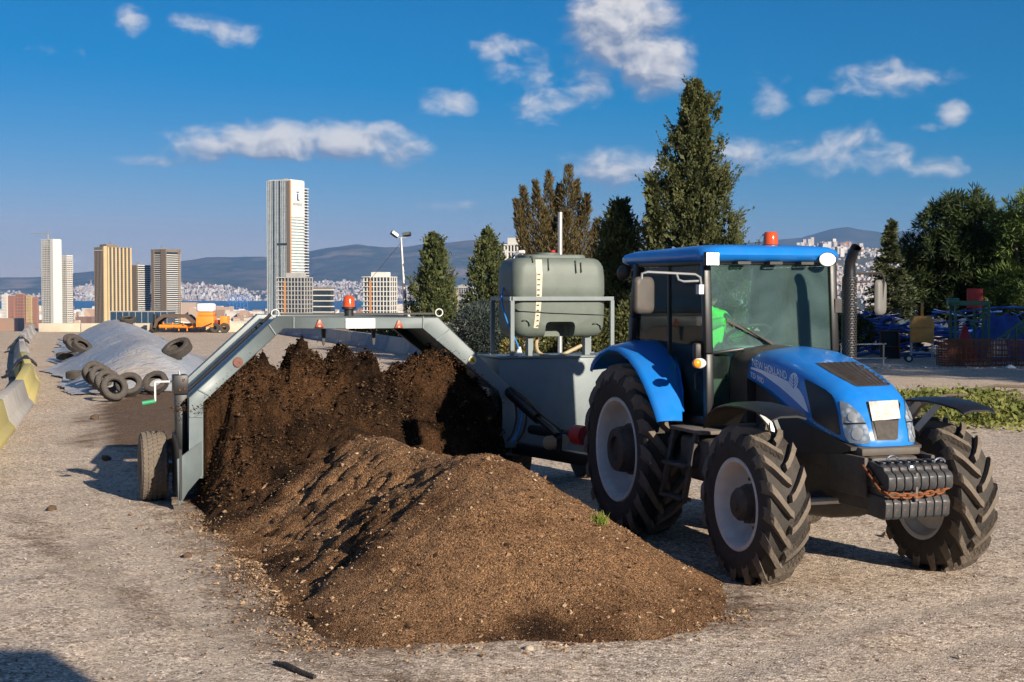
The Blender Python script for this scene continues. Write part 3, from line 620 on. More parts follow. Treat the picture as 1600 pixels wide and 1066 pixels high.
# front mudguards
def mud(s):
    rings = []
    for x, z, w in ((1.78, 1.12, .15), (1.88, 1.24, .16), (2.02, 1.295, .17), (2.2, 1.325, .175), (2.42, 1.335, .175), (2.62, 1.325, .17), (2.80, 1.30, .16), (2.86, 1.27, .14)):
        y = .81
        rings.append([(x, s * (y - w), z), (x, s * (y - w * .5), z + .02), (x, s * (y + w * .5), z + .018), (x, s * (y + w), z - .006), (x, s * (y + w), z - .016), (x, s * (y + w * .5), z + .004), (x, s * (y - w * .5), z + .004), (x, s * (y - w), z - .014)])
    mb = MB(); mb.loft(rings); mg = mb.build('front_mudguard', M['blackclean'], tractor, sharp=50)
    mb = MB(); mb.bar((2.2, s * .72, 1.31), (2.2, s * .60, 1.18), .03, .06); mb.bar((2.2, s * .60, 1.18), (2.28, s * .56, .66), .03, .05); mb.bar((2.45, s * .74, 1.31), (2.35, s * .60, 1.10), .02, .05); mb.build('mudguard_bracket', M['steel'], mg)
mud(-1); mud(1)
# exhaust with perforated guard
ex, ey = 1.60, .46
mb = MB(); mb.tube([(ex, ey - .05, 1.45), (ex, ey, 1.6), (ex, ey, 2.35), (ex + .005, ey, 2.43), (ex + .05, ey + .0, 2.50), (ex + .095, ey, 2.545)], [.035, .04, .048, .046, .045, .042], 14, False); stack = mb.build('exhaust_stack', M['blackclean'], tractor)
def perf():
    m, nt, N, L, P = nmat('perforated_guard'); P.inputs['Metallic'].default_value = .4; P.inputs['Roughness'].default_value = .42
    P.inputs['Base Color'].default_value = (.035, .035, .036, 1); return m
mb = MB(); nz_, na_ = 34, 16; rg = .062
for i in range(nz_):
    z0 = 1.62 + i * (2.30 - 1.62) / nz_; dz = (2.30 - 1.62) / nz_
    for k in range(na_):
        a0 = 2 * math.pi * (k + .5 * (i % 2)) / na_; da = 2 * math.pi / na_
        # each cell is a frame round one hole
        o_ = [(a0, z0), (a0 + da, z0), (a0 + da, z0 + dz), (a0, z0 + dz)]; q = .24; i_ = [(a0 + da * q, z0 + dz * q), (a0 + da * (1 - q), z0 + dz * q), (a0 + da * (1 - q), z0 + dz * (1 - q)), (a0 + da * q, z0 + dz * (1 - q))]
        mb.add([(ex + rg * math.cos(a), ey + rg * math.sin(a), z) for a, z in o_ + i_], [(0, 1, 5, 4), (1, 2, 6, 5), (2, 3, 7, 6), (3, 0, 4, 7)])
mb.build('exhaust_guard', perf(), stack, smooth=False, fix=False)
# front ballast weights, one by one
for tier, (z0, z1, nw, xf) in enumerate(((.775, .955, 8, 3.30), (.565, .725, 8, 3.26))):
    wmesh = None
    for k in range(nw):
        y = -.27 + (k + .5) * .54 / nw; hw = .54 / nw / 2 - .003
        if wmesh is None:
            mb = MB()
            if tier == 0: prof = [(3.02, z0 + .01), (xf - .015, z0), (xf, z0 + .03), (xf, z1 - .085), (xf - .02, z1 - .06), (xf - .06, z1 - .045), (xf - .07, z1 - .015), (xf - .10, z1 - .01), (3.06, z1 + .012), (3.02, z1 + .005)]
            else: prof = [(3.02, z0 + .01), (xf - .03, z0), (xf, z0 + .02), (xf + .008, z1 - .04), (xf - .02, z1), (3.02, z1 + .01)]
            mb.prism(prof, 'y', -hw, hw); w_ = mb.build('front_weight', M['weight'], tractor, bevel=.008); wmesh = w_.data
        else: w_ = bpy.data.objects.new('front_weight', wmesh); COL.objects.link(w_); w_.parent = tractor
        w_.location = (0, y, 0)
        if tier == 0:
            g = MB(); g.box(3.09, 3.20, -.012, .012, z1 + .004, z1 + .016); g.build('weight_grip', M['weight'], w_, bevel=.003)
mb = MB(); mb.box(3.0, 3.215, -.255, .255, .715, .785); mb.build('weight_carrier', M['iron'], tractor, bevel=.01)
mb = MB(); mb.tube([(3.285, -.03, .70), (3.285, -.03, .90)], .014, 8); mb.lathe([(.945, 0), (.945, .03), (.93, .034), (.925, .015)], 'z', (3.21, -.03, 0), 10); mb.build('weight_bolt', M['chrome'], tractor)
for x, y, z in ((3.12, -.12, .975), (3.20, .22, .955)):
    mb = MB(); mb.tube([(x, y + .045 * math.cos(a * math.pi / 6), z + .03 * math.sin(a * math.pi / 6)) for a in range(7)], .008, 6); mb.build('lifting_shackle', M['chrome'], tractor)
# rusty chain across the weights
def link_mesh():
    mb = MB(); pts = []
    for a in range(13):
        t = 2 * math.pi * a / 12; pts.append((.030 * math.cos(t) + (.008 if math.cos(t) > 0 else -.008), .017 * math.sin(t), 0))
    mb.tube(pts, .0075, 6, False); return mb
path = [Vector(p) for p in ((3.02, -.285, .93), (3.10, -.288, .875), (3.20, -.285, .80), (3.27, -.25, .752), (3.29, -.17, .742), (3.292, -.08, .738), (3.29, .04, .745), (3.285, .15, .758), (3.27, .24, .775))]
Ls = [0]
for a, b in zip(path, path[1:]): Ls.append(Ls[-1] + (b - a).length)
lm = link_mesh(); first = None; nlk = int(Ls[-1] / .046)
for k in range(nlk):
    d = (k + .5) * Ls[-1] / nlk; i = max(j for j in range(len(Ls) - 1) if Ls[j] <= d); f = (d - Ls[i]) / (Ls[i + 1] - Ls[i]); p = path[i].lerp(path[i + 1], f); t = (path[i + 1] - path[i]).normalized()
    if first is None: o = lm.build('chain_link', M['rust'], tractor); first = o.data
    else: o = bpy.data.objects.new('chain_link', first); COL.objects.link(o); o.parent = tractor
    o.rotation_euler = (t.to_track_quat('X', 'Z') @ Matrix.Rotation(R(70 if k % 2 else -20), 3, 'X').to_quaternion()).to_euler(); o.location = p
# rear hitch
mb = MB(); mb.bar((-.5, -.35, .55), (-1.15, -.42, .5), .05, .07); mb.bar((-.5, .35, .55), (-1.15, .42, .5), .05, .07); mb.bar((-.5, 0, .45), (-1.2, 0, .45), .10, .06); mb.bar((-.45, -.3, 1.0), (-1.05, -.42, .55), .04, .04); mb.bar((-.45, .3, 1.0), (-1.05, .42, .55), .04, .04); mb.build('rear_linkage', M['iron'], tractor)
# ------------------------------------------------------------------ windrow turner (same axes as the tractor)
turner = tag(empty('windrow_turner', (TX, TY, 0), TTH), 'grey towed compost turner with arched hood, tank on a frame and beacon', 'compost turner')
XF, XB = -2.89, -4.45                         # front and back frame of the tunnel
def P3(y, z, x=XF): return Vector((x, y, z))
outer = [tuple(tpl(u, v, 0, XF)[1:]) for u, v in ((295, 748), (295, 622), (434, 494), (685, 495.5), (790, 597), (808, 616), (808, 700))]
inner = [tuple(tpl(u, v, 0, XF)[1:]) for u, v in ((318, 748), (318, 629), (443, 514), (660, 514), (778, 612), (784, 628), (784, 700))]
def frame(x0, x1, name, bolts=True):
    mb = MB()
    for i in range(len(outer) - 1):
        a, b, c, d = outer[i], outer[i + 1], inner[i + 1], inner[i]
        mb.hexa([(x0, a[0], a[1]), (x0, b[0], b[1]), (x0, c[0], c[1]), (x0, d[0], d[1]), (x1, a[0], a[1]), (x1, b[0], b[1]), (x1, c[0], c[1]), (x1, d[0], d[1])])
    o = mb.build(name, M['tgrey'], turner, sharp=25)
    bm = bmesh.new(); bm.from_mesh(o.data); bmesh.ops.remove_doubles(bm, verts=bm.verts, dist=.001)
    seen = {}; kill = []
    for f in bm.faces:
        k = tuple(sorted(v.index for v in f.verts))
        if k in seen: kill += [f, seen[k]]
        seen[k] = f
    bmesh.ops.delete(bm, geom=list(set(kill)), context='FACES_ONLY')
    bmesh.ops.bevel(bm, geom=[e for e in bm.edges if e.is_manifold and e.calc_face_angle(0) > .6], offset=.012, segments=2, profile=.5, affect='EDGES')
    bm.to_mesh(o.data); bm.free(); o.data.shade_smooth(); o.data.set_sharp_from_angle(angle=R(30))
    return o
arch = frame(XF, XF - .13, 'arch_frame'); frame(XB, XB + .13, 'arch_frame')
# hood sheets between the frames, set below the frames' outer edge
mb = MB(); sh = [(a_[0] * .62 + b_[0] * .38, a_[1] * .62 + b_[1] * .38) for a_, b_ in zip(outer, inner)][:6]; shi = [(a_[0] * .42 + b_[0] * .58, a_[1] * .42 + b_[1] * .58) for a_, b_ in zip(outer, inner)][:6]
for i in range(len(sh) - 1):
    a, b, c, d = sh[i], sh[i + 1], shi[i + 1], shi[i]
    mb.hexa([(XF - .13, a[0], a[1]), (XF - .13, b[0], b[1]), (XF - .13, c[0], c[1]), (XF - .13, d[0], d[1]), (XB + .13, a[0], a[1]), (XB + .13, b[0], b[1]), (XB + .13, c[0], c[1]), (XB + .13, d[0], d[1])])
mb.build('hood_sheet', M['tgrey'], turner)
# weld seams at the bends
for (y0, z0), (y1, z1) in [(tuple(tpl(*a, 0, XF)[1:]), tuple(tpl(*b, 0, XF)[1:])) for a, b in (((296, 651), (317, 651)), ((310, 609), (329, 619)), ((420, 507), (431, 523)), ((459, 495), (459, 513)), ((661, 495), (661, 513)), ((703, 514), (682, 532)))]:
    mb = MB(); mb.bar((XF + .006, y0, z0), (XF + .006, y1, z1), .012, .012, up=(1, 0, 0)); mb.build('weld_seam', M['tgrey'], arch)
# sign plate, warning triangles, round reflectors
x = XF + .008
a_, b_ = tpl(540, 498, 0, x), tpl(586, 513, 0, x); mb = MB(); mb.box(x, x + .006, a_.y, b_.y, b_.z, a_.z); sign = mb.build('sign_plate', M['white'], turner)
rnd = random.Random(3)
for zf, y0f, y1f in ((.36, .30, .74), (.2, .14, .88), (.74, .14, .34)):
    y = a_.y + (b_.y - a_.y) * y0f; mb = MB(); hgt = .013 if zf < .5 else .008
    while y < a_.y + (b_.y - a_.y) * y1f:
        w_ = rnd.uniform(.008, .012)
        zc = b_.z + (a_.z - b_.z) * zf; st = rnd.randrange(3)
        mb.box(x + .0065, x + .0075, y, y + .003, zc, zc + hgt)
        if st != 1: mb.box(x + .0065, x + .0075, y + .004, y + w_ - .003, zc + hgt * .75, zc + hgt)
        if st != 0: mb.box(x + .0065, x + .0075, y + w_ - .0035, y + w_ - .001, zc, zc + hgt * .9)
        y += w_ + (.012 if rnd.random() < .15 else .003)
    pt = mb.build('sign_print', M['print'], sign, smooth=False); pt['kind'] = 'stuff'
for u, v in ((499, 506), (623, 507)):
    c = tpl(u, v, 0, x); mb = MB(); mb.prism([(c.y - .048, c.z - .04), (c.y + .048, c.z - .04), (c.y + .012, c.z + .045), (c.y - .012, c.z + .045)], 'x', x, x + .012); tr = mb.build('warning_triangle', mat('red_brown_reflector', (.30, .05, .02), .4, var=.3, vs=30), turner, bevel=.004)
    mb = MB(); mb.box(x + .012, x + .016, c.y - .012, c.y + .012, c.z - .035, c.z - .015); mb.build('triangle_mark', M['hose'], tr)
c = tpl(372, 566, 0, x); mb = MB(); mb.lathe([(x + .01, 0), (x + .01, .05), (x, .052)], 'x', (0, c.y, c.z), 24); mb.build('round_reflector', mat('rust_red_reflector', (.15, .045, .025), .5, var=.2), turner)
c = tpl(738, 563, 0, x); mb = MB(); mb.lathe([(x + .006, 0), (x + .006, .044), (x, .046)], 'x', (0, c.y, c.z), 24); stk = mb.build('round_sticker', M['white'], turner)
mb = MB(); mb.lathe([(x + .009, 0), (x + .009, .036), (x + .006, .037)], 'x', (0, c.y, c.z), 24); mb.build('sticker_face', M['yellow'], stk)
mb = MB(); mb.bar((x + .0105, c.y - .022, c.z + .022), (x + .0105, c.y + .022, c.z - .02), .010, .003, up=(1, 0, 0)); mb.build('sticker_mark', M['black'], stk)
for u in (505, 583):
    c = tpl(u, 516, 0, XF - .3); mb = MB(); mb.prism([(c.y - .03, 1.85), (c.y + .03, 1.85), (c.y + .012, 1.62), (c.y, 1.60), (c.y - .012, 1.62)], 'x', XF - .3, XF - .27); mb.build('hanging_tab', M['tdark'], turner)
# beacon on the beam
c = tpl(545, 490, 0, XF - .06)
mb = MB(); mb.lathe([(1.925, .05), (1.99, .05), (1.995, .075), (2.02, .075), (2.025, 0)], 'z', (XF - .06, c.y, 0), 20); mb.build('beacon_base', M['tdark'], turner)
mb = MB(); mb.lathe([(2.02, .066), (2.10, .060), (2.125, .05), (2.14, .03), (2.145, 0)], 'z', (XF - .06, c.y, 0), 24); mb.build('beacon', M['redlens'], turner)
# lifting eyes and latch bar on top
for u in (430, 686):
    c = tpl(u, 490, 0, XF - .08); mb = MB(); mb.tube([(XF - .08, c.y + .04 * math.cos(a * math.pi / 6), 1.955 + .04 * math.sin(a * math.pi / 6)) for a in range(13)], .009, 6, False); mb.build('lifting_eye', M['steel'], turner)
mb = MB(); mb.bar((XF - .07, -3.5, 1.945), (XF - .07, -1.85, 1.945), .05, .02); mb.build('top_rail', M['tdark'], turner)
mb = MB(); mb.tube([(XF - .45, outer[1][0] + .02, outer[1][1] + .03), (XF - .45, outer[2][0] + .02, outer[2][1] + .03)], .018, 8); mb.build('slope_tube', M['tdark'], turner)  # dark tube along the left slope, set between front and back frames
# left leg: wheel post with crank, wheel, deflector blade
mb = MB(); mb.box(-3.30, -3.12, -4.66, -4.53, .16, 1.30); mb.box(-3.28, -3.06, -4.655, -4.545, .45, 1.0); post = mb.build('wheel_post', M['blackclean'], turner, bevel=.01)
mb = MB(); mb.box(-3.32, -3.09, -4.672, -4.522, 1.12, 1.32); mb.build('post_cap', M['tdark'], post, bevel=.01)
for y, z in ((-4.57, 1.27), (-4.61, 1.17), (-4.56, 1.18)):
    mb = MB(); mb.lathe([(-3.09, 0), (-3.075, .012), (-3.09, .014)], 'x', (0, y, z), 8); mb.build('post_bolt', M['rust'], post)
mb = MB(); mb.tube([(-3.2, -4.6, 1.30), (-3.2, -4.6, 1.34), (-3.2, -4.61, 1.36)], .012, 6); mb.build('spindle', M['steel'], post)
mb = MB(); mb.tube([(-3.2, -4.66, 1.25), (-3.2, -4.84, 1.25), (-3.2, -4.85, 1.24), (-3.2, -4.85, 1.05)], .010, 6); crank = mb.build('crank', M['white'], turner)
mb = MB(); mb.tube([(-3.2, -4.85, 1.05), (-3.2, -4.98, 1.03)], .022, 10); mb.build('crank_handle', M['green'], crank)
wl = MB(); wl.lathe([(-.09, .17), (-.12, .20), (-.14, .27), (-.135, .325), (-.11, .352), (0, .358), (.11, .352), (.135, .325), (.14, .27), (.12, .20), (.09, .17)], n=48)
def blocktread(mb, Rr, w, n, rows):
    for k in range(n):
        for r_ in range(rows):
            a = 2 * math.pi * (k + (.5 if r_ % 2 else 0)) / n; y = -w / 2 + w * (r_ + .5) / rows; da = math.pi / n * .62; dy = w / rows * .40; sk = .012
            top = Rr + .014 if 0 < r_ < rows - 1 else Rr + .004
            pts = []
            for rr, q in ((Rr - .02, 1.12), (top, .9)):
                for sa, sy in ((-1, -1), (1, -1), (1, 1), (-1, 1)):
                    an = a + sa * da * q + sy * sk / Rr; pts.append((rr * math.cos(an), y + sy * dy * q, rr * math.sin(an)))
            mb.hexa(pts)
blocktread(wl, .352, .25, 44, 5)
tw = MB(); tw.lathe([(-.10, .18), (-.08, .17), (-.02, .15), (-.03, .06), (-.06, .05), (-.06, 0)], n=28); tw.lathe([(.10, .18), (.08, .17), (.02, .15), (.02, 0)], n=28)
tw = tw.build('wheel', M['tgrey'], turner, loc=(-3.44, -4.86, .352)); wl.build('tyre', M['mud'], tw, sharp=28)
mb = MB(); mb.tube([(-3.44, -4.78, .352), (-3.44, -4.52, .352)], .04, 10); mb.bar((-3.44, -4.62, .352), (-3.2, -4.62, .35), .08, .10); mb.build('wheel_axle', M['tdark'], turner)
q = [tpl(279, 718, 0, XF + .45), tpl(316, 690, 0, XF + .06), tpl(316, 743, 0, XF + .06), tpl(304, 752, 0, XF + .1), tpl(293, 770, 0, XF + .25), tpl(281, 791, 0, XF + .42)]
n_ = (q[1] - q[0]).cross(q[-1] - q[0]).normalized() * .02; k = len(q)
mb = MB(); mb.add([p for p in q] + [p + n_ for p in q], [tuple(range(k))[::-1], tuple(range(k, 2 * k))] + [(i, (i + 1) % k, k + (i + 1) % k, k + i) for i in range(k)]); mb.build('deflector_blade', M['tgrey'], turner, bevel=.004)
mb = MB(); mb.prism([(XF + .44, .12), (XF + .44, .62), (XF + .02, .72), (XF - .35, .72), (XF - .35, .10)], 'y', -4.60, -4.575); mb.build('side_skirt', M['tdark'], turner)
for o_ in (post, tw, crank): o_.location.y += .08
# drum inside the tunnel
mb = MB(); mb.tube([(-3.4, -4.38, .45), (-3.4, -1.2, .45)], .14, 16)
for i in range(26):
    a = i * 1.1; y = -4.3 + i * .12; mb.bar((-3.4 + .1 * math.cos(a), y, .45 + .1 * math.sin(a)), (-3.4 + .36 * math.cos(a), y + .04, .45 + .36 * math.sin(a)), .03, .08)
mb.build('rotor_drum', M['tdark'], turner)
# right end: box body
BX = -3.06
bl_ = tpl(779, 561, 0, BX); BY0, BZ = bl_.y, bl_.z
mb = MB(); mb.box(BX - .80, BX, BY0, .42, .36, BZ); body = mb.build('body_box', M['tgrey'], turner, bevel=.012)
mb = MB(); mb.box(BX - .82, BX + .015, BY0 - .015, .435, BZ + .002, BZ + .022); mb.build('box_lid', M['tgrey'], body, bevel=.005)
mb = MB(); mb.box(BX + .001, BX + .06, BY0 + .02, BY0 + .12, .4, 1.0); mb.build('box_bracket', M['tdark'], body, bevel=.006)
# tank frame
tzz = tpl(800, 470, 0, BX).z; fy0, fy1 = tpl(800, 470, 0, BX - .03).y, tpl(956, 480, 0, BX - .03).y; fx0, fx1 = BX - .74, BX - .03
for x_, y_, zb in ((fx1, fy0, BZ + .022), (fx0, fy0, BZ + .022), (fx1, fy1, BZ + .022), (fx0, fy1, BZ + .022)):
    mb = MB(); mb.box(x_ - .022, x_ + .022, y_ - .022, y_ + .022, zb, tzz); mb.box(x_ - .05, x_ + .05, y_ - .05, y_ + .05, zb, zb + .01); mb.build('frame_post', M['tgrey'], turner)
for a, b in (((fx1, fy0), (fx1, fy1)), ((fx0, fy0), (fx0, fy1)), ((fx0, fy0), (fx1, fy0)), ((fx0, fy1), (fx1, fy1))):
    mb = MB(); mb.bar((a[0], a[1], tzz + .022), (b[0], b[1], tzz + .022), .05, .044); mb.build('frame_rail', M['tgrey'], turner)
yp = tpl(918, 540, 0, BX - .2).y
zt0, zt1 = tpl(860, 527, 0, BX - .05).z, tpl(860, 398, 0, BX - .2).z
for y_ in (yp, fy0 + .28): 
    mb = MB(); mb.box(BX - .30, BX - .20, y_ - .03, y_ + .03, BZ + .022, zt0 + .03); mb.build('tank_leg', M['tgrey'], turner)
# tank: a rounded polyethylene body with moulded ribs
ty0, ty1 = tpl(803, 450, 0, BX - .06).y, tpl(949, 450, 0, BX - .06).y; txc, tyc = BX - .39, (ty0 + ty1) / 2; thx, thy = .335, (ty1 - ty0) / 2
secs = []
H_ = zt1 - zt0
for f, sx, sy, r in ((0, .70, .80, .10), (.02, .82, .90, .12), (.06, .91, .955, .12), (.13, .96, .985, .12), (.28, .985, .995, .12), (.43, 1, 1, .12), (.455, 1, 1, .12), (.47, .985, .99, .12), (.50, .985, .99, .12), (.515, 1, 1, .12), (.62, 1, 1, .12), (.74, .99, .998, .12), (.84, .97, .985, .13), (.895, .93, .955, .14), (.935, .87, .905, .14), (.955, .80, .84, .14), (.962, .74, .66, .13), (.99, .72, .64, .13), (1.0, .69, .61, .12)):
    pts = []
    hx, hy = thx * sx, thy * sy
    for cx, cy, a0 in ((hx - r, hy - r, 0), (-hx + r, hy - r, 90), (-hx + r, -hy + r, 180), (hx - r, -hy + r, 270)):
        pts += [(txc + cx + r * math.cos(R(a0 + 15 * k)), tyc + cy + r * math.sin(R(a0 + 15 * k)), zt0 + H_ * f) for k in range(7)]
    secs.append(pts)
mb = MB(); mb.loft(secs); tank = mb.build('tank', M['tank'], turner, sharp=60)
tbm = bmesh.new(); tbm.from_mesh(tank.data); bmesh.ops.recalc_face_normals(tbm, faces=tbm.faces); TBVH = BVHTree.FromBMesh(tbm); tbm.free()
conform(TBVH, *px([(836.5, 406), (846.5, 406), (847.5, 430), (846, 470), (843, 500), (840.5, 513), (833.5, 512.5), (836.5, 490), (838, 460), (838, 430)], 6), 'level_scale', mat('aged_white_scale', (.62, .57, .44), .6, col2=(.5, .42, .3), vs=20), tank, .004)
for i in range(11): 
    v = 428 + i * 8; conform(TBVH, *px([(839.5 - .05 * i, v), (844 - .3 * i, v), (844 - .3 * i, v + 2.2), (839.5 - .3 * i, v + 2.2)], 5), 'scale_mark', M['black'], tank, .007)
cut_a, cut_b = tpl(853, 503, 0, BX - .06), tpl(899, 503, 0, BX - .06)
mb = MB(); mb.box(BX - .34, BX + .2, cut_a.y, cut_b.y, zt0 - .2, cut_a.z); cutter = mb.build('cutter', M['tank'], turner, bevel=.05, seg=4)
bo_ = tank.modifiers.new('notch', 'BOOLEAN'); bo_.object = cutter; bo_.operation = 'DIFFERENCE'; bo_.solver = 'EXACT'
dg = bpy.context.evaluated_depsgraph_get(); dg.update(); tm2 = bpy.data.meshes.new_from_object(tank.evaluated_get(dg)); tank.modifiers.clear(); tank.data = tm2; tm2.shade_smooth(); tm2.set_sharp_from_angle(angle=R(50)); bpy.data.objects.remove(cutter)
for pts in ([(831, 401), (832, 401), (833, 411), (832, 411)], [(856, 405), (857, 405), (857.5, 423), (856.5, 423)], [(898, 408), (899.5, 408), (900.5, 427), (899.5, 427)], [(906.5, 411), (908, 411), (908.5, 426), (907.5, 426)], [(816, 500), (822, 498.5), (827, 502), (828, 509), (826.5, 509), (825.5, 503.5), (822, 500.5), (816, 501.5)], [(926, 505), (932, 503.5), (937, 507), (939, 514), (937.5, 514), (936, 508.5), (932, 505.5), (926, 506.5)], [(806, 482), (812, 484.5), (860, 487.5), (948, 491), (948, 492), (860, 489), (812, 486), (806, 484)]):
    for o_ in conform(TBVH, *px(pts, 5), 'moulded_rib', M['tank'], tank, .010): o_.modifiers.new('t', 'SOLIDIFY').thickness = .014
mb = MB(); mb.lathe([(zt1 - .01, .15), (zt1 + .02, .15), (zt1 + .025, .13), (zt1 + .03, 0)], 'z', (txc, tyc - .05, 0), 24); mb.build('tank_lid', M['tank'], tank)
mb = MB(); mb.lathe([(zt1 + .03, .03), (zt1 + .055, .03), (zt1 + .055, 0)], 'z', (txc, tyc + .02, 0), 10); mb.build('tank_cap', M['red'], tank)
# hoses
def bez(pts, n=8):
    out = []
    for i in range(len(pts) - 1):
        p0, p1, p2, p3 = [Vector(pts[max(0, min(len(pts) - 1, i + j))]) for j in (-1, 0, 1, 2)]
        for k in range(n):
            t = k / n; out.append(.5 * ((2 * p1) + (p2 - p0) * t + (2 * p0 - 5 * p1 + 4 * p2 - p3) * t * t + (3 * p1 - p0 - 3 * p2 + p3) * t ** 3))
    return out + [Vector(pts[-1])]
def tp(u, v, x_): return tpl(u, v, 0, x_)
mb = MB(); mb.tube(bez([tp(816, 396, BX - .35), tp(808, 396, BX - .45), tp(798, 408, BX - .55), tp(788, 445, BX - .45), tp(784, 468, BX - .3), tp(790, 495, BX - .1), tp(800, 520, BX - .05), tp(809, 540, BX - .06), tp(811, 556, BX - .08)]), .010, 8); mb.build('feed_hose', M['bluehose'], turner)
mb = MB(); mb.tube([tp(820, 394, BX - .33), tp(812, 394, BX - .36), tp(806, 398, BX - .42)], .02, 8); mb.build('inlet_elbow', M['white'], turner)
mb = MB(); mb.tube(bez([tp(908, 540, BX - .2), tp(890, 549, BX - .14), tp(872, 557, BX - .1), tp(855, 556.5, BX - .1), tp(842, 551, BX - .12), tp(838, 540, BX - .2), tp(840, 526, BX - .3)]), .02, 8); mb.build('outlet_hose', M['hose'], turner)
mb = MB(); mb.lathe([(0, .035), (.06, .035), (.07, .03), (.12, .02), (.12, 0)], 'z', tp(811, 559, BX - .08), 12); mb.build('valve', M['white'], turner)
# drawbar, cylinder and driveshaft up to the tractor
mb = MB(); a_, b_ = Vector((-2.86, -1.02, 1.08)), Vector((-1.62, -.92, .72)); mb.tube([a_, a_.lerp(b_, .62)], .062, 14); mb.tube([a_.lerp(b_, .6), b_], .035, 12); mb.build('hydraulic_cylinder', M['blackclean'], turner)
mb = MB(); mb.tube(bez([a_ + Vector((.1, -.02, .06)), a_.lerp(b_, .35) + Vector((0, 0, .09)), a_.lerp(b_, .7) + Vector((0, 0, .07)), b_ + Vector((0, .05, .05))]), .014, 6); mb.build('hydraulic_hose', M['black'], turner)
mb = MB(); mb.bar((-3.0, -.9, .45), (-1.45, -.55, .46), .12, .12); mb.bar((-3.0, .2, .45), (-1.2, .02, .46), .12, .12); mb.bar((-1.5, -.62, .46), (-1.15, .02, .46), .10, .10); mb.bar((-1.9, -.8, .55), (-1.62, -.9, .72), .06, .06); mb.build('drawbar', M['tdark'], turner, bevel=.008)
mb = MB(); mb.tube([(-2.9, -.75, .66), (-1.9, -.6, .68), (-1.0, -.2, .7), (-.6, 0, .72)], .055, 12); shf = mb.build('driveshaft', M['black'], turner)
mb = MB(); mb.tube([(-2.05, -.86, .60), (-1.75, -.8, .66)], [.075, .06], 14); mb.build('driveshaft_collar', M['hose'], shf)
c = tp(906, 680, -1.35); mb = MB(); mb.tube([c + Vector((-.06, -.02, 0)), c + Vector((.08, .03, 0))], .10, 16); mb.build('pto_guard', M['red'], turner)
for u, x_ in ((804, -2.6), (811, -2.6), (820, -2.6)):
    mb = MB(); mb.tube(bez([tp(u, 622, x_), tp(u + 3, 650, x_), tp(u - 2, 675, x_), tp(u - 12, 690, x_)]), .012, 6); mb.build('hydraulic_hose', M['bluehose'] if u == 811 else M['black'], turner)
# two rear wheels under the body
for y_ in (-.75, .2):
    w2 = copy_tree(tw, turner); w2.location = (-3.6, y_, .352)
# ------------------------------------------------------------------ driver
def skin_body(name, joints, edges, m, parent=None, levels=2, root=0):
    me = bpy.data.meshes.new(name); me.from_pydata([j[0] for j in joints], edges, []); o = bpy.data.objects.new(name, me); COL.objects.link(o); o.parent = parent
    md = o.modifiers.new('skin', 'SKIN'); md.use_smooth_shade = True
    for i, j in enumerate(joints):
        r = j[1] if isinstance(j[1], tuple) else (j[1], j[1]); me.skin_vertices[0].data[i].radius = r; me.skin_vertices[0].data[i].use_root = (i == root)
    sb = o.modifiers.new('sub', 'SUBSURF'); sb.levels = levels; sb.render_levels = levels
    dg = bpy.context.evaluated_depsgraph_get(); dg.update(); m2 = bpy.data.meshes.new_from_object(o.evaluated_get(dg))
    o.modifiers.clear(); o.data = m2; m2.shade_smooth(); m2.materials.clear(); m2.materials.append(m); return o
dx, dy = .31, -.16
J = [((dx - .18, dy, 1.52), (.17, .14)), ((dx - .17, dy, 1.70), (.17, .13)), ((dx - .12, dy - .02, 1.88), (.19, .13)), ((dx - .03, dy - .04, 2.0), (.09, .08)), ((dx + .03, dy - .05, 2.06), .055),
     ((dx - .12, dy - .22, 1.94), .08), ((dx + .10, dy - .27, 1.80), .064), ((dx + .30, dy - .12, 1.90), .054), ((dx + .38, dy - .05, 1.93), .038),
     ((dx - .12, dy + .18, 1.94), .08), ((dx + .04, dy + .26, 1.74), .062), ((dx + .27, dy + .22, 1.80), .048), ((dx + .37, dy + .18, 1.84), .036),
     ((dx - .10, dy - .10, 1.53), .10), ((dx + .32, dy - .14, 1.54), .085), ((dx + .44, dy - .13, 1.24), .06), ((dx + .46, dy - .13, 1.14), .05),
     ((dx - .10, dy + .10, 1.53), .10), ((dx + .32, dy + .14, 1.54), .085), ((dx + .44, dy + .13, 1.24), .06), ((dx + .46, dy + .13, 1.14), .05)]
ED = [(0, 1), (1, 2), (2, 3), (3, 4), (2, 5), (5, 6), (6, 7), (7, 8), (2, 9), (9, 10), (10, 11), (11, 12), (0, 13), (13, 14), (14, 15), (15, 16), (0, 17), (17, 18), (18, 19), (19, 20)]
person = skin_body('person', [((p[0], p[1], p[2]), r) for p, r in J], ED, M['hivis'])
person.location = (TX, TY, 0); person.rotation_euler = (0, 0, TTH); tag(person, 'driver in a bright green jacket sitting at the wheel inside the tractor cab', 'person')
hc = Vector((dx + .07, dy - .05, 2.165)); mb = MB(); rings_ = []
for i in range(1, 14):
    a = math.pi * i / 14; zz = -math.cos(a); rr = math.sin(a); row = []
    for k in range(20):
        b = 2 * math.pi * k / 20; cx, sy = math.cos(b), math.sin(b); fx_ = rr * .098 * cx; fy_ = rr * .076 * sy; fz_ = zz * .118
        if cx > .86 and -.25 < zz < .15: fx_ += .022 * (1 - abs(zz + .1) * 3.2) if abs(zz + .1) < .3 else 0      # nose
        if cx > .6 and zz < -.5: fx_ += .012                                                                         # chin
        if .55 < cx < .9 and -.05 < zz < .2: fx_ -= .008                                                             # eye sockets
        row.append((hc.x + fx_ * (1 - .18 * max(0, -zz)), hc.y + fy_ * (1 - .25 * max(0, -zz)), hc.z + fz_))
    rings_.append(row)
mb.loft(rings_)
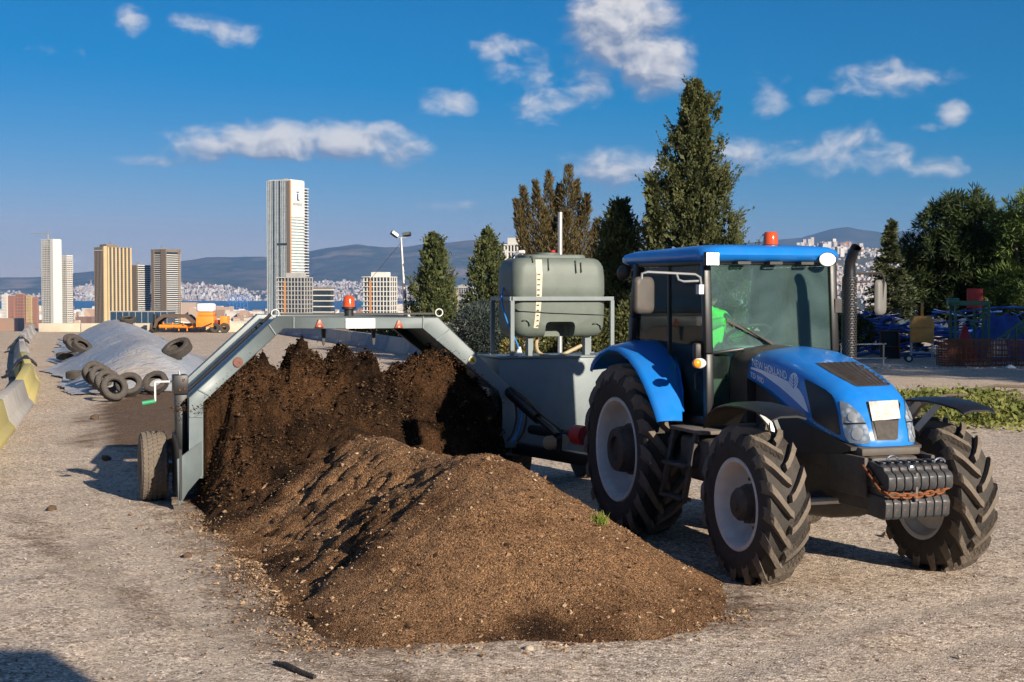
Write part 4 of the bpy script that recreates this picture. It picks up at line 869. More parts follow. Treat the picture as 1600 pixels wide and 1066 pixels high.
for s in (-1, 1): mb.ball((hc.x - .01, hc.y + s * .076, hc.z - .01), .028, 6, (.7, .3, 1))
mb.build('head', M['skin'], person, sharp=80)
mb = MB(); mb.ball((hc.x - .014, hc.y, hc.z + .03), .104, 9, (1, .82, 1.0)); mb.V = [v for v in mb.V]; hr = mb.build('hair', M['hair'], person)
bm = bmesh.new(); bm.from_mesh(hr.data); bmesh.ops.delete(bm, geom=[v for v in bm.verts if v.co.x > hc.x + .062 and v.co.z < hc.z + .075 or v.co.z < hc.z - .04], context='VERTS'); bm.to_mesh(hr.data); bm.free()
for s in (-1, 1):
    mb = MB(); mb.ball((hc.x + .083, hc.y + s * .032, hc.z + .012), .011, 6); mb.build('eye', M['white'], person)
mb = MB(); mb.tube([(hc.x + .088, hc.y - .026, hc.z - .058), (hc.x + .094, hc.y, hc.z - .056), (hc.x + .088, hc.y + .026, hc.z - .058)], .006, 6); mb.build('mouth', mat('lips', (.32, .12, .10), .5), person)
def hand(wr, tgt, s):
    wr, tgt = Vector(wr), Vector(tgt); d = (tgt - wr).normalized(); sd = d.cross(Vector((0, 0, 1))).normalized()
    Jh = [(wr, .03), (wr + d * .05, (.04, .022))]; Eh = [(0, 1)]
    for i in range(4):
        b = wr + d * .085 + sd * (.03 - .02 * i); l = (.045, .05, .047, .036)[i]; k_ = len(Jh)
        Jh += [(b, .011), (b + d * l * .6 + Vector((0, 0, -.012)), .0095), (b + d * l * .7 + Vector((0, 0, -.045)), .0085)]; Eh += [(1, k_), (k_, k_ + 1), (k_ + 1, k_ + 2)]
    k_ = len(Jh); Jh += [(wr + d * .04 + sd * .045 * s, .012), (wr + d * .085 + sd * .055 * s + Vector((0, 0, -.02)), .010)]; Eh += [(0, k_), (k_, k_ + 1)]
    return skin_body('hand', [(tuple(p), r) for p, r in Jh], Eh, M['skin'], person, 1)
hand(J[8][0], cwh + Vector((-.05, -.16, .10)), -1); hand(J[12][0], cwh + Vector((-.1, .17, .07)), 1)
TRO = bpy.data.meshes
lg = skin_body('trousers', [(J[i][0], (J[i][1] if not isinstance(J[i][1], tuple) else .15) * 1.06 if not isinstance(J[i][1], tuple) else (.18, .15)) for i in (0, 13, 14, 15, 16, 17, 18, 19, 20)], [(0, 1), (1, 2), (2, 3), (3, 4), (0, 5), (5, 6), (6, 7), (7, 8)], M['trouser'], person)
# ------------------------------------------------------------------ ground
def edge_y(x): return np.interp(x, [-400, -60, -27, -14.2, -11, -3, 2, 6, 9.5, 30, 400], [160, 95, 78.2, 78.2, 72.5, 50.2, 46, 47, 64, 85, 160])
def ground_z(x, y):
    z = .010 * fbm(x * .9, y * .9, oct=3, seed=11) + .006 * fbm(x * 4, y * 4, oct=2, seed=21)
    over = np.maximum(0, y - edge_y(x)); return z - np.minimum(66, over * .42 + np.minimum(over, 4) * .2)
def seg_mask(x, y, pts, w):
    best = np.full(np.shape(x), 1e9)
    for (ax, ay), (bx, by) in zip(pts, pts[1:]):
        dx, dy = bx - ax, by - ay; t = np.clip(((x - ax) * dx + (y - ay) * dy) / (dx * dx + dy * dy + 1e-9), 0, 1)
        best = np.minimum(best, np.hypot(x - ax - t * dx, y - ay - t * dy))
    return np.clip(1 - best / w, 0, 1)
xs = np.unique(np.concatenate([np.arange(-400, -60, 20), np.arange(-60, -14, 1.5), np.arange(-14, -6, .25), np.arange(-6, 8, .09), np.arange(8, 20, .3), np.arange(20, 60, 2), np.arange(60, 401, 20)]))
ys = np.unique(np.concatenate([np.arange(-120, -8, 8), np.arange(-8, 5, .6), np.arange(5, 18, .09), np.arange(18, 34, .25), np.arange(34, 90, .7), np.arange(90, 300, 8)]))
X, Y = np.meshgrid(xs, ys, indexing='ij')
Z = ground_z(X, Y)
lx = TC * (X - TX) + TS * (Y - TY); ly = -TS * (X - TX) + TC * (Y - TY)
# where compost has been spilt and driven in
toe = np.hypot(np.maximum(0, np.maximum(lx - 3.1, -9 - lx)), np.maximum(0, np.abs(ly + 2.85) - 1.35))
stain = np.clip(1.05 - toe / 1.1, 0, 1) * 1.0
g2 = lambda u, v: tuple(gnd(u, v)[:2])
stain = np.maximum(stain, .75 * seg_mask(X, Y, [g2(60, 835), g2(150, 900), g2(250, 965), g2(400, 1005), g2(560, 1045), g2(700, 1090)], .5))
stain = np.maximum(stain, .55 * seg_mask(X, Y, [g2(0, 800), g2(140, 850)], .35))
stain = np.maximum(stain, np.minimum(1.3, 2.2 * seg_mask(X, Y, [g2(225, 655), g2(262, 628), g2(330, 600)], 1.7))); stain = np.maximum(stain, np.minimum(1.2, 2.0 * seg_mask(X, Y, [g2(190, 690), g2(235, 660)], 1.2)))
stain = np.maximum(stain, .45 * seg_mask(X, Y, [g2(1150, 985), g2(1350, 990), g2(1600, 960)], .25)); stain = np.maximum(stain, .4 * seg_mask(X, Y, [g2(1300, 850), g2(1480, 900), g2(1600, 940)], .3))
stain = np.maximum(stain, .5 * seg_mask(X, Y, [g2(230, 790), g2(120, 760)], .25))
# shallow wheel tracks
for off in (-.78, .78):
    tr = np.exp(-((ly - off) / .16) ** 2) * (lx > -14); Z = Z - .012 * tr * (.6 + .4 * vnoise(lx * 6, ly * 6))
Z = Z + .010 * stain * fbm(X * 9, Y * 9, oct=3, seed=31)
gv = np.stack([X, Y, Z], -1).reshape(-1, 3)
tk = np.zeros_like(X)
for pts_, w_ in (([g2(-100, 930), g2(300, 830), g2(700, 760)], .16), ([g2(-100, 985), g2(320, 870), g2(700, 790)], .16), ([g2(200, 1100), g2(120, 800), g2(100, 640)], .2), ([g2(420, 1120), g2(190, 800), g2(140, 640)], .2), ([g2(1050, 1080), g2(1400, 960), g2(1700, 900)], .17), ([g2(1250, 1090), g2(1500, 1010), g2(1750, 960)], .17), ([g2(1300, 600), g2(1700, 592)], .9), ([g2(330, 560), g2(700, 575)], .8)): tk = np.maximum(tk, np.minimum(1, 1.6 * seg_mask(X, Y, pts_, w_)))
Z = Z - .012 * tk + .010 * tk * (np.sin(lx * 42) > .2)
gv = np.stack([X, Y, Z], -1).reshape(-1, 3)
def ground_mat():
    m, nt, N, L, P = nmat('gravel_ground'); P.inputs['Roughness'].default_value = .95; P.inputs['Specular IOR Level'].default_value = .15
    tc = N.new('ShaderNodeTexCoord'); V = tc.outputs['Object']
    def noise(s, d=5, r=.6):
        n = N.new('ShaderNodeTexNoise'); n.inputs['Scale'].default_value = s; n.inputs['Detail'].default_value = d; n.inputs['Roughness'].default_value = r; L.new(V, n.inputs['Vector']); return n.outputs['Fac']
    def ramp(f, stops):
        c = N.new('ShaderNodeValToRGB'); e = c.color_ramp.elements
        while len(e) < len(stops): e.new(.5)
        for i, (p, col) in enumerate(stops): e[i].position = p; e[i].color = (*col, 1)
        L.new(f, c.inputs[0]); return c.outputs[0]
    def mix(f, a, b, mode='MIX', fac=None):
        x = N.new('ShaderNodeMix'); x.data_type = 'RGBA'; x.blend_type = mode
        if fac is not None: x.inputs[0].default_value = fac
        else: L.new(f, x.inputs[0])
        for i, v in ((6, a), (7, b)):
            if isinstance(v, tuple): x.inputs[i].default_value = (*v, 1)
            else: L.new(v, x.inputs[i])
        return x.outputs[2]
    vo = N.new('ShaderNodeTexVoronoi'); vo.inputs['Scale'].default_value = 62; L.new(V, vo.inputs['Vector'])
    v2 = N.new('ShaderNodeTexVoronoi'); v2.inputs['Scale'].default_value = 17; L.new(V, v2.inputs['Vector'])
    sp = N.new('ShaderNodeSeparateColor'); L.new(vo.outputs['Color'], sp.inputs[0])
    sp2 = N.new('ShaderNodeSeparateColor'); L.new(v2.outputs['Color'], sp2.inputs[0])
    big = ramp(noise(.35, 4), [(.3, (.50, .405, .315)), (.5, (.58, .485, .395)), (.7, (.50, .435, .365))])
    grit = ramp(sp.outputs[0], [(0, (.30, .27, .24)), (.3, (.78, .75, .72)), (.75, (1.02, 1.0, .97)), (1, (1.65, 1.62, 1.58))])  # random stone tones; the darkest specks also paint in shade between stones
    col = mix(None, big, grit, 'MULTIPLY', 1.0)
    st2 = ramp(sp2.outputs[1], [(0, (.55, .50, .46)), (.12, (.7, .66, .62)), (.2, (1, 1, 1)), (.9, (1, 1, 1)), (1, (1.3, 1.28, 1.22))])
    col = mix(None, col, st2, 'MULTIPLY', .8)
    red = N.new('ShaderNodeMapRange'); red.inputs[1].default_value = .5; red.inputs[2].default_value = .75; red.inputs[4].default_value = .55; L.new(noise(.12, 5), red.inputs[0])
    col = mix(red.outputs[0], col, mix(None, (.50, .345, .235), grit, 'MULTIPLY', 1.0))
    dk = N.new('ShaderNodeMapRange'); dk.inputs[1].default_value = .57; dk.inputs[2].default_value = .72; dk.inputs[4].default_value = .38; L.new(noise(1.7, 7, .7), dk.inputs[0])
    col = mix(dk.outputs[0], col, mix(None, (.17, .125, .088), grit, 'MULTIPLY', 1.0))
    at_ = N.new('ShaderNodeAttribute'); at_.attribute_name = 'stain'
    ad = N.new('ShaderNodeMath'); ad.operation = 'MULTIPLY_ADD'; L.new(noise(3.5, 9, .75), ad.inputs[0]); ad.inputs[1].default_value = 1.9; ad.inputs[2].default_value = -1.28
    a2 = N.new('ShaderNodeMath'); a2.operation = 'ADD'; L.new(ad.outputs[0], a2.inputs[0]); L.new(at_.outputs['Fac'], a2.inputs[1])
    mr = N.new('ShaderNodeMapRange'); mr.inputs[1].default_value = .0; mr.inputs[2].default_value = .65; mr.inputs[4].default_value = .9; L.new(a2.outputs[0], mr.inputs[0])
    col = mix(mr.outputs[0], col, mix(None, (.105, .062, .036), grit, 'MULTIPLY', .9))
    tka = N.new('ShaderNodeAttribute'); tka.attribute_name = 'track'; tm_ = N.new('ShaderNodeMath'); tm_.operation = 'MULTIPLY'; tm_.use_clamp = True; L.new(tka.outputs['Fac'], tm_.inputs[0]); L.new(noise(6, 6, .7), tm_.inputs[1]); col = mix(tm_.outputs[0], col, mix(None, (.50, .415, .33), grit, 'MULTIPLY', .5))
    L.new(col, P.inputs['Base Color'])
    h = N.new('ShaderNodeMath'); h.operation = 'MULTIPLY_ADD'; L.new(vo.outputs['Distance'], h.inputs[0]); h.inputs[1].default_value = -.9; L.new(noise(30, 6, .7), h.inputs[2])
    b = N.new('ShaderNodeBump'); b.inputs['Strength'].default_value = .45; b.inputs['Distance'].default_value = .012; L.new(h.outputs[0], b.inputs['Height']); L.new(b.outputs[0], P.inputs['Normal'])
    return m
M['ground'] = ground_mat()
ground = tag(from_arrays('ground', gv, grid_faces(len(xs), len(ys)), M['ground']), kind='structure')
at_ = ground.data.attributes.new('stain', 'FLOAT', 'POINT'); at_.data.foreach_set('value', stain.ravel().astype(np.float32))
at2_ = ground.data.attributes.new('track', 'FLOAT', 'POINT'); at2_.data.foreach_set('value', (tk * 1.3).ravel().astype(np.float32))
def crumbs(name, P, S, m, label=None, cat=None, seed=1, flat=.75, parent=None):
    """Small broken pieces: each one an irregular eight-sided lump."""
    rg = np.random.default_rng(seed); n = len(P); P = np.asarray(P, float); S = np.asarray(S, float)
    base = np.array([(1, 0, 0), (0, 1, 0), (-1, 0, 0), (0, -1, 0), (0, 0, .8), (0, 0, -.8)], float)
    v = base[None] * rg.uniform(.55, 1.25, (n, 6, 1)); v = v * np.stack([rg.uniform(.7, 1.4, n), rg.uniform(.6, 1.1, n), rg.uniform(.5, 1, n) * flat], 1)[:, None]
    a = rg.uniform(0, 6.283, n); b = rg.uniform(-.8, .8, n); ca, sa, cb, sb = np.cos(a)[:, None], np.sin(a)[:, None], np.cos(b)[:, None], np.sin(b)[:, None]
    x, y, z = v[..., 0] * cb + v[..., 2] * sb, v[..., 1], -v[..., 0] * sb + v[..., 2] * cb
    v = np.stack([x * ca - y * sa, x * sa + y * ca, z], -1) * S[:, None, None] + P[:, None]
    f = np.array([(0, 1, 4), (1, 2, 4), (2, 3, 4), (3, 0, 4), (1, 0, 5), (2, 1, 5), (3, 2, 5), (0, 3, 5)])
    F = (f[None] + (np.arange(n) * 6)[:, None, None]).reshape(-1, 3)
    o = from_arrays(name, v.reshape(-1, 3), F, m, parent, smooth=False); tag(o, label, cat, kind='stuff'); return o
def speck(name, cols, scale=55, rough=.9):
    m, nt, N, L, P = nmat(name); P.inputs['Roughness'].default_value = rough; P.inputs['Specular IOR Level'].default_value = .2
    tc = N.new('ShaderNodeTexCoord'); v = N.new('ShaderNodeTexVoronoi'); v.inputs['Scale'].default_value = scale; L.new(tc.outputs['Object'], v.inputs['Vector'])
    sp = N.new('ShaderNodeSeparateColor'); L.new(v.outputs['Color'], sp.inputs[0]); c = N.new('ShaderNodeValToRGB'); c.color_ramp.interpolation = 'CONSTANT'; e = c.color_ramp.elements
    while len(e) < len(cols): e.new(.5)
    for i, col in enumerate(cols): e[i].position = i / len(cols); e[i].color = (*col, 1)
    L.new(sp.outputs[0], c.inputs[0]); L.new(c.outputs[0], P.inputs['Base Color']); return m
rg = np.random.default_rng(7)
n = 20000; dpt = 5.5 + 13 * rg.random(n) ** 1.6; gx = (rg.random(n) - .5) * dpt * .86; gz_ = ground_z(gx, dpt)
sz = np.exp(rg.normal(-5.2, .5, n)).clip(.003, .03)
gravel = crumbs('gravel', np.stack([gx, dpt, gz_ + sz * .15], 1), sz, speck('gravel_stones', [(.20, .17, .145), (.38, .31, .25), (.30, .24, .19), (.48, .42, .36), (.34, .25, .18), (.12, .10, .085)], 33), 'loose pale gravel and grit strewn over the ground', 'gravel', 3)
# ------------------------------------------------------------------ compost windrow (tractor axes)
def compost_mat(name, dry, mid, moist):
    m, nt, N, L, P = nmat(name); P.inputs['Roughness'].default_value = .95; P.inputs['Specular IOR Level'].default_value = .12
    tc = N.new('ShaderNodeTexCoord'); V = tc.outputs['Object']
    def noise(s, d=6, r=.65):
        n = N.new('ShaderNodeTexNoise'); n.inputs['Scale'].default_value = s; n.inputs['Detail'].default_value = d; n.inputs['Roughness'].default_value = r; L.new(V, n.inputs['Vector']); return n.outputs['Fac']
    at_ = N.new('ShaderNodeAttribute'); at_.attribute_name = 'moist'
    n1 = N.new('ShaderNodeMath'); n1.operation = 'MULTIPLY_ADD'; L.new(noise(1.7, 9, .72), n1.inputs[0]); n1.inputs[1].default_value = 2.5; n1.inputs[2].default_value = -1.22
    n2 = N.new('ShaderNodeMath'); n2.operation = 'ADD'; L.new(n1.outputs[0], n2.inputs[0]); L.new(at_.outputs['Fac'], n2.inputs[1])
    c = N.new('ShaderNodeValToRGB'); e = c.color_ramp.elements; e.new(.5)
    for i, (p, col) in enumerate(((.12, dry), (.5, mid), (.85, moist))): e[i].position = p; e[i].color = (*col, 1)
    L.new(n2.outputs[0], c.inputs[0])
    v = N.new('ShaderNodeTexVoronoi'); v.inputs['Scale'].default_value = 95; L.new(V, v.inputs['Vector']); sp = N.new('ShaderNodeSeparateColor'); L.new(v.outputs['Color'], sp.inputs[0])
    c2 = N.new('ShaderNodeValToRGB'); e = c2.color_ramp.elements; e.new(.4); e.new(.9); e[0].color = (.22, .2, .18, 1); e[1].position = .4; e[1].color = (.85, .84, .82, 1); e[2].position = .86; e[2].color = (1.25, 1.2, 1.12, 1); e[3].position = 1; e[3].color = (1.9, 1.8, 1.6, 1)
    L.new(sp.outputs[0], c2.inputs[0]); mx = N.new('ShaderNodeMix'); mx.data_type = 'RGBA'; mx.blend_type = 'MULTIPLY'; mx.inputs[0].default_value = 1; L.new(c.outputs[0], mx.inputs[6]); L.new(c2.outputs[0], mx.inputs[7]); L.new(mx.outputs[2], P.inputs['Base Color'])
    h = N.new('ShaderNodeMath'); h.operation = 'MULTIPLY_ADD'; L.new(v.outputs['Distance'], h.inputs[0]); h.inputs[1].default_value = -.8; L.new(noise(24, 8, .75), h.inputs[2])
    b = N.new('ShaderNodeBump'); b.inputs['Strength'].default_value = 1.0; b.inputs['Distance'].default_value = .022; L.new(h.outputs[0], b.inputs['Height']); L.new(b.outputs[0], P.inputs['Normal'])
    return m
M['compost'] = compost_mat('compost', (.262, .150, .080), (.150, .080, .040), (.044, .024, .013))
M['compostdark'] = compost_mat('fresh_compost', (.085, .043, .020), (.045, .023, .011), (.018, .010, .006))
def heap_z(x, y):
    yc = -2.84 + .10 * np.sin(x * .8 + .5); Hh = np.interp(x, [-9, -3.6, -2.4, -1.6, -.8, .0, .6, 1.0, 1.45, 1.9, 4], [.9, .9, .84, .80, .82, .80, .82, .93, 1.01, 1.0, 1.0])
    Wd = np.where(y < yc, 1.60, 1.52 + .2 * np.clip((x - .8) / 1.2, 0, 1)) + .10 * fbm(x * 1.3, y * 0 + 3, oct=3, seed=41)
    d = np.abs(y - yc) / Wd; e = np.maximum(0, (x - 1.5) / (2.18 + .12 * fbm(y * 1.5, y * 0, oct=3, seed=43))); r = np.hypot(d, e)
    r2 = (d ** 2 + e ** 2) ** .5; r3 = (d ** 3.4 + e ** 3.4) ** (1 / 3.4); bl = np.clip(r2, 0, 1); r = np.where(e > 0, r2 * (1 - bl) + r3 * bl, d)
    rr = np.minimum(r, 1.25); p = .50 * np.where(rr < 1, np.cos(np.minimum(rr, 1) * np.pi / 2) ** 2, 0) + .50 * (1 - rr)
    z = Hh * p
    on = np.clip((1.02 - r) * 2.6, 0, 1)
    lump = fbm(x * 1.1 + 3, y * 1.3, oct=3, seed=51) * .055
    # slumped, overlapping clods on the flank that faces the yard
    fl = np.clip((yc - y + .15) / .5, 0, 1) * np.clip((1.35 - x - .58 * (y + 2.6) + .12 * vnoise(y * 4, x * 4, seed=64)) / .16, 0, 1)
    u, w = (x * .75 + y * .66), (-x * .66 + y * .75)
    sl = np.abs(vnoise(u * 3.2, w * 6.5, seed=61)) * .6 + np.abs(vnoise(u * 6.1, w * 12, seed=62)) * .4
    lump = lump - fl * (.15 * (1 - sl) ** 2.4 - .03 + .05) + .018 * fbm(x * 7, y * 7, oct=3, seed=71)
    return z + lump * on, on
hx = np.arange(-9.0, 4.4, .024); hx = np.concatenate([np.arange(-9, -3.2, .08), np.arange(-3.2, 4.4, .022)]); hy = np.arange(-4.95, -.75, .022)
HX, HY = np.meshgrid(hx, hy, indexing='ij'); HZ_, on = heap_z(HX, HY); HZ_ = np.where(on <= 0, np.minimum(HZ_, -.02), HZ_) - .008
# keep clear of the tractor's tyres
clear = np.clip((HY + 1.04) / .10, 0, 1) * (np.abs(HX - 2.32) < .75); HZ_ = HZ_ - clear * .4
windrow = from_arrays('compost_windrow', np.stack([HX, HY, HZ_], -1).reshape(-1, 3), grid_faces(len(hx), len(hy)), M['compost'])
yc_ = -2.84
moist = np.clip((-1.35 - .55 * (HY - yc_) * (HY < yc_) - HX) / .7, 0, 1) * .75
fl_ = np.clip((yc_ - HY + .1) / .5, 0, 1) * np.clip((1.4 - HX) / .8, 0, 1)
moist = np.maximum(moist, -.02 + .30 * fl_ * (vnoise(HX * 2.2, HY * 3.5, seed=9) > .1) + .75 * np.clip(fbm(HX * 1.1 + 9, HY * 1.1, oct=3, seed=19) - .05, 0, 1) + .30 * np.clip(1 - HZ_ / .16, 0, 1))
moist = np.maximum(moist, 0 * np.clip(1 - np.abs(HZ_ - .36 - .06 * vnoise(HX * 2, HY * 2, seed=3)) / .07, 0, 1) * (HX > 1.9) * (vnoise(HX * 1.7, HY * 1.7, seed=8) > -.2))
a_ = windrow.data.attributes.new('moist', 'FLOAT', 'POINT'); a_.data.foreach_set('value', moist.ravel().astype(np.float32))
windrow.location = (TX, TY, 0); windrow.rotation_euler = (0, 0, TTH)
tag(windrow, 'long heap of dry brown compost ending in the foreground beside the tractor', 'compost heap')
# fresh compost thrown up inside the tunnel
OUT = [(312, 600), (325, 566), (345, 552), (385, 546), (402, 552), (413, 574), (436, 582), (448, 586), (456, 561), (470, 551), (487, 551), (500, 565), (514, 571), (524, 561), (541, 554), (561, 547), (578, 556), (595, 581), (602, 593), (618, 584), (643, 571), (664, 556), (680, 548), (700, 552), (735, 584), (765, 612), (781, 630), (790, 668)]
oy = [tpl(u, v, 0, -2.95).y for u, v in OUT]; oz = [tpl(u, v, 0, -2.95).z for u, v in OUT]
cx_ = np.arange(-3.75, -.9, .02); cy_ = np.arange(-4.62, -1.12, .02); CX, CY = np.meshgrid(cx_, cy_, indexing='ij')
oy_i = [p_[0] for p_ in inner[:6]]; oz_i = [p_[1] for p_ in inner[:6]]; oz = [min(z_, float(np.interp(y_, oy_i[1:], oz_i[1:])) - .05) for y_, z_ in zip(oy, oz)]
base, _ = heap_z(CX, CY); Tz = np.interp(CY, oy, oz) + .05 * fbm(CY * 9, CX * 4, oct=4, seed=81, gain=.6)
wob = .16 * fbm(CY * 1.6, CX * 0, oct=3, seed=83) + .10 * np.clip((-3.6 - CY) / .7, 0, 1)
fs_ = np.interp(CY, [-4.6, -4.2, -3.6, -3.0, -1.2], [-1.5, -1.55, -1.85, -2.2, -2.3]) + wob; f = np.clip((fs_ - CX) / (fs_ + 3.10), 0, 1) ** np.interp(CY, [-4.4, -3.4, -2.6], [1.5, 1.2, .9]); f = f * np.where(CX > -2.92, np.clip((CY + 4.42) / .42, 0, 1), np.clip((CY + 4.32) / .02, 0, 1)); f = f * np.clip((CX + 3.75) / .35, 0, 1) ** .7
f = f * f * (3 - 2 * f) * .5 + f * .5
CZ = base * (1 - f) + Tz * f + .075 * fbm(CX * 5, CY * 5, CX * 0 + 2, oct=5, seed=85, gain=.72) * np.clip(f * 6, 0, 1) - .03 * (1 - np.clip(f * 12, 0, 1))
fresh = from_arrays('turned_compost', np.stack([CX + .11 * fbm(CY * 6, CZ * 6, CX * 3, oct=4, seed=87, gain=.6) * f, CY, CZ], -1).reshape(-1, 3), grid_faces(len(cx_), len(cy_)), M['compostdark'])
mo = .35 + .5 * np.clip(vnoise(CX * 2.5, CY * 2.2, CZ * 2.5, seed=5), -.6, 1) + .5 * np.clip((CZ - 1.38) / .12, 0, 1)
a_ = fresh.data.attributes.new('moist', 'FLOAT', 'POINT'); a_.data.foreach_set('value', mo.ravel().astype(np.float32))
fresh.location = windrow.location; fresh.rotation_euler = windrow.rotation_euler
tag(fresh, 'mass of dark moist compost being thrown up under the turner arch', 'compost')
rg = np.random.default_rng(17)
def put(n, fx, m, name, label, mean, seed, lo=.004, hi=.035, lift=.25):
    P = fx(n); S = np.exp(rg.normal(mean, .45, len(P))).clip(lo, hi); P[:, 2] += S * lift; o = crumbs(name, P, S, m, label, 'compost crumbs', seed); o.location = windrow.location; o.rotation_euler = windrow.rotation_euler
M['chipdry'] = speck('dry_chips', [(.30, .185, .105), (.20, .115, .06), (.38, .26, .15), (.12, .065, .035), (.45, .33, .22), (.24, .14, .075)], 40)
M['chipdark'] = speck('moist_chips', [(.04, .021, .011), (.028, .015, .008), (.075, .038, .018), (.018, .010, .006), (.15, .085, .04), (.04, .021, .011)], 40)
def on_heap(n):
    x = rg.uniform(-1.9, 4.0, n); y = rg.uniform(-4.7, -1.0, n); z, o = heap_z(x, y); k = (o > .02); return np.stack([x, y, z - .008], 1)[k]
def at_toe(n):
    a = rg.uniform(-1, 1, n); x = rg.uniform(-2.5, 3.4, n); side = rg.random(n) < .72; y = np.where(side, -4.26 - rg.exponential(.16, n), rg.uniform(-4.3, -1.3, n)); x = np.where(side, x, 3.62 + np.abs(rg.normal(0, .22, n)) - .3 * np.abs(y + 2.85))
    return np.stack([x, y, np.full(n, .0)], 1)
def on_fresh(n):
    i = rg.integers(0, len(cx_), n); j = rg.integers(0, len(cy_), n); k = f[i, j] > .04; p = np.stack([CX[i, j], CY[i, j], CZ[i, j]], 1)[k]; return p + rg.normal(0, .012, p.shape)
def airborne(n):
    j = rg.integers(0, len(cy_), n); y = cy_[j]; t = np.interp(y, oy, oz); return np.stack([rg.uniform(-3.1, -2.6, n), y + rg.normal(0, .02, n), t + rg.exponential(.032, n) - .03], 1)
put(15000, on_heap, M['chipdry'], 'dry_compost_crumbs', 'dry light brown crumbs and wood chips over the heap', -5.45, 21)
put(1300, on_heap, M['chipdry'], 'compost_clods', 'larger dry clods and chips lying on the heap', -4.35, 25, hi=.04)
put(900, on_heap, M['chipdark'], 'dark_clods', 'dark moist clods lying on the heap', -4.4, 26, hi=.04)
put(5200, at_toe, M['chipdry'], 'spilt_compost_crumbs', 'brown crumbs spilt on the ground along the foot of the heap', -4.9, 22)
put(24000, on_fresh, M['chipdark'], 'moist_compost_crumbs', 'dark moist crumbs on the freshly turned compost', -4.45, 23, hi=.05)
put(3200, airborne, M['chipdark'], 'flying_compost_crumbs', 'dark crumbs flying above the turned compost under the arch', -5.0, 24, lift=0)
# single stones and clods that stand out
def lump_mesh(r, seed, m, name, sc=(1, 1, .7)):
    bm = bmesh.new(); bmesh.ops.create_icosphere(bm, subdivisions=3, radius=1); co = np.array([v.co[:] for v in bm.verts]); d = 1 + .35 * fbm(co[:, 0] * 1.4, co[:, 1] * 1.4, co[:, 2] * 1.4, oct=3, seed=seed)
    for v, k in zip(bm.verts, d): v.co = Vector((v.co.x * k * r * sc[0], v.co.y * k * r * sc[1], v.co.z * k * r * sc[2]))
    me = bpy.data.meshes.new(name); bm.to_mesh(me); bm.free(); me.shade_smooth(); me.materials.append(m); o = bpy.data.objects.new(name, me); COL.objects.link(o); return o
M['clod'] = mat('clod', (.10, .062, .038), .95, var=.35, vs=30, bump=.6, bs=60); M['stone'] = mat('pale_stone', (.42, .35, .27), .9, var=.2, vs=20, bump=.5, bs=50)
for i, (u, v, r, kind, lab) in enumerate([(80, 798, .05, 'clod', 'dark clod lying alone on the gravel left of the turner wheel'), (1388, 838, .055, 'stone', 'brown stone between the front tyres'), (292, 871, .04, 'clod', 'small dark clod on gravel near the left foot of the heap'), (965, 983, .05, 'stone', 'pale stone at the front foot of the heap'), (826, 1018, .03, 'stone', 'pale flat stone just in front of the heap'), (166, 718, .06, 'clod', 'brown clod beside the shadow left of the turner wheel'), (148, 655, .08, 'clod', 'dark clod on the gravel near the covered heap'), (700, 955, .04, 'stone', 'small pale stone low on the near face of the heap')]):
    p = gnd(u, v); o = lump_mesh(r, 200 + i, M[kind], 'clod' if kind == 'clod' else 'stone'); o.location = (p.x, p.y, float(ground_z(np.array(p.x), np.array(p.y))) + r * .35 + (.06 if i == 7 else 0)); o.rotation_euler = (0, 0, i); tag(o, lab, 'clod' if kind == 'clod' else 'stone')
mb = MB(); pts = [gnd(428, 1040), gnd(445, 1046), gnd(470, 1056), gnd(492, 1066)]; mb.tube([(p.x, p.y, .02 + .01 * (i % 2)) for i, p in enumerate(pts)], [.008, .016, .018, .012], 8); tag(mb.build('branch', mat('dead_branch', (.035, .028, .022), .9, var=.4, vs=40, bump=.5)), 'dark dead branch lying on the ground at the bottom edge', 'branch')
# green sprout on the heap
mb = MB(); rs = random.Random(2); c = w2t(at(925, 872, 9.7)); c.x, c.y = 2.35, -2.05; zz = float(heap_z(np.array(c.x), np.array(c.y))[0])
for k in range(34):
    a = rs.uniform(0, 6.28); l = rs.uniform(.04, .11); b = Vector((c.x + rs.gauss(0, .025), c.y + rs.gauss(0, .025), zz)); tip = b + Vector((math.cos(a) * l * .5, math.sin(a) * l * .5, l)); sd = Vector((-math.sin(a), math.cos(a), 0)) * .006
    mb.add([b - sd * .4, b + sd * .4, (b + tip) / 2 + sd + Vector((0, 0, .01)), tip, (b + tip) / 2 - sd + Vector((0, 0, .01))], [(0, 1, 2, 4), (4, 2, 3)])
sprout = mb.build('weed', leafmat('weed_leaf', (.16, .22, .03), (.24, .30, .05)), smooth=False, fix=False); sprout.location = windrow.location; sprout.rotation_euler = windrow.rotation_euler; tag(sprout, 'small bright green weed sprouting on the near slope of the heap', 'weed')
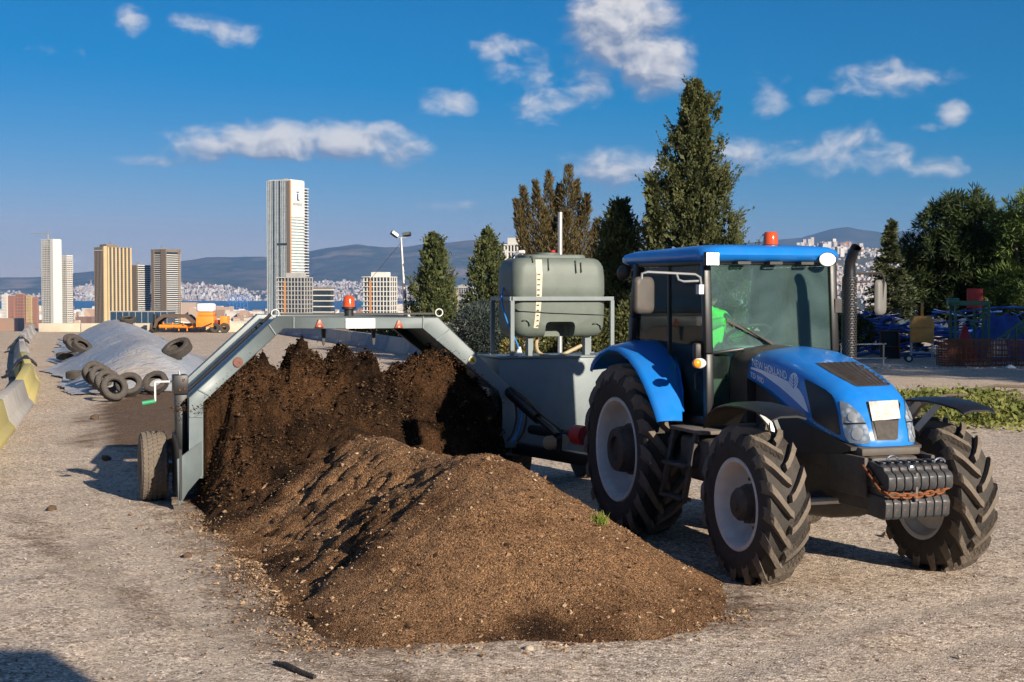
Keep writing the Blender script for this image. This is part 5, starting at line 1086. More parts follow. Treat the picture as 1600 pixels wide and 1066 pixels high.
# ------------------------------------------------------------------ concrete barriers
M['conc'] = mat('grey_concrete', (.40, .375, .34), .9, var=.16, vs=3, bump=.2, bs=30, dust=.2, dustcol=(.34, .27, .2)); M['concy'] = mat('faded_yellow_concrete', (.62, .50, .09), .85, col2=(.50, .43, .20), vs=4, bump=.2, bs=30, dust=.2, dustcol=(.34, .27, .2))
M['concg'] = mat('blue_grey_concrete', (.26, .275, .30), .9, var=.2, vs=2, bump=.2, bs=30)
def barrier(a, b, m, label, h=.5, wb=.52, wt=.16, group=None):
    a, b = Vector((*a, 0)), Vector((*b, 0)); d = (b - a); l = d.length; mb = MB()
    prof = [(-wb / 2, -.03), (wb / 2, -.03), (wb / 2, .06), (wb * .32, .16), (wt / 2, h), (-wt / 2, h), (-wb * .32, .16), (-wb / 2, .06)]
    mb.prism(prof, 'x', .02, l - .02); o = mb.build('concrete_barrier', m, bevel=.012); o.location = a; o.rotation_euler = (0, 0, math.atan2(d.y, d.x)); return tag(o, label, 'barrier', group)
bp = [g2(-45, 760), g2(22, 673), g2(51, 634), g2(61, 601), g2(50, 577), g2(45, 556), g2(45, 543), g2(48, 533), g2(53, 526), g2(57, 520)]
bp = [(x - .25, y) for x, y in bp]
labs = [('concy', 'faded yellow concrete barrier nearest the camera at the left edge'), ('conc', 'long grey concrete barrier between two yellow ones'), ('concy', 'yellow concrete barrier beyond the long grey one'), ('concy', 'second yellow concrete barrier, beside the covered heap'), ('conc', 'grey concrete barrier just past the last yellow one'), ('conc', 'sixth barrier along the left row, grey'), ('conc', 'seventh barrier along the left row, grey'), ('conc', 'eighth barrier along the left row, grey'), ('conc', 'farthest grey barrier of the left row, meeting the low wall')]
for (a, b), (m_, lab) in zip(zip(bp, bp[1:]), labs): barrier(a, b, M[m_], lab, group='barriers along the left edge')
for i, (u, v, s_, lab) in enumerate(((32, 590, .5, 'dark sheet draped over the second yellow barrier'), (28, 557, .55, 'dark sheet hanging on the barrier past the yellow ones'))):
    p = gnd(u, v); g = []; ny_, nx_ = 14, 10; vs = []
    for a in range(nx_):
        for b in range(ny_):
            x_ = (a / (nx_ - 1) - .5) * 1.3 + .08 * math.sin(b * 1.7 + i); t = b / (ny_ - 1) - .35; z_ = .56 - .50 * abs(t) * 1.3 + .03 * math.sin(a * 2.1 + b); vs.append((x_, t * .75, max(.06, z_)))
    o = from_arrays('dark_sheet', np.array(vs), grid_faces(nx_, ny_), M['black']); o.modifiers.new('t', 'SOLIDIFY').thickness = .02; q = [bp[3], bp[4]] if i == 0 else [bp[5], bp[6]]  # dark draped sheet standing for a dark patch along the left row
    dd = Vector((q[1][0] - q[0][0], q[1][1] - q[0][1])); o.location = (q[0][0] + dd.x * .4, q[0][1] + dd.y * .4, .0); o.rotation_euler = (0, 0, math.atan2(dd.y, dd.x)); tag(o, lab, 'rubber sheet')
# low parapet wall along the far edge
M['parapet'] = mat('cream_parapet', (.50, .44, .34), .85, var=.1, vs=1.5, bump=.1)
wl_ = tag(empty('parapet_wall', (g2(57, 519)[0], 77.3, 0)), 'low cream parapet wall along the far edge of the yard', 'wall'); wx0 = wl_.location.x; wx1 = g2(470, 519)[0]
cuts = [wx0, wx0 + 2.3, wx0 + 5.2, wx0 + 8.2, wx0 + 11.2, wx1]
for i, (a, b) in enumerate(zip(cuts, cuts[1:])):
    mb = MB(); mb.box(a - wx0 + .02, b - wx0 - .02, -.12, .12, -.2, .47); mb.build('wall_panel', M['parapet'], wl_, bevel=.015)
mb = MB(); mb.box(5.05, 5.17, -.2, -.125, 0, .52); mb.build('wall_post', M['black'], wl_)
# barrier row behind the arch
rb = [g2(430, 519), g2(452, 523), g2(480, 527.5), g2(515, 533), g2(553, 539), g2(582, 543.5), g2(612, 549), g2(645, 555), g2(675, 562), g2(712, 571)]
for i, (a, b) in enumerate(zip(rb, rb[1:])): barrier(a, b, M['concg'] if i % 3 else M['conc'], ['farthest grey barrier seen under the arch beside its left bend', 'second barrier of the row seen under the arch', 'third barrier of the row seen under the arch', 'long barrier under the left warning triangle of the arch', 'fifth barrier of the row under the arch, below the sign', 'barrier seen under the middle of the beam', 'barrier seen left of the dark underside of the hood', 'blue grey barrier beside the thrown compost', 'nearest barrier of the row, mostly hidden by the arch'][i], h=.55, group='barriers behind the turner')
# ------------------------------------------------------------------ heap under plastic sheet, with tyres
CA, CB = np.array([-7.9, 31.2]), np.array([-18.6, 66.0]); cd = (CB - CA) / np.linalg.norm(CB - CA); cn = np.array([cd[1], -cd[0]]); cl = np.linalg.norm(CB - CA)
s_ = np.arange(-1.2, cl + 1.2, .10); t_ = np.arange(-2.9, 2.91, .07); SS, TT = np.meshgrid(s_, t_, indexing='ij')
e1 = np.clip(np.minimum((SS + .3) / 3.2, (cl - SS + .3) / 3), 0, 1); e1 = np.sin(e1 * np.pi / 2)
wid = np.interp(SS, [-1, 3, 9, 40], [1.45, 1.75, 2.1, 2.0]) + .12 * np.sin(SS * .9); pr = np.clip(1 - (np.abs(TT) / wid), 0, 1); pr = np.sin(pr * np.pi / 2) * .6 + pr * .15 + pr * pr * (3 - 2 * pr) * .25
hz_ = np.interp(SS, [0, 4, 12, 20, 30, cl], [.80, .95, .88, .95, .95, .8]); ZZ = hz_ * e1 * pr
ZZ = ZZ + (.022 * fbm(SS * 1.5, TT * 2.2, oct=3, seed=91) + .03 * np.abs(vnoise(SS * 2.2 + TT * 2.4, TT * .8, seed=93)) * np.clip(pr * 3, .25, 1)) * 1.0 + .018 + .012 * np.abs(vnoise(SS * 7 + TT * 6, TT * 3, seed=95))
lim = wid + .28 + .10 * vnoise(SS * .8, SS * 0, seed=97); keep = (np.abs(TT) < lim) & (SS > -.75 + .25 * vnoise(TT * 1.3, TT * 0, seed=98))
PX = CA[0] + cd[0] * SS + cn[0] * TT; PY = CA[1] + cd[1] * SS + cn[1] * TT
gf = grid_faces(len(s_), len(t_)); kk = keep.ravel(); gf = gf[kk[gf].all(1)]
def plastic():
    m, nt, N, L, P = nmat('grey_blue_plastic_sheet'); tc = N.new('ShaderNodeTexCoord'); n = N.new('ShaderNodeTexNoise'); n.inputs['Scale'].default_value = .5; n.inputs['Detail'].default_value = 8; L.new(tc.outputs['Object'], n.inputs['Vector'])
    c = N.new('ShaderNodeValToRGB'); e = c.color_ramp.elements; e[0].position = .40; e[0].color = (.36, .375, .40, 1); e[1].position = .62; e[1].color = (.40, .35, .30, 1); L.new(n.outputs['Fac'], c.inputs[0]); L.new(c.outputs[0], P.inputs['Base Color']); P.inputs['Roughness'].default_value = .38
    w = N.new('ShaderNodeTexNoise'); w.inputs['Scale'].default_value = 5; w.inputs['Detail'].default_value = 8; w.inputs['Distortion'].default_value = 1.2; L.new(tc.outputs['Object'], w.inputs['Vector']); b = N.new('ShaderNodeBump'); b.inputs['Strength'].default_value = .8; b.inputs['Distance'].default_value = .06; L.new(w.outputs['Fac'], b.inputs['Height']); L.new(b.outputs[0], P.inputs['Normal']); return m
cover = from_arrays('covered_heap', np.stack([PX, PY, ZZ], -1).reshape(-1, 3), gf, plastic()); bm = bmesh.new(); bm.from_mesh(cover.data); bmesh.ops.delete(bm, geom=[v for v in bm.verts if not v.link_faces], context='VERTS'); bm.to_mesh(cover.data); bm.free(); tag(cover, 'long low heap covered with crumpled grey blue plastic sheet', 'covered heap')
def cover_z(x, y):
    d = np.array([x, y]) - CA; s = float(d @ cd); t = float(d @ cn); i = int(np.clip(round((s + 1.2) / .10), 0, len(s_) - 1)); j = int(np.clip(round((t + 2.9) / .07), 0, len(t_) - 1)); return float(ZZ[i, j]) if keep[i, j] else 0.0
tm = MB(); tm.lathe([(-.07, .175), (-.105, .20), (-.11, .26), (-.095, .305), (-.06, .32), (.06, .32), (.095, .305), (.11, .26), (.105, .20), (.07, .175), (.06, .19), (.09, .22), (.085, .28), (0, .295), (-.085, .28), (-.09, .22), (-.06, .19)], 'z', n=36, closed_profile=True)
blk = MB()
for k in range(36):
    for zz in (-.06, 0, .06):
        a = 2 * math.pi * (k + (.5 if zz == 0 else 0)) / 36; d = .07
        blk.hexa([(r_ * math.cos(a + sa * d), r_ * math.sin(a + sa * d), zz + sz_ * .024) for r_ in (.31, .329) for sa, sz_ in ((-1, -1), (1, -1), (1, 1), (-1, 1))])
tm.V += []; b0 = len(tm.V); tm.V += blk.V; tm.F += [tuple(i + b0 for i in f_) for f_ in blk.F]
tproto = None
TY_ = [(202, 601, 52, 10, .82, 'worn tyre leaning on the near end of the plastic sheet, left of its twin'), (243, 598, 50, -8, .82, 'worn tyre leaning on the near end of the plastic sheet, closest to the turner'),
       (178, 606, 68, 35, .82, 'rightmost tyre of the leaning row at the left foot of the sheet'), (168, 597, 66, 35, .82, 'second tyre from the right in the leaning row at the left foot of the sheet'), (158, 590, 64, 35, .82, 'third tyre from the right in the leaning row at the left foot of the sheet'), (148, 583, 60, 35, .82, 'leftmost tyre of the leaning row at the left foot of the sheet'),
       (121, 586, 3, 0, .82, 'tyre lying flat on gravel by the left foot of the sheet'), (104, 556, 3, 0, .95, 'large tyre lying flat on gravel farther along the left foot of the sheet'),
       (128, 541, 40, 60, .92, 'tyre tipped on the sheet edge in the far left cluster, nearest one'), (118, 537, 48, 40, .92, 'tyre in the middle of the far left cluster'), (111, 531, 35, 20, .92, 'farthest tyre of the far left cluster'),
       (277, 548, 35, -30, 1.05, 'dark tyre leaning on the right side of the sheet behind the arch'), (200, 522, 15, 0, 1.0, 'tyre lying on top of the far end of the plastic sheet')]
for i, (u, v, tilt, yaw, sc_, lab) in enumerate(TY_):
    o = tm.build('tyre', M['tyreold'], sharp=30) if tproto is None else bpy.data.objects.new('tyre', tproto.data)
    if tproto is None: tproto = o
    else: COL.objects.link(o)
    o.rotation_euler = (R(tilt), 0, R(yaw)); o.scale = (sc_,) * 3; zc = .2
    for _ in range(8):
        p = gnd(u, v, zc) if i != 12 else at(u, v, 58); z0 = max(cover_z(p.x, p.y), 0); zc = .5 * zc + .5 * (z0 + sc_ * (.33 * abs(math.sin(R(tilt))) + .10 * math.cos(R(tilt))) - (.05 if z0 > .05 else 0))
    o.location = (p.x, p.y, zc); tag(o, lab, 'tyre', 'old tyres weighing down the sheet')
# ------------------------------------------------------------------ cut branches on the right
def leaf_cloud(name, C, D, size, m, parent=None, seed=1, wid=.45, droop=0.):
    """Small folded leaves at points C pointing along D (numpy arrays)."""
    rg = np.random.default_rng(seed); n = len(C); D = D / (np.linalg.norm(D, axis=1, keepdims=True) + 1e-9); rv = rg.normal(0, 1, (n, 3)); Sd = np.cross(D, rv); Sd /= np.linalg.norm(Sd, axis=1, keepdims=True) + 1e-9
    s = (size * rg.uniform(.6, 1.35, n))[:, None]; v = np.stack([C, C + D * s * .5 + Sd * s * wid * .5, C + D * s, C + D * s * .5 - Sd * s * wid * .5], 1)
    F = np.arange(n * 4).reshape(n, 4); return from_arrays(name, v.reshape(-1, 3), F, m, parent, smooth=False)
rg = np.random.default_rng(33); n = 12000
ctr = [(gnd(1450, 640), 1.3, .5), (gnd(1500, 645), 1.2, .6), (gnd(1560, 640), 1.2, .7), (gnd(1600, 650), 1.2, .7), (gnd(1540, 660), 1.0, .5), (gnd(1480, 625), 1.3, .4), (gnd(1420, 622), 1.2, .3), (gnd(1520, 620), 1.5, .45), (gnd(1640, 640), 1.3, .6)]
P_ = []
for c, r_, h_ in ctr:
    k = n // len(ctr); rr = np.abs(rg.normal(0, .55, k)) * r_; a = rg.uniform(0, 6.283, k); zz = np.abs(rg.normal(0, .5, k)) * h_ * .20 * np.clip(1.2 - rr / r_ / 1.5, .1, 1); P_.append(np.stack([c.x + rr * np.cos(a), c.y + rr * np.sin(a) * 1.4, zz + .01], 1))
P_ = np.concatenate(P_); tag(leaf_cloud('cut_branches', P_, np.stack([rg.normal(-.4, .7, len(P_)), rg.normal(0, .7, len(P_)), rg.normal(.15, .4, len(P_))], 1), .12, leafmat('cut_olive_leaves', (.075, .10, .018), (.24, .24, .06), scale=1.6), seed=5, wid=.4), 'heap of cut yellow green leafy branches on the ground at right', 'cut branches', kind='stuff')
for i, (a, b) in enumerate((((1500, 617), (1610, 612)), ((1440, 634), (1520, 626)), ((1550, 640), (1640, 628)))):
    p, q = gnd(*a), gnd(*b); mb = MB(); mb.tube([(p.x, p.y, .08), ((p.x + q.x) / 2, (p.y + q.y) / 2, .16), (q.x, q.y, .10)], [.012, .03, .035], 7); tag(mb.build('cut_stick', mat('bark%d' % i, (.10, .075, .055), .9)), ['long dark stick lying along the back of the cut branches', 'pale stick at the left end of the cut branches', 'stick lying in the middle of the cut branches'][i], 'stick')
# ------------------------------------------------------------------ trees
M['bark'] = mat('bark', (.11, .085, .065), .95, var=.3, vs=20, bump=.6, bs=30)
M['cyp'] = leafmat('cypress_foliage', (.042, .054, .019), (.115, .122, .044), scale=2.2)
M['cyp2'] = leafmat('bright_cypress_foliage', (.050, .068, .022), (.125, .140, .050), scale=1.6)
M['brownleaf'] = leafmat('brown_conifer_foliage', (.080, .060, .022), (.135, .104, .042), scale=1.5)
M['pine'] = leafmat('pine_needles', (.022, .040, .012), (.060, .085, .026), scale=1.2)
M['pinelight'] = leafmat('light_pine_needles', (.07, .11, .03), (.13, .18, .045), scale=1.2)
M['cedar'] = leafmat('cedar_needles', (.04, .056, .026), (.105, .115, .052), scale=2)
M['bluebush'] = leafmat('grey_blue_foliage', (.030, .045, .042), (.075, .095, .085), scale=2)
M['bush'] = leafmat('olive_bush_foliage', (.05, .06, .018), (.14, .145, .05), scale=2)
M['drybush'] = leafmat('dry_bush_foliage', (.10, .085, .022), (.20, .17, .05), scale=2)
def trunk(parent, pts, rs, m=None):
    mb = MB(); mb.tube(pts, rs, 9); return mb.build('trunk', m or M['bark'], parent)
def conifer(name, label, base, H, rad, prof, n, leaf, m, seed, clumps=420, lean=(0, 0), z0=.05, up=.9, fuzz=.16, group=None, wid=.45):
    rg = np.random.default_rng(seed); t = tag(empty(name, base), label, 'tree', group)
    hk = np.array([p[0] for p in prof]); rk = np.array([p[1] for p in prof])
    hf = rg.random(clumps * 3); w = np.interp(hf, hk, rk); hf = hf[rg.random(len(hf)) < (w / rk.max()) ** .8][:clumps]; nc = len(hf); a = rg.uniform(0, 6.283, nc)
    bump = 1 + .30 * fbm(np.cos(a) * 1.7 + 5, np.sin(a) * 1.7 + 5, hf * 7, oct=3, seed=seed); rr = np.interp(hf, hk, rk) * rad * bump * rg.choice([1, .92, .72, 1.1, 1.24], nc, p=[.34, .24, .18, .16, .08])
    C = np.stack([rr * np.cos(a) + lean[0] * hf ** 2, rr * np.sin(a) + lean[1] * hf ** 2, H * (z0 + (1 - z0) * hf)], 1)
    k = rg.integers(0, nc, n); loc = np.interp(hf[k], hk, rk) * rad
    s = fuzz * rad * (.55 + .45 * loc / rad)
    off = np.stack([rg.normal(0, 1, n) * s * .8, rg.normal(0, 1, n) * s * .8, rg.normal(.2, 1, n) * s * 1.55], 1); P = C[k] + off
    O = np.stack([np.cos(a[k]), np.sin(a[k]), np.zeros(n)], 1); D = O * .55 + np.array([0, 0, up]) + rg.normal(0, .45, (n, 3))
    leaf_cloud('crown', P, D, leaf, m, t, seed, wid)
    # shoots that stand out from the crown
    ns = int(nc * .55); q = rg.integers(0, nc, ns); sl_ = rad * rg.uniform(.12, .34, ns); sd_ = np.stack([np.cos(a[q]) * .6, np.sin(a[q]) * .6, np.full(ns, .9)], 1) + rg.normal(0, .18, (ns, 3)); m_ = 34; tt = rg.random((ns, m_, 1)); SP = (C[q] * np.array([1.06, 1.06, 1]))[:, None] + sd_[:, None] * sl_[:, None, None] * tt * 1.5 + rg.normal(0, .028, (ns, m_, 3)) * (1.25 - tt); leaf_cloud('shoots', SP.reshape(-1, 3), np.repeat(sd_, m_, 0) + rg.normal(0, .4, (ns * m_, 3)), leaf * .85, m, t, seed + 5, wid)
    # dark inner twigs
    ni = n // 6; hi = rg.random(ni); ri = np.interp(hi, hk, rk) * rad * rg.random(ni) ** .5 * .8; ai = rg.uniform(0, 6.283, ni)
    leaf_cloud('inner_foliage', np.stack([ri * np.cos(ai) + lean[0] * hi ** 2, ri * np.sin(ai) + lean[1] * hi ** 2, H * (z0 + (1 - z0) * hi)], 1), rg.normal(0, 1, (ni, 3)) + np.array([0, 0, .6]), leaf * 2.2, m, t, seed + 1, .6)
    trunk(t, [(0, 0, -.3), (0, 0, H * .5), (lean[0], lean[1], H * .97)], [rad * .12 + .04, rad * .07 + .02, .008]); return t
def on_ray(u, Yd): return (u - 800) / FPX * Yd
def zrow(v, Yd): return HC + (HZ - v) / FPX * Yd
CYP = [(0, .35), (.06, .75), (.2, 1), (.35, .97), (.5, .84), (.65, .66), (.75, .46), (.85, .36), (.93, .26), (.98, .12), (1, .03)]
SLIM = [(0, .4), (.06, .75), (.2, .95), (.4, 1), (.6, .88), (.75, .68), (.88, .42), (.95, .22), (1, .04)]
Yd = 36.0; conifer('cypress', 'tallest dark cypress rising behind the tractor cab', (on_ray(1082, Yd), Yd, 0), zrow(134, Yd), 1.2, CYP, 46000, .085, M['cyp'], 1, clumps=330, lean=(.05, 0), fuzz=.075)
Yd = 35.6; conifer('cypress', 'thin side spire on the left of the tallest cypress', (on_ray(1028, Yd), Yd, 0), zrow(278, Yd), .22, CYP, 4500, .11, M['cyp'], 2, clumps=150, lean=(-.18, 0), fuzz=.2)
Yd = 74.0; zb = float(ground_z(np.array([on_ray(678, Yd)]), np.array([Yd]))[0]); conifer('cypress', 'rounded cypress standing right of the floodlight pole', (on_ray(678, Yd), Yd, zb), zrow(368, Yd) - zb, 1.12, [(0, .5), (.3, .85), (.5, .97), (.68, 1), (.8, .82), (.9, .6), (.97, .35), (1, .08)], 24000, .15, M['cyp2'], 3, clumps=420, z0=.1, fuzz=.13)
Yd = 60.0; zb = float(ground_z(np.array([on_ray(762, Yd)]), np.array([Yd]))[0]); conifer('cypress', 'dark cypress just left of the tank', (on_ray(762, Yd), Yd, zb), zrow(362, Yd) - zb, .78, [(0, .6), (.4, .95), (.68, 1), (.82, .8), (.92, .5), (1, .06)], 17000, .13, M['cyp2'], 4, clumps=330, z0=.1, fuzz=.15)
Yd = 38.0; conifer('cypress', 'loose cypress between the tank and the tractor cab', (on_ray(968, Yd), Yd, 0), zrow(322, Yd), .62, [(0, .8), (.2, 1), (.5, .95), (.7, .75), (.85, .55), (.95, .25), (1, .05)], 15000, .12, M['cyp2'], 5, clumps=260, fuzz=.24)
Yd = 44.0
bt = tag(empty('conifer', (on_ray(868, Yd), Yd, 0)), 'brown many-spired conifer behind the tank', 'tree'); rg = np.random.default_rng(8); PP, DD = [], []
for u, v, wpx in ((806, 318, 14), (816, 296, 16), (836, 288, 20), (857, 272, 16), (873, 292, 18), (888, 262, 20), (902, 285, 20), (917, 308, 18), (934, 345, 12), (850, 330, 30), (885, 335, 34)):
    h = zrow(v, Yd); r0 = wpx / FPX * Yd * 1.05; x0 = on_ray(u, Yd) - bt.location.x; nn = 2600; hf = rg.random(nn) ** .8; rr = r0 * np.interp(hf, [0, .5, .8, 1], [1.1, 1, .62, .06]) * np.sqrt(rg.random(nn)) * (1 + .35 * vnoise(hf * 16, hf * 0 + u, seed=4)); a = rg.uniform(0, 6.283, nn)
    yo = rg.normal(0, .3); PP.append(np.stack([x0 * (.35 + .65 * hf) + rr * np.cos(a), yo * hf + rr * np.sin(a), .6 + (h - .6) * hf], 1)); DD.append(np.stack([np.cos(a) * .5, np.sin(a) * .5, np.full(nn, .9)], 1) + rg.normal(0, .3, (nn, 3)))
leaf_cloud('crown', np.concatenate(PP), np.concatenate(DD), .16, M['brownleaf'], bt, 9, .22); trunk(bt, [(0, 0, -.2), (0, 0, 2), (.1, 0, 4.5)], [.2, .14, .03])
def bush(name, label, c, lobes, n, leaf, m, seed, wid=.5, cat='bush', group=None):
    rg = np.random.default_rng(seed); t = tag(empty(name, c), label, cat, group); P_, D_ = [], []
    tot = sum(l[3] ** 2 for l in lobes)
    for lx_, ly_, lz_, lr in lobes:
        k = int(n * lr ** 2 / tot); d = rg.normal(0, 1, (k, 3)); d /= np.linalg.norm(d, axis=1, keepdims=True); r_ = lr * (.55 + .5 * rg.random(k) ** .6) * (1 + .3 * fbm(d[:, 0] * 2.5 + seed, d[:, 1] * 2.5, d[:, 2] * 2.5, oct=3, seed=seed)); P_.append(d * r_[:, None] + np.array([lx_, ly_, lz_])); D_.append(d + rg.normal(0, .5, (k, 3)) + np.array([0, 0, .3]))
    P_ = np.concatenate(P_); D_ = np.concatenate(D_); kp = P_[:, 2] > -.2; leaf_cloud('crown', P_[kp], D_[kp], leaf, m, t, seed, wid)
    mb = MB()
    for lx_, ly_, lz_, lr in lobes[:5]: mb.tube([(lx_ * .15, ly_ * .15, -.15), (lx_ * .6, ly_ * .6, lz_ * .55), (lx_, ly_, lz_)], [.05, .035, .015], 6)
    mb.build('stems', M['bark'], t); return t
def bush_px(name, label, lobes, Yd, n, leaf, m, seed, base=None, **k):
    u0 = sum(l[0] for l in lobes) / len(lobes); x0 = on_ray(u0, Yd); zb = float(ground_z(np.array([x0]), np.array([Yd]))[0])
    rs = random.Random(seed); return bush(name, label, (x0, Yd, zb), [(on_ray(u, Yd) - x0, rs.uniform(-.3, .3) * r / FPX * Yd, zrow(v, Yd) - zb, r / FPX * Yd) for u, v, r in lobes], n, leaf, m, seed, **k)
bush_px('blue_bush', 'grey blue bush left of the tank frame', [(745, 505, 30), (765, 530, 30), (735, 540, 28), (720, 520, 18), (770, 495, 16), (780, 550, 22)], 40, 9000, .12, M['bluebush'], 11, wid=.3)
bush_px('bush', 'pale olive bush under the left end of the tank', [(800, 545, 16), (820, 540, 18), (810, 560, 18)], 33, 3500, .08, M['drybush'], 12)
bush_px('bush', 'green bush seen under the middle of the tank', [(850, 535, 26), (880, 545, 26), (865, 560, 24)], 34, 5000, .09, M['bush'], 13)
bush_px('bush', 'green bush between the tank frame and the tractor fender', [(930, 530, 26), (960, 515, 30), (985, 500, 26), (945, 560, 30), (905, 550, 24), (985, 540, 26)], 33, 9000, .09, M['bush'], 14)
bush_px('bush', 'yellowing bush seen below the sign on the arch', [(570, 518, 12), (555, 521, 9), (585, 520, 10), (562, 532, 12), (580, 532, 12)], 80, 4000, .16, M['drybush'], 15)
bush_px('bush', 'grey green bush seen under the beam right of the sign', [(605, 520, 12), (618, 526, 9), (600, 532, 12), (612, 535, 12)], 78, 3500, .16, M['bush'], 16)
bush_px('bush', 'dark bush under the right bend of the arch', [(655, 540, 12), (665, 545, 12), (648, 550, 12)], 66, 2500, .13, M['bluebush'], 17)
bush_px('bush', 'low dark bush behind the exhaust stack', [(1310, 495, 22), (1330, 505, 18), (1345, 520, 20), (1320, 530, 24)], 46, 5000, .11, M['pine'], 18)
# cedar with drooping tiers and a bent tip
def cedar():
    Yd = 50.0; x0 = on_ray(1388, Yd); t = tag(empty('cedar', (x0, Yd, 0)), 'pointed conifer with bent tip right of the exhaust stack', 'tree'); rg = np.random.default_rng(22); H = zrow(346, Yd); P_, D_ = [], []
    for i in range(230):
        f_ = rg.random() ** 1.15; z = H * (.08 + .92 * f_); L_ = (1 - f_) ** 1.15 * 1.38 + .05; L_ *= rg.uniform(.65, 1.15); a = rg.uniform(0, 6.283); nn = int(40 + 110 * L_); s = rg.random(nn)
        bend = .35 * max(0, f_ - .8) / .2; x = s * L_ * np.cos(a) + bend * .35; y = s * L_ * np.sin(a); zz = z + .22 * s * L_ - .38 * (s * L_) ** 2
        P_.append(np.stack([x, y, zz], 1) + rg.normal(0, .035, (nn, 3))); D_.append(np.stack([np.full(nn, math.cos(a)) + rg.normal(0, .7, nn), np.full(nn, math.sin(a)) + rg.normal(0, .7, nn), rg.normal(.15, .35, nn)], 1))
    leaf_cloud('crown', np.concatenate(P_), np.concatenate(D_), .14, M['cedar'], t, 23, .35); trunk(t, [(0, 0, -.2), (0, 0, H * .6), (.05, 0, H * .85), (.14, 0, H)], [.12, .07, .03, .006])
cedar()
def pine_tree(label, base, lobes, n, seed, m, group='pines on the right', leaf=.26, trunks=((0, 0),)):
    rg = np.random.default_rng(seed); t = tag(empty('pine_tree', base), label, 'tree', group); P_, D_ = [], []; tot = sum(l[3] ** 2 for l in lobes)
    for lx_, ly_, lz_, lr in lobes:                       # tufts of needles on twig ends over each bough
        k = max(12, int(n / 26 * lr ** 2 / tot)); d = rg.normal(0, 1, (k, 3)); d[:, 2] = d[:, 2] * .8 + .15; d /= np.linalg.norm(d, axis=1, keepdims=True); r_ = lr * (.45 + .62 * rg.random(k) ** .5) * (1 + .3 * fbm(d[:, 0] * 2 + seed, d[:, 1] * 2, d[:, 2] * 2, oct=2, seed=seed))
        tc = d * r_[:, None] * np.array([1, 1, .8]) + np.array([lx_, ly_, lz_]); q = np.repeat(np.arange(k), 26); nd = d[q] * .5 + rg.normal(0, .75, (len(q), 3)) + np.array([0, 0, .35]); P_.append(tc[q] + nd * .05 + rg.normal(0, .05, (len(q), 3))); D_.append(nd)
    leaf_cloud('crown', np.concatenate(P_), np.concatenate(D_), leaf, m, t, seed, .16)
    for tx_, ty_ in trunks:
        tk = trunk(t, [(tx_ * .7, ty_, -.3), (tx_ * .9, ty_, 1.6), (tx_ * 1.1, ty_, 3.4), (tx_ * 1.2, ty_, 5.2)], [.22, .18, .13, .05])
    mb = MB()
    for lx_, ly_, lz_, lr in lobes: mb.tube([(trunks[0][0], trunks[0][1], max(1.2, lz_ * .55)), (lx_ * .6, ly_ * .6, lz_ * .85), (lx_, ly_, lz_ + .1)], [.09, .06, .02], 6)
    mb.build('limbs', M['bark'], t); return t
def pine_px(label, u0, Yd, lobes, n, seed, m, **k):
    x0 = on_ray(u0, Yd); rs = random.Random(seed); return pine_tree(label, (x0, Yd, 0), [(on_ray(u, Yd) - x0, rs.uniform(-.9, .9), zrow(v, Yd), r / FPX * Yd) for u, v, r in lobes], n, seed, m, **k)
pine_px('big dark pine with rounded crown right of the pointed conifer', 1490, 52, [(1495, 335, 38), (1465, 350, 32), (1520, 345, 34), (1440, 400, 36), (1480, 395, 46), (1530, 395, 46), (1425, 440, 26), (1460, 445, 44), (1510, 445, 46), (1550, 440, 40), (1440, 478, 26), (1490, 480, 36), (1540, 480, 36), (1415, 410, 16)], 42000, 31, M['pine'], trunks=((0, 0), (.9, .4)))
pine_px('bright green pine at the right edge', 1598, 50, [(1595, 335, 34), (1570, 360, 28), (1620, 370, 40), (1585, 400, 40), (1630, 420, 46), (1575, 440, 40), (1610, 470, 44), (1560, 478, 30)], 26000, 32, M['pinelight'], leaf=.24)
shade = pine_tree('tall pine outside the frame shading the scrap yard, nearest the frame', (22.5, 25.5, 0), [(0, 0, 9, 2.6), (1.8, .5, 7.5, 2.6), (-1.7, .3, 7.2, 2.4), (.3, 1.5, 10.8, 2.2), (0, -1.2, 6.0, 2.6), (1.0, -.5, 12.2, 1.7), (-.6, .2, 4.6, 2.4)], 26000, 33, M['pine'], group='pines outside the frame', leaf=.34)
for k, (x_, y_, rz, lab) in enumerate(((26.5, 27.0, 1.1, 'second pine outside the frame shading the scrap yard'), (30.5, 29.5, 2.3, 'third pine outside the frame shading the scrap yard'), (24.5, 31.5, 3.9, 'fourth pine outside the frame, behind the first'), (34.5, 32.0, 5.0, 'fifth pine outside the frame, farthest right'))):
    c = copy_tree(shade); c.location = (x_, y_, 0); c.rotation_euler = (0, 0, rz); c['label'] = lab; c.scale = (1, 1, .86)
shade.scale = (1, 1, .86)
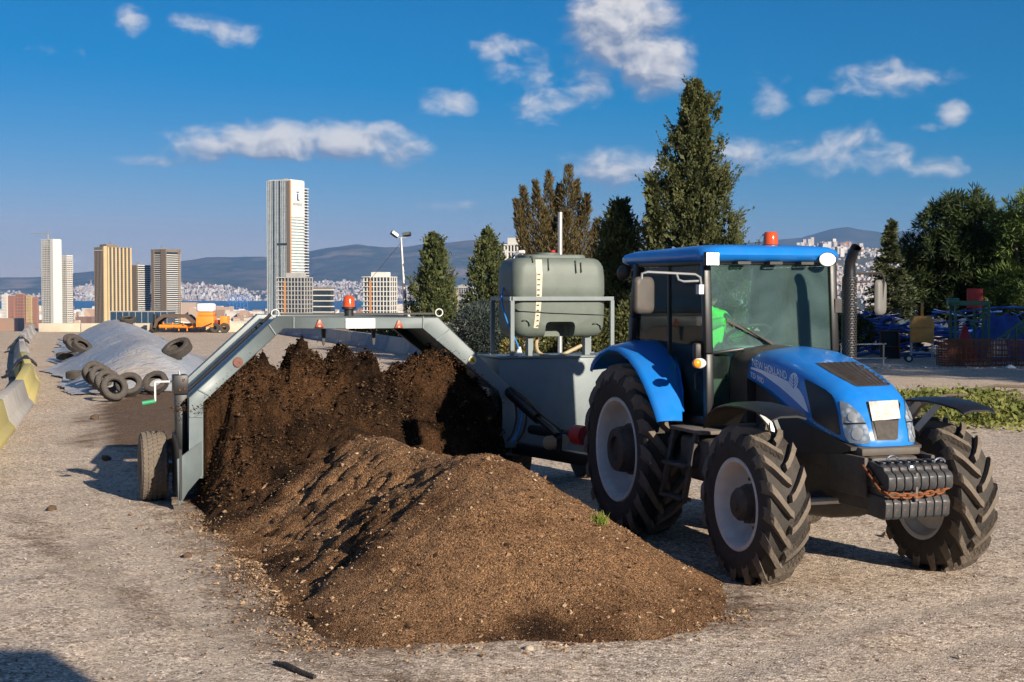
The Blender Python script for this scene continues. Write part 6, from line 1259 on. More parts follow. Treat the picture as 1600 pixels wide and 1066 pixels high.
# ------------------------------------------------------------------ poles
fp = at(636, 535, 75); fx_, fy_ = on_ray(634, 75), 75.0; pole = tag(empty('floodlight_pole', (fx_, fy_, 0)), 'tall thin galvanised pole with two floodlights left of the rounded cypress', 'light pole'); zt = zrow(372, 75)
mb = MB(); mb.tube([(.10, 0, -14), (.05, 0, 0), (-.24, 0, zt)], [.14, .12, .06], 10); mb.build('pole', M['steel'], pole)
mb = MB(); mb.bar((-.55, 0, zt), (.05, 0, zt + .03), .06, .05); mb.build('crossarm', M['steel'], pole)
for s, (x_, tilt_) in enumerate(((-.62, 35), (.02, -8))):
    mb = MB(); mb.box(-.22, .22, -.10, .10, -.10, .10); f_ = mb.build('floodlight', M['black'], pole, bevel=.02); f_.location = (x_ + .05, -.05, zt + .18); f_.rotation_euler = (R(-20), R(tilt_), R(20 - 40 * s)); mb = MB(); mb.box(-.19, .19, -.112, -.102, -.08, .08); mb.build('floodlight_glass', M['white'] if s == 0 else M['tank'], f_)
mb = MB(); q0 = Vector((-.24, 0, zt - .25)); q1 = Vector((on_ray(588, 75) - fx_, 0, zrow(426, 75))); q2 = q1 + (q1 - q0) * 1.2; mb.tube([q0, q1, q2], .012, 5); mb.build('guy_wire', M['black'], pole)
mast = tag(empty('steel_mast', (on_ray(875, 27), 27, 0)), 'plain galvanised steel mast rising behind the tank', 'pole'); mb = MB(); mb.tube([(0, 0, -.1), (0, 0, zrow(332, 27))], .045, 12); mb.build('pole', M['steel'], mast); mb = MB(); mb.lathe([(0, .16), (.02, .16), (.02, .05)], 'z', (0, 0, 0), 12); mb.build('base_plate', M['steel'], mast)
lp = tag(empty('street_lamp', (on_ray(735, 88), 88, -8)), 'small far street lamp between the two cypresses left of the tank', 'street lamp'); mb = MB(); mb.tube([(0, 0, -6), (0, 0, zrow(470, 88) + 8), (-.3, 0, zrow(466, 88) + 8)], .07, 8); mb.build('pole', M['steel'], lp); mb = MB(); mb.box(-.75, -.2, -.1, .1, zrow(467, 88) + 7.95, zrow(466, 88) + 8.1); mb.build('lamp_head', M['steel'], lp)
# ------------------------------------------------------------------ scrap yard on the right
M['bpipe'] = mat('blue_pipe', (.014, .07, .29), .4, var=.25, vs=2); M['rusty'] = mat('rusty_sheet', (.50, .20, .04), .8, col2=(.55, .33, .09), vs=5, bump=.3, bs=20); M['rust2'] = mat('dark_rusty_mesh', (.24, .085, .04), .85, var=.3, vs=8)
M['gframe'] = mat('green_steel', (.035, .14, .085), .55, var=.2); M['tarp'] = mat('blue_tarp', (.015, .06, .26), .55, var=.25, vs=2, bump=.5, bs=4)
rs = random.Random(44)
for i in range(64):
    x0 = rs.uniform(9.6, 18.5); y0 = rs.uniform(46.9, 49.2); z0 = .08 + rs.random() ** 1.3 * (1.15 if i < 40 else 1.5); L_ = rs.uniform(2.2, 4.2); a = rs.gauss(0, .28); zr = rs.gauss(0, .10)
    pts = []
    for k in range(7):
        t = k / 6 - .5; pts.append((x0 + L_ * t * math.cos(a), y0 + L_ * t * math.sin(a) + .12 * math.sin(t * 5 + i), max(.06, z0 + zr * L_ * t * 2 + .10 * math.sin(t * 6 + i * 1.3))))
    mb = MB(); mb.tube(pts, rs.choice((.035, .045, .055, .025)), 9); o = mb.build('pipe', M['bpipe']); tag(o, 'blue plastic pipe lying in the tangled pile behind the junk', 'pipe', 'blue pipes in the tangled pile')
mb = MB(); mb.tube(bez([at(1375, 505, 47), at(1383, 498, 47), at(1393, 498, 47), at(1394, 506, 47), at(1388, 516, 47), at(1380, 524, 47)]), .06, 9); tag(mb.build('bent_pipe', M['bpipe']), 'blue pipe bent into a hook on top of the pile', 'pipe')
# black framed tray leaning
c = gnd(1391, 561); tray = tag(empty('black_tray', (c.x, c.y, 0), R(8)), 'black framed tray standing upright with one crossbar', 'tray'); w_, h_ = .33, .92
for nm, b in (('frame_side', (-w_, -w_ + .03, -.05, .05, 0, h_)), ('frame_side', (w_ - .03, w_, -.05, .05, 0, h_)), ('frame_top', (-w_ + .031, w_ - .031, -.05, .05, h_ - .03, h_)), ('frame_bottom', (-w_ + .031, w_ - .031, -.05, .05, 0, .03)), ('crossbar', (-w_ + .031, w_ - .031, -.052, -.03, .38, .40)), ('panel', (-w_ + .031, w_ - .031, .02, .045, .031, h_ - .031))):
    mb = MB(); mb.box(*b); o = mb.build(nm, M['rust'] if nm != 'panel' else M['blackclean'], tray); o.rotation_euler = (R(-8), 0, 0)
# rusty hopper on a wheeled stand
c = gnd(1440, 566); hop = tag(empty('rusty_hopper', (c.x, c.y, 0), R(-12)), 'rusty orange boxy hopper with a pipe on top on a wheeled stand', 'hopper')
mb = MB(); mb.box(-.34, .34, -.30, .30, .62, 1.08); mb.build('hopper_body', M['rusty'], hop, bevel=.01)
mb = MB(); mb.loft([[(-.36, -.32, 1.082), (.36, -.32, 1.082), (.36, .32, 1.082), (-.36, .32, 1.082)], [(-.36, -.32, 1.16), (.36, -.32, 1.16), (.36, .32, 1.16), (-.36, .32, 1.16)], [(-.22, -.2, 1.43), (.26, -.2, 1.43), (.26, .2, 1.43), (-.22, .2, 1.43)]]); mb.build('hopper_hood', M['rusty'], hop)
mb = MB(); mb.tube([(0, 0, 1.43), (0, 0, 1.85)], .045, 10); mb.build('chimney_pipe', M['rusty'], hop)
for sx in (-.32, .32):
    for sy in (-.28, .28): mb = MB(); mb.bar((sx, sy, .02 if sx > 0 else .14), (sx, sy, .62), .03); mb.build('stand_leg', M['steel'], hop)
for z in (.30,): 
    mb = MB(); mb.bar((-.32, -.28, z), (.32, -.28, z), .025); mb.build('stand_rail', M['steel'], hop); mb = MB(); mb.bar((-.32, .28, z), (.32, .28, z), .025); mb.build('stand_rail', M['steel'], hop)
for sy in (-.34, .34):
    mb = MB(); mb.lathe([(-.03, .06), (-.035, .12), (.035, .12), (.03, .06), (.02, 0)], 'y', (-.40, sy, .12), 18); wv = mb.build('wheel', M['tyreold'], hop); mb = MB(); mb.lathe([(-.036, 0), (-.036, .06), (-.02, .07)], 'y', (-.40, sy, .12), 16); mb.build('wheel_hub', M['white'], wv)
mb = MB(); mb.bar((.32, -.28, .3), (.60, -.28, .62), .025); mb.bar((.60, -.28, .62), (.60, -.28, .05), .025); mb.build('prop', M['steel'], hop)
# rusty reinforcement cages
def cage(u0, u1, v0, v1, Yd, label, nx, nz):
    x0, x1 = on_ray(u0, Yd), on_ray(u1, Yd); h = zrow(v0, Yd); t = tag(empty('mesh_cage', ((x0 + x1) / 2, Yd, 0)), label, 'mesh cage', 'rusty mesh cages'); hw = (x1 - x0) / 2
    for d in (0, .3, .6):
        for i in range(nx + 1):
            mb = MB(); x = -hw + 2 * hw * i / nx; mb.bar((x, d, .02), (x, d, h), .022); mb.build('mesh_bar', M['rust2'], t)
        for k in range(nz + 1):
            mb = MB(); z = .03 + (h - .05) * k / nz; mb.bar((-hw, d + .012, z), (hw, d + .018, z), .022); mb.build('mesh_bar', M['rust2'], t)
cage(1474, 1508, 531, 574, 41.2, 'dense rusty mesh cage at the left end of the row', 14, 10); cage(1510, 1556, 530, 574, 41.0, 'open rusty mesh cage in the middle of the row', 6, 4); cage(1558, 1640, 531, 574, 41.3, 'rusty mesh cage at the right edge of the row', 9, 5)
# green steel stand, red panels, tarp, bag
gs = tag(empty('green_stand', (on_ray(1519, 43.5), 43.5, 0)), 'green steel trestle with crossed braces', 'steel stand'); hw = 26 / FPX * 43.5; h = zrow(478, 43.5)
for sx in (-1, 1):
    for y_ in (0, .5): mb = MB(); mb.bar((sx * hw, y_, 0), (sx * hw, y_, h), .07); mb.build('leg', M['gframe'], gs)
mb = MB(); mb.bar((-hw - .12, .25, h + .08), (hw + .05, .25, h + .08), .5, .14); mb.build('top_beam', M['gframe'], gs); mb = MB(); mb.tube([(-hw - .22, .1, h + .12), (-hw + .12, .1, h + .12)], .12, 12); mb.build('motor', M['gframe'], gs)
for a, b in (((-hw, -.01, h - .1), (hw * .3, -.01, h * .62)), ((hw, -.02, h - .1), (-.1 * hw, -.02, h * .66)), ((-hw, -.01, .65), (hw, -.01, .65))): mb = MB(); mb.bar(a, b, .05); mb.build('brace', M['gframe'], gs)
rp = tag(empty('red_board', (on_ray(1523, 44.6), 44.6, 0)), 'flat red board standing behind the top of the green trestle', 'board'); mb = MB(); x_ = 12.5 / FPX * 44.6; mb.box(-x_, x_, -.02, .02, zrow(482, 44.6), zrow(451, 44.6)); mb.build('panel', M['red'], rp); mb = MB(); mb.bar((0, .05, 0), (0, .05, zrow(470, 44.6)), .06); mb.build('post', M['gframe'], rp)
mb = MB(); p = Vector((on_ray(1507, 44.2), 44.2, 0)); mb.loft([[(p.x - .30, p.y - .2, .3), (p.x + .30, p.y - .2, .3), (p.x + .30, p.y + .2, .3), (p.x - .30, p.y + .2, .3)], [(p.x - .05, p.y - .03, 1.12), (p.x + .07, p.y - .03, 1.12), (p.x + .07, p.y + .03, 1.12), (p.x - .05, p.y + .03, 1.12)]]); mb.box(p.x - .34, p.x + .34, p.y - .24, p.y + .24, 0, .3); tag(mb.build('red_hopper', M['red'], bevel=.01), 'red tapered hopper under the green trestle', 'hopper')
gd = tag(empty('green_conveyor', (on_ray(1585, 43), 43, 0)), 'green lattice conveyor arm sloping up at the right edge', 'conveyor')
for a, b in (((-.75, 0, .55), (.9, 0, 1.75)), ((-.7, 0, .35), (1.0, 0, 1.5)), ((-.3, .02, .60), (-.1, .02, 1.0)), ((.1, .02, .9), (.4, .02, 1.36)), ((.06, -.02, 0), (.06, -.02, 1.1)), ((-.5, -.02, .42), (.9, -.02, .42)), ((.1, -.03, 1.05), (.9, -.03, .45))): mb = MB(); mb.bar(a, b, .06); mb.build('girder', M['gframe'], gd)
def cloth(name, label, cat, c, sx, sy, sz, m, seed):
    u = np.linspace(-1, 1, 30); A, B = np.meshgrid(u, u, indexing='ij'); r = np.clip(1 - np.maximum(np.abs(A), np.abs(B)) ** 3, 0, 1); z = sz * r * (.8 + .25 * fbm(A * 2.5 + seed, B * 2.5, oct=4, seed=seed)) + .02
    o = from_arrays(name, np.stack([A * sx, B * sy, z], -1).reshape(-1, 3), grid_faces(30, 30), m); o.location = c; tag(o, label, cat); return o
cloth('blue_tarp', 'crumpled dark blue tarpaulin piled behind the mesh cages', 'tarpaulin', (on_ray(1562, 44.8), 44.8, 0), .95, .7, zrow(492, 44.8) + .1, M['tarp'], 3)
cloth('white_bag', 'dirty white bag on the pile behind the mesh cages', 'bag', (on_ray(1560, 42.8), 42.8, .2), .28, .2, .65, mat('dirty_white', (.42, .42, .40), .8, var=.2), 5)
cloth('white_sack', 'white sack lying on the ground in front of the mesh cages', 'sack', (on_ray(1580, 40.2), 40.2, 0), .13, .1, .10, M['white'], 6)
ra = tag(empty('rail_rack', (on_ray(1352, 42), 42, 0)), 'pale steel rail rack in front of the blue pipes', 'rack')
for z in (.20, .62): mb = MB(); mb.bar((-.75, 0, z), (.62, 0, z + .02), .035); mb.build('rail', M['steel'], ra)
for x_ in (-.7, .55): mb = MB(); mb.bar((x_, 0, 0), (x_, 0, .66), .035); mb.build('post', M['steel'], ra)
rg = np.random.default_rng(55); n = 240; crumbs('litter', np.stack([rg.uniform(9.2, 16, n), 40.3 + np.abs(rg.normal(0, .55, n)), np.full(n, .012)], 1), rg.uniform(.015, .05, n), M['white'], 'white scraps of litter strewn in front of the junk', 'litter', 56, .3)
# ------------------------------------------------------------------ orange turner at the far wall
OY = 75.6; ox = on_ray(297, OY); og = tag(empty('orange_turner', (ox, OY, 0), R(0)), 'orange compost turner with white tank parked at the far wall', 'compost turner'); k_ = OY / FPX
def ol(u, v): return ((u - 297) * k_, HC + (HZ - v) * k_)
pts = [ol(243, 512), ol(246, 500), ol(258, 491), ol(296, 491.5), ol(310, 503)]; inn = [ol(247, 512), ol(250, 503), ol(260, 496), ol(293, 496.5), ol(304, 506)]
for y0, y1 in ((-.5, -.38), (.38, .5)):
    mb = MB()
    for i in range(4):
        a, b, c, d = pts[i], pts[i + 1], inn[i + 1], inn[i]; mb.hexa([(a[0], y0, a[1]), (b[0], y0, b[1]), (c[0], y0, c[1]), (d[0], y0, d[1]), (a[0], y1, a[1]), (b[0], y1, b[1]), (c[0], y1, c[1]), (d[0], y1, d[1])])
    mb.build('arch_frame', mat('brown_steel', (.10, .065, .045), .6), og)
mb = MB()
for i in range(4):
    a, b = pts[i], pts[i + 1]; mb.hexa([(a[0], -.37, a[1] - .05), (b[0], -.37, b[1] - .05), (b[0], -.37, b[1] - .09), (a[0], -.37, a[1] - .09), (a[0], .37, a[1] - .05), (b[0], .37, b[1] - .05), (b[0], .37, b[1] - .09), (a[0], .37, a[1] - .09)])
mb.build('hood_sheet', M['tdark'], og)
mb = MB(); a, b = ol(249, 510), ol(304, 510); mb.tube([(a[0], 0, a[1]), (b[0], 0, b[1])], .10, 12); dr = mb.build('rotor_drum', M['orange'], og)
for i in range(12):
    x_ = a[0] + (b[0] - a[0]) * (i + .5) / 12; an = i * 1.9; mb = MB(); mb.bar((x_, .08 * math.cos(an), a[1] + .08 * math.sin(an)), (x_, .26 * math.cos(an), max(.04, a[1] + .26 * math.sin(an))), .05, .05); mb.build('paddle', M['orange'], dr)
def obox(nm, u0, u1, v0, v1, y0, y1, m, bev=.02): a, b = ol(u0, v1), ol(u1, v0); mb = MB(); mb.box(a[0], b[0], y0, y1, a[1], b[1]); return mb.build(nm, m, og, bevel=bev)
obox('body', 309, 336, 494, 511, -.45, .45, M['orange']); obox('engine_box', 346, 357, 494, 511, -.4, .35, M['orange']); obox('link', 337, 345.5, 500, 508, -.2, .2, mat('dark_red', (.28, .05, .02), .6)); obox('tank_rack', 311, 335, 488, 493.5, -.4, .4, M['orange'])
a, b = ol(309, 488), ol(336, 474); mb = MB(); mb.box(a[0], b[0], -.42, .42, a[1] + .01, b[1]); mb.build('white_tank', mat('white_tank', (.72, .72, .74), .5, var=.08), og, bevel=.14, seg=4)
for u_, y_ in ((239, -.1), (338, -.35), (353, -.35)):
    c = ol(u_, 513); mb = MB(); mb.lathe([(-.09, .1), (-.1, .24), (-.06, .27), (.06, .27), (.1, .24), (.09, .1), (0, 0)], 'y' if u_ > 300 else 'x', (c[0], y_, .27), 20); mb.build('wheel', M['tyreold'], og)
mb = MB(); c = ol(243, 505); mb.box(c[0] - .1, c[0] + .08, -.2, .3, .1, 1.0); mb.build('wheel_post', M['tdark'], og, bevel=.02)
mb = MB(); a, b = ol(313, 514), ol(334, 505); mb.bar((a[0], -.55, max(.06, a[1])), (b[0], -.5, b[1]), .06); mb.build('tow_bar', M['tdark'], og)
for x_ in (0, .62): pass
# unseen trailer-shaped box, added beside the camera to cast the lower left shadow
bt_ = tag(empty('shadow_caster', (1.5, .0, 0)), 'unseen white box on wheels added beside the camera to cast the lower left shadow', 'trailer')
mb = MB(); mb.box(0, 1.9, -6.2, 0, .75, 4.2); mb.build('caster_box', M['white'], bt_, bevel=.03); mb = MB(); mb.box(.1, 1.8, -6.0, -.2, .5, .74); mb.build('chassis', M['iron'], bt_)
for x_ in (.3, 1.6):
    for y_ in (-1.3, -4.9): mb = MB(); mb.lathe([(-.12, .2), (-.14, .42), (-.1, .47), (.1, .47), (.14, .42), (.12, .2), (0, 0)], 'y', (x_, y_, .47), 20); mb.build('wheel', M['tyreold'], bt_)
# ------------------------------------------------------------------ far land, sea, hills
SEA = -72.0; PLAIN = -66.0
M['plain'] = mat('plain_land', (.14, .125, .09), .95, col2=(.06, .075, .04), vs=.004, det=10)
xs_ = np.concatenate([np.arange(-9000, -1500, 500), np.arange(-1500, 1500, 120), np.arange(1500, 9001, 500)]); ys_ = np.concatenate([np.arange(-3000, 200, 400), np.arange(200, 5200, 130)])
X, Y = np.meshgrid(xs_, ys_, indexing='ij'); Zp = PLAIN + 2.5 * fbm(X * .003, Y * .003, oct=3, seed=1); Zp = np.where(Y > 4900 + 500 * vnoise(X * .0009, X * 0, seed=2), -78, Zp); near = (np.abs(X) < 430) & (Y < 310) & (Y > -140); Zp = np.where(near, np.minimum(Zp, -69), Zp)
tag(from_arrays('lowland', np.stack([X, Y, Zp], -1).reshape(-1, 3), grid_faces(len(xs_), len(ys_)), M['plain']), kind='structure')
def sea_mat():
    m, nt, N, L, P = nmat('sea_water'); P.inputs['Base Color'].default_value = (.018, .085, .19, 1); P.inputs['Roughness'].default_value = .35; P.inputs['Specular IOR Level'].default_value = .4
    tc = N.new('ShaderNodeTexCoord'); n = N.new('ShaderNodeTexNoise'); n.inputs['Scale'].default_value = .02; n.inputs['Detail'].default_value = 4; L.new(tc.outputs['Object'], n.inputs['Vector']); b = N.new('ShaderNodeBump'); b.inputs['Strength'].default_value = .6; b.inputs['Distance'].default_value = 6; L.new(n.outputs['Fac'], b.inputs['Height']); L.new(b.outputs[0], P.inputs['Normal']); return m
tag(from_arrays('sea', np.array([(-30000, 4000, SEA), (30000, 4000, SEA), (30000, 26000, SEA), (-30000, 26000, SEA)]), [(0, 1, 2, 3)], sea_mat()), kind='structure')
def hillmat(name, c1, c2, c3):
    m, nt, N, L, P = nmat(name); P.inputs['Roughness'].default_value = 1; P.inputs['Specular IOR Level'].default_value = 0
    tc = N.new('ShaderNodeTexCoord'); n = N.new('ShaderNodeTexNoise'); n.inputs['Scale'].default_value = .0016; n.inputs['Detail'].default_value = 11; n.inputs['Roughness'].default_value = .62; L.new(tc.outputs['Object'], n.inputs['Vector']); c = N.new('ShaderNodeValToRGB'); e = c.color_ramp.elements; e.new(.5)
    for i, (p, col) in enumerate(((.36, c1), (.5, c2), (.64, c3))): e[i].position = p; e[i].color = (*col, 1)
    L.new(n.outputs['Fac'], c.inputs[0]); L.new(c.outputs[0], P.inputs['Base Color']); b = N.new('ShaderNodeBump'); b.inputs['Strength'].default_value = .8; b.inputs['Distance'].default_value = 60; L.new(n.outputs['Fac'], b.inputs['Height']); L.new(b.outputs[0], P.inputs['Normal']); return m
class Range_:
    """A range of hills: ridge heights read along azimuth, real depth from foot to ridge and down behind."""
    def __init__(s, ridge, d_foot, d_ridge, d_back, z_foot, seed, rough):
        s.u = [r[0] for r in ridge]; s.v = [r[1] for r in ridge]; s.a, s.b, s.c, s.zf, s.seed, s.rough = d_foot, d_ridge, d_back, z_foot, seed, rough
    def height(s, u, d):
        zr = HC + (HZ - np.interp(u, s.u, s.v)) / FPX * s.b; t = np.where(d < s.b, (d - s.a) / (s.b - s.a), 1 - (d - s.b) / (s.c - s.b)); t = np.clip(t, 0, 1)
        p = t ** 1.25 * (1.0 - .12 * np.sin(t * 3.14)); x = (u - 800) / FPX * d
        n = fbm(x * .0009, d * .0009, oct=5, seed=s.seed) * s.rough * np.sin(np.clip(t, 0, 1) * 3.14159) ** .7 + .018 * zr * fbm(u * .03, d * 0, oct=3, seed=s.seed + 7) * t
        return s.zf + (zr - s.zf) * p + n
    def build(s, name, m, u0=-1900, u1=3500, du=9, nd=46):
        us = np.arange(u0, u1, du); ds = np.concatenate([np.linspace(s.a, s.b, nd), np.linspace(s.b, s.c, 12)[1:]]); U, D = np.meshgrid(us, ds, indexing='ij'); Z = s.height(U, D)
        return tag(from_arrays(name, np.stack([(U - 800) / FPX * D, D, Z], -1).reshape(-1, 3), grid_faces(len(us), len(ds)), m), kind='structure')
MOUNT = Range_([(-1900, 420), (-600, 428), (-100, 436), (60, 433), (150, 424), (230, 417), (285, 408), (320, 403), (380, 401), (430, 402), (480, 394), (520, 386), (560, 381), (600, 386), (640, 384), (690, 379), (740, 375), (800, 380), (900, 388), (1000, 390), (1500, 385), (2000, 390), (3500, 400)], 11600, 16000, 20000, SEA - 2, 3, 90)
MOUNT.build('mountains', hillmat('mountain_scrub', (.13, .10, .062), (.045, .055, .03), (.22, .17, .12)))
PEAK = Range_([(-1900, 480), (900, 480), (1060, 400), (1160, 379), (1210, 374), (1250, 371), (1290, 361), (1320, 354), (1345, 359), (1380, 365), (1430, 362), (1500, 368), (1620, 374), (2000, 380), (3500, 390)], 13500, 17500, 21000, SEA - 2, 9, 80)
PEAK.build('far_peak', hillmat('peak_scrub', (.075, .07, .045), (.05, .055, .032), (.12, .10, .075)), u0=900)
HILL = Range_([(600, 520), (1000, 500), (1100, 430), (1180, 396), (1240, 386), (1275, 381), (1330, 386), (1400, 393), (1460, 398), (1600, 402), (2200, 410), (3500, 430)], 4300, 7600, 9800, PLAIN - 6, 13, 26)
HILL.build('city_hill', hillmat('hill_ground', (.13, .11, .08), (.09, .09, .055), (.18, .15, .11)), u0=640)
# ------------------------------------------------------------------ the city as a mass of small blocks
M['city'] = speck('city_walls', [(.46, .40, .36), (.52, .48, .46), (.36, .27, .22), (.40, .36, .35), (.48, .41, .34), (.30, .19, .14), (.56, .54, .52)], .016, .9)
def boxes(name, X, Y, Z, W, D, H, A, m, label):
    n = len(X); b = np.array([(-1, -1, 0), (1, -1, 0), (1, 1, 0), (-1, 1, 0), (-1, -1, 1), (1, -1, 1), (1, 1, 1), (-1, 1, 1)], float); v = b[None] * np.stack([W / 2, D / 2, H], 1)[:, None]; c, s = np.cos(A)[:, None], np.sin(A)[:, None]
    v = np.stack([v[..., 0] * c - v[..., 1] * s + X[:, None], v[..., 0] * s + v[..., 1] * c + Y[:, None], v[..., 2] + Z[:, None]], -1); f = np.array([(4, 5, 6, 7), (0, 1, 5, 4), (1, 2, 6, 5), (2, 3, 7, 6), (3, 0, 4, 7)]); F = (f[None] + (np.arange(n) * 8)[:, None, None]).reshape(-1, 4)
    return tag(from_arrays(name, v.reshape(-1, 3), F, m, smooth=False), label, 'city', kind='stuff')
rg = np.random.default_rng(66)
n = 24000; u = rg.uniform(-500, 1250, n); d = 11650 + rg.random(n) ** 1.6 * 2300; dens = .25 + .75 * (vnoise(u * .012, d * .0009, seed=3) > -.25); lim = np.interp(u, [-500, 0, 180, 300, 420, 520, 700, 900, 1250], [2300, 2300, 2000, 1500, 1300, 1500, 1500, 1600, 1600]); k = (rg.random(n) < dens) & (d - 11650 < lim); u, d = u[k], d[k]; n = len(u)
boxes('far_shore_city', (u - 800) / FPX * d, d, MOUNT.height(u, d) - 5, rg.uniform(9, 27, n), rg.uniform(9, 20, n), rg.gamma(2.2, 4.5, n) + 9, rg.uniform(0, 3.14, n), M['city'], 'dense pale city blocks climbing the far shore of the bay')
n = 14000; u = rg.uniform(1010, 1900, n); d = 4500 + rg.random(n) ** .9 * 3000; dens = .18 + .82 * (vnoise(u * .018, d * .0016, seed=5) > -.1); k = rg.random(n) < dens; u, d = u[k], d[k]; n = len(u)
boxes('hill_city', (u - 800) / FPX * d, d, HILL.height(u, d) - 4, rg.uniform(7, 17, n), rg.uniform(7, 13, n), rg.gamma(2.2, 3, n) + 6, rg.uniform(0, 3.14, n), M['city'], 'white apartment blocks over the hill behind the tractor')
n = 46; u = rg.uniform(1246, 1345, n); d = rg.uniform(7100, 7600, n); boxes('hilltop_blocks', (u - 800) / FPX * d, d, HILL.height(u, d) - 4, rg.uniform(14, 22, n), np.full(n, 16.), rg.uniform(28, 46, n), rg.uniform(-.2, .2, n), M['city'], 'tall white blocks on top of the hill right of the cab beacon')
n = 2600; d = 700 + rg.random(n) ** .8 * 4000; u = rg.uniform(-200, 1000, n); k = (vnoise(u * .02, d * .004, seed=8) > -.3); u, d = u[k], d[k]; n = len(u)
boxes('lowland_city', (u - 800) / FPX * d, d, np.full(n, PLAIN - 3.), rg.uniform(10, 45, n), rg.uniform(10, 30, n), rg.gamma(2.2, 3.5, n) + 6, rg.uniform(-.4, .4, n), speck('lowland_walls', [(.55, .50, .44), (.62, .60, .58), (.36, .24, .17), (.42, .31, .23), (.50, .44, .36), (.22, .13, .10)], .013), 'low roofs and sheds between the yard and the bay')
rg = np.random.default_rng(77); n = 26000; k = rg.integers(0, 420, n); cu = rg.uniform(-160, 1000, 420); cd_ = 330 + rg.random(420) ** .7 * 1500; cr = rg.uniform(3, 8, 420); P_ = np.stack([(cu[k] - 800) / FPX * cd_[k], cd_[k], np.full(n, PLAIN + 2.) + cr[k] * .6], 1); d = rg.normal(0, 1, (n, 3)); d /= np.linalg.norm(d, axis=1, keepdims=True)
tag(leaf_cloud('tree_belt', P_ + d * cr[k][:, None] * rg.uniform(.6, 1.05, n)[:, None] * np.array([1, 1, .9]), d + rg.normal(0, .4, (n, 3)), 2.6, leafmat('far_trees', (.018, .030, .014), (.045, .060, .025), scale=.08), seed=3, wid=.7), 'dark belts of trees on the low land below the yard', 'trees', kind='stuff')
# ------------------------------------------------------------------ towers
M['tw_white'] = mat('tower_white', (.66, .63, .57), .8, var=.06); M['tw_conc'] = mat('tower_concrete', (.40, .375, .34), .9, var=.12, vs=.1); M['tw_dark'] = mat('tower_dark_glass', (.028, .036, .045), .2, var=.3, vs=.1, spec=.8); M['tw_glass'] = mat('tower_glass', (.30, .40, .44), .15, var=.3, vs=.12, spec=.9)
M['tw_tan'] = mat('tower_tan', (.50, .37, .19), .6, var=.08, vs=.05); M['tw_brown'] = mat('tower_brown', (.20, .15, .10), .6, var=.1); M['tw_orange'] = mat('tower_orange', (.50, .24, .10), .7); M['tw_brick'] = mat('tower_brick', (.34, .17, .12), .85, var=.1); M['tw_blue'] = mat('podium_glass', (.02, .045, .075), .15, var=.3, vs=.05, spec=.8)
class Tower:
    def __init__(s, name, label, u0, u1, vtop, D, yaw, frac, base=PLAIN - 2):
        """u0..u1: photo columns; frac: share of the width taken by the left (front) face."""
        k = D / FPX; uc = u0 + (u1 - u0) * frac; a = R(yaw); s.wf = (uc - u0) * k / math.cos(a); s.ws = (u1 - uc) * k / max(.05, math.sin(a)); s.h = zrow(vtop, D) - base
        s.o = tag(empty(name, (on_ray(u0, D), D, base), -a), label, 'tower'); s.k = k
        # local axes: x along the front face, y away from the camera; the corner between both faces is at (wf, 0)
    def part(s, nm, m, fn, stuff=False):
        mb = MB(); fn(mb); o = mb.build(nm, m, s.o, smooth=False)
        if stuff: o['kind'] = 'stuff'
        return o
    def core(s, m, inset=.8, top=0): return s.part('core', m, lambda b: b.box(inset, s.wf - inset, inset, s.ws - inset, 0, s.h - top))
    def slabs(s, m, n, th=.9, out=0., x0=0, x1=None, y1=None, z0=0, z1=None, nm='floor_slabs'):
        x1 = s.wf if x1 is None else x1; y1 = s.ws if y1 is None else y1; z1 = s.h if z1 is None else z1
        return s.part(nm, m, lambda b: [b.box(x0 - out, x1 + out, -out, y1 + out, z0 + (z1 - z0) * i / n - th / 2, z0 + (z1 - z0) * i / n + th / 2) for i in range(1, n + 1)], True)
    def fins(s, m, xs=(), ys=(), w=.8, d=.6, z1=None, z0=0, nm='fins'):
        z1 = z1 or s.h
        def fn(b):
            for x in xs: b.box(x - w / 2, x + w / 2, -d, .9, z0, z1)
            for y in ys: b.box(s.wf - .9, s.wf + d, y - w / 2, y + w / 2, z0, z1)
        return s.part(nm, m, fn, True)
    def wall(s, nm, m, x0, x1, z0, z1, d=.5): return s.part(nm, m, lambda b: b.box(x0, x1, -d, 1.5, z0, z1))
    def side(s, nm, m, y0, y1, z0, z1, d=.5): return s.part(nm, m, lambda b: b.box(s.wf - 1.5, s.wf + d, y0, y1, z0, z1))
def crane(parent, x, y, z, k, l=12, flip=1):
    mb = MB(); mb.bar((x, y, z - 4), (x, y, z + 5 * k), .9); mb.bar((x - flip * 3 * k, y, z + 5 * k), (x + flip * l * k, y, z + 5.2 * k), .8); mb.bar((x, y, z + 5 * k), (x, y, z + 6.8 * k), .7); mb.bar((x, y, z + 6.8 * k), (x + flip * l * .6 * k, y, z + 5.3 * k), .25); o = mb.build('tower_crane', mat('crane_paint', (.40, .34, .22), .6), parent, smooth=False); return o
lin = lambda a, b, n: [a + (b - a) * i / (n - 1) for i in range(n)]
t = Tower('tower_under_construction', 'unfinished white tower at far left with a crane on top', 65, 96.5, 375, 2000, 30, .74); t.core(M['tw_dark'], 1.4, 8); t.slabs(M['tw_white'], 46, 1.2); t.fins(M['tw_conc'], lin(.6, t.wf - 8, 6), w=1.0, d=.1, nm='columns'); t.part('core_wall', M['tw_white'], lambda b: b.box(t.wf - 5.5, t.wf + .6, -.7, t.ws, 0, t.h)); crane(t.o, 8, 6, t.h, 1.7, 22, -1)
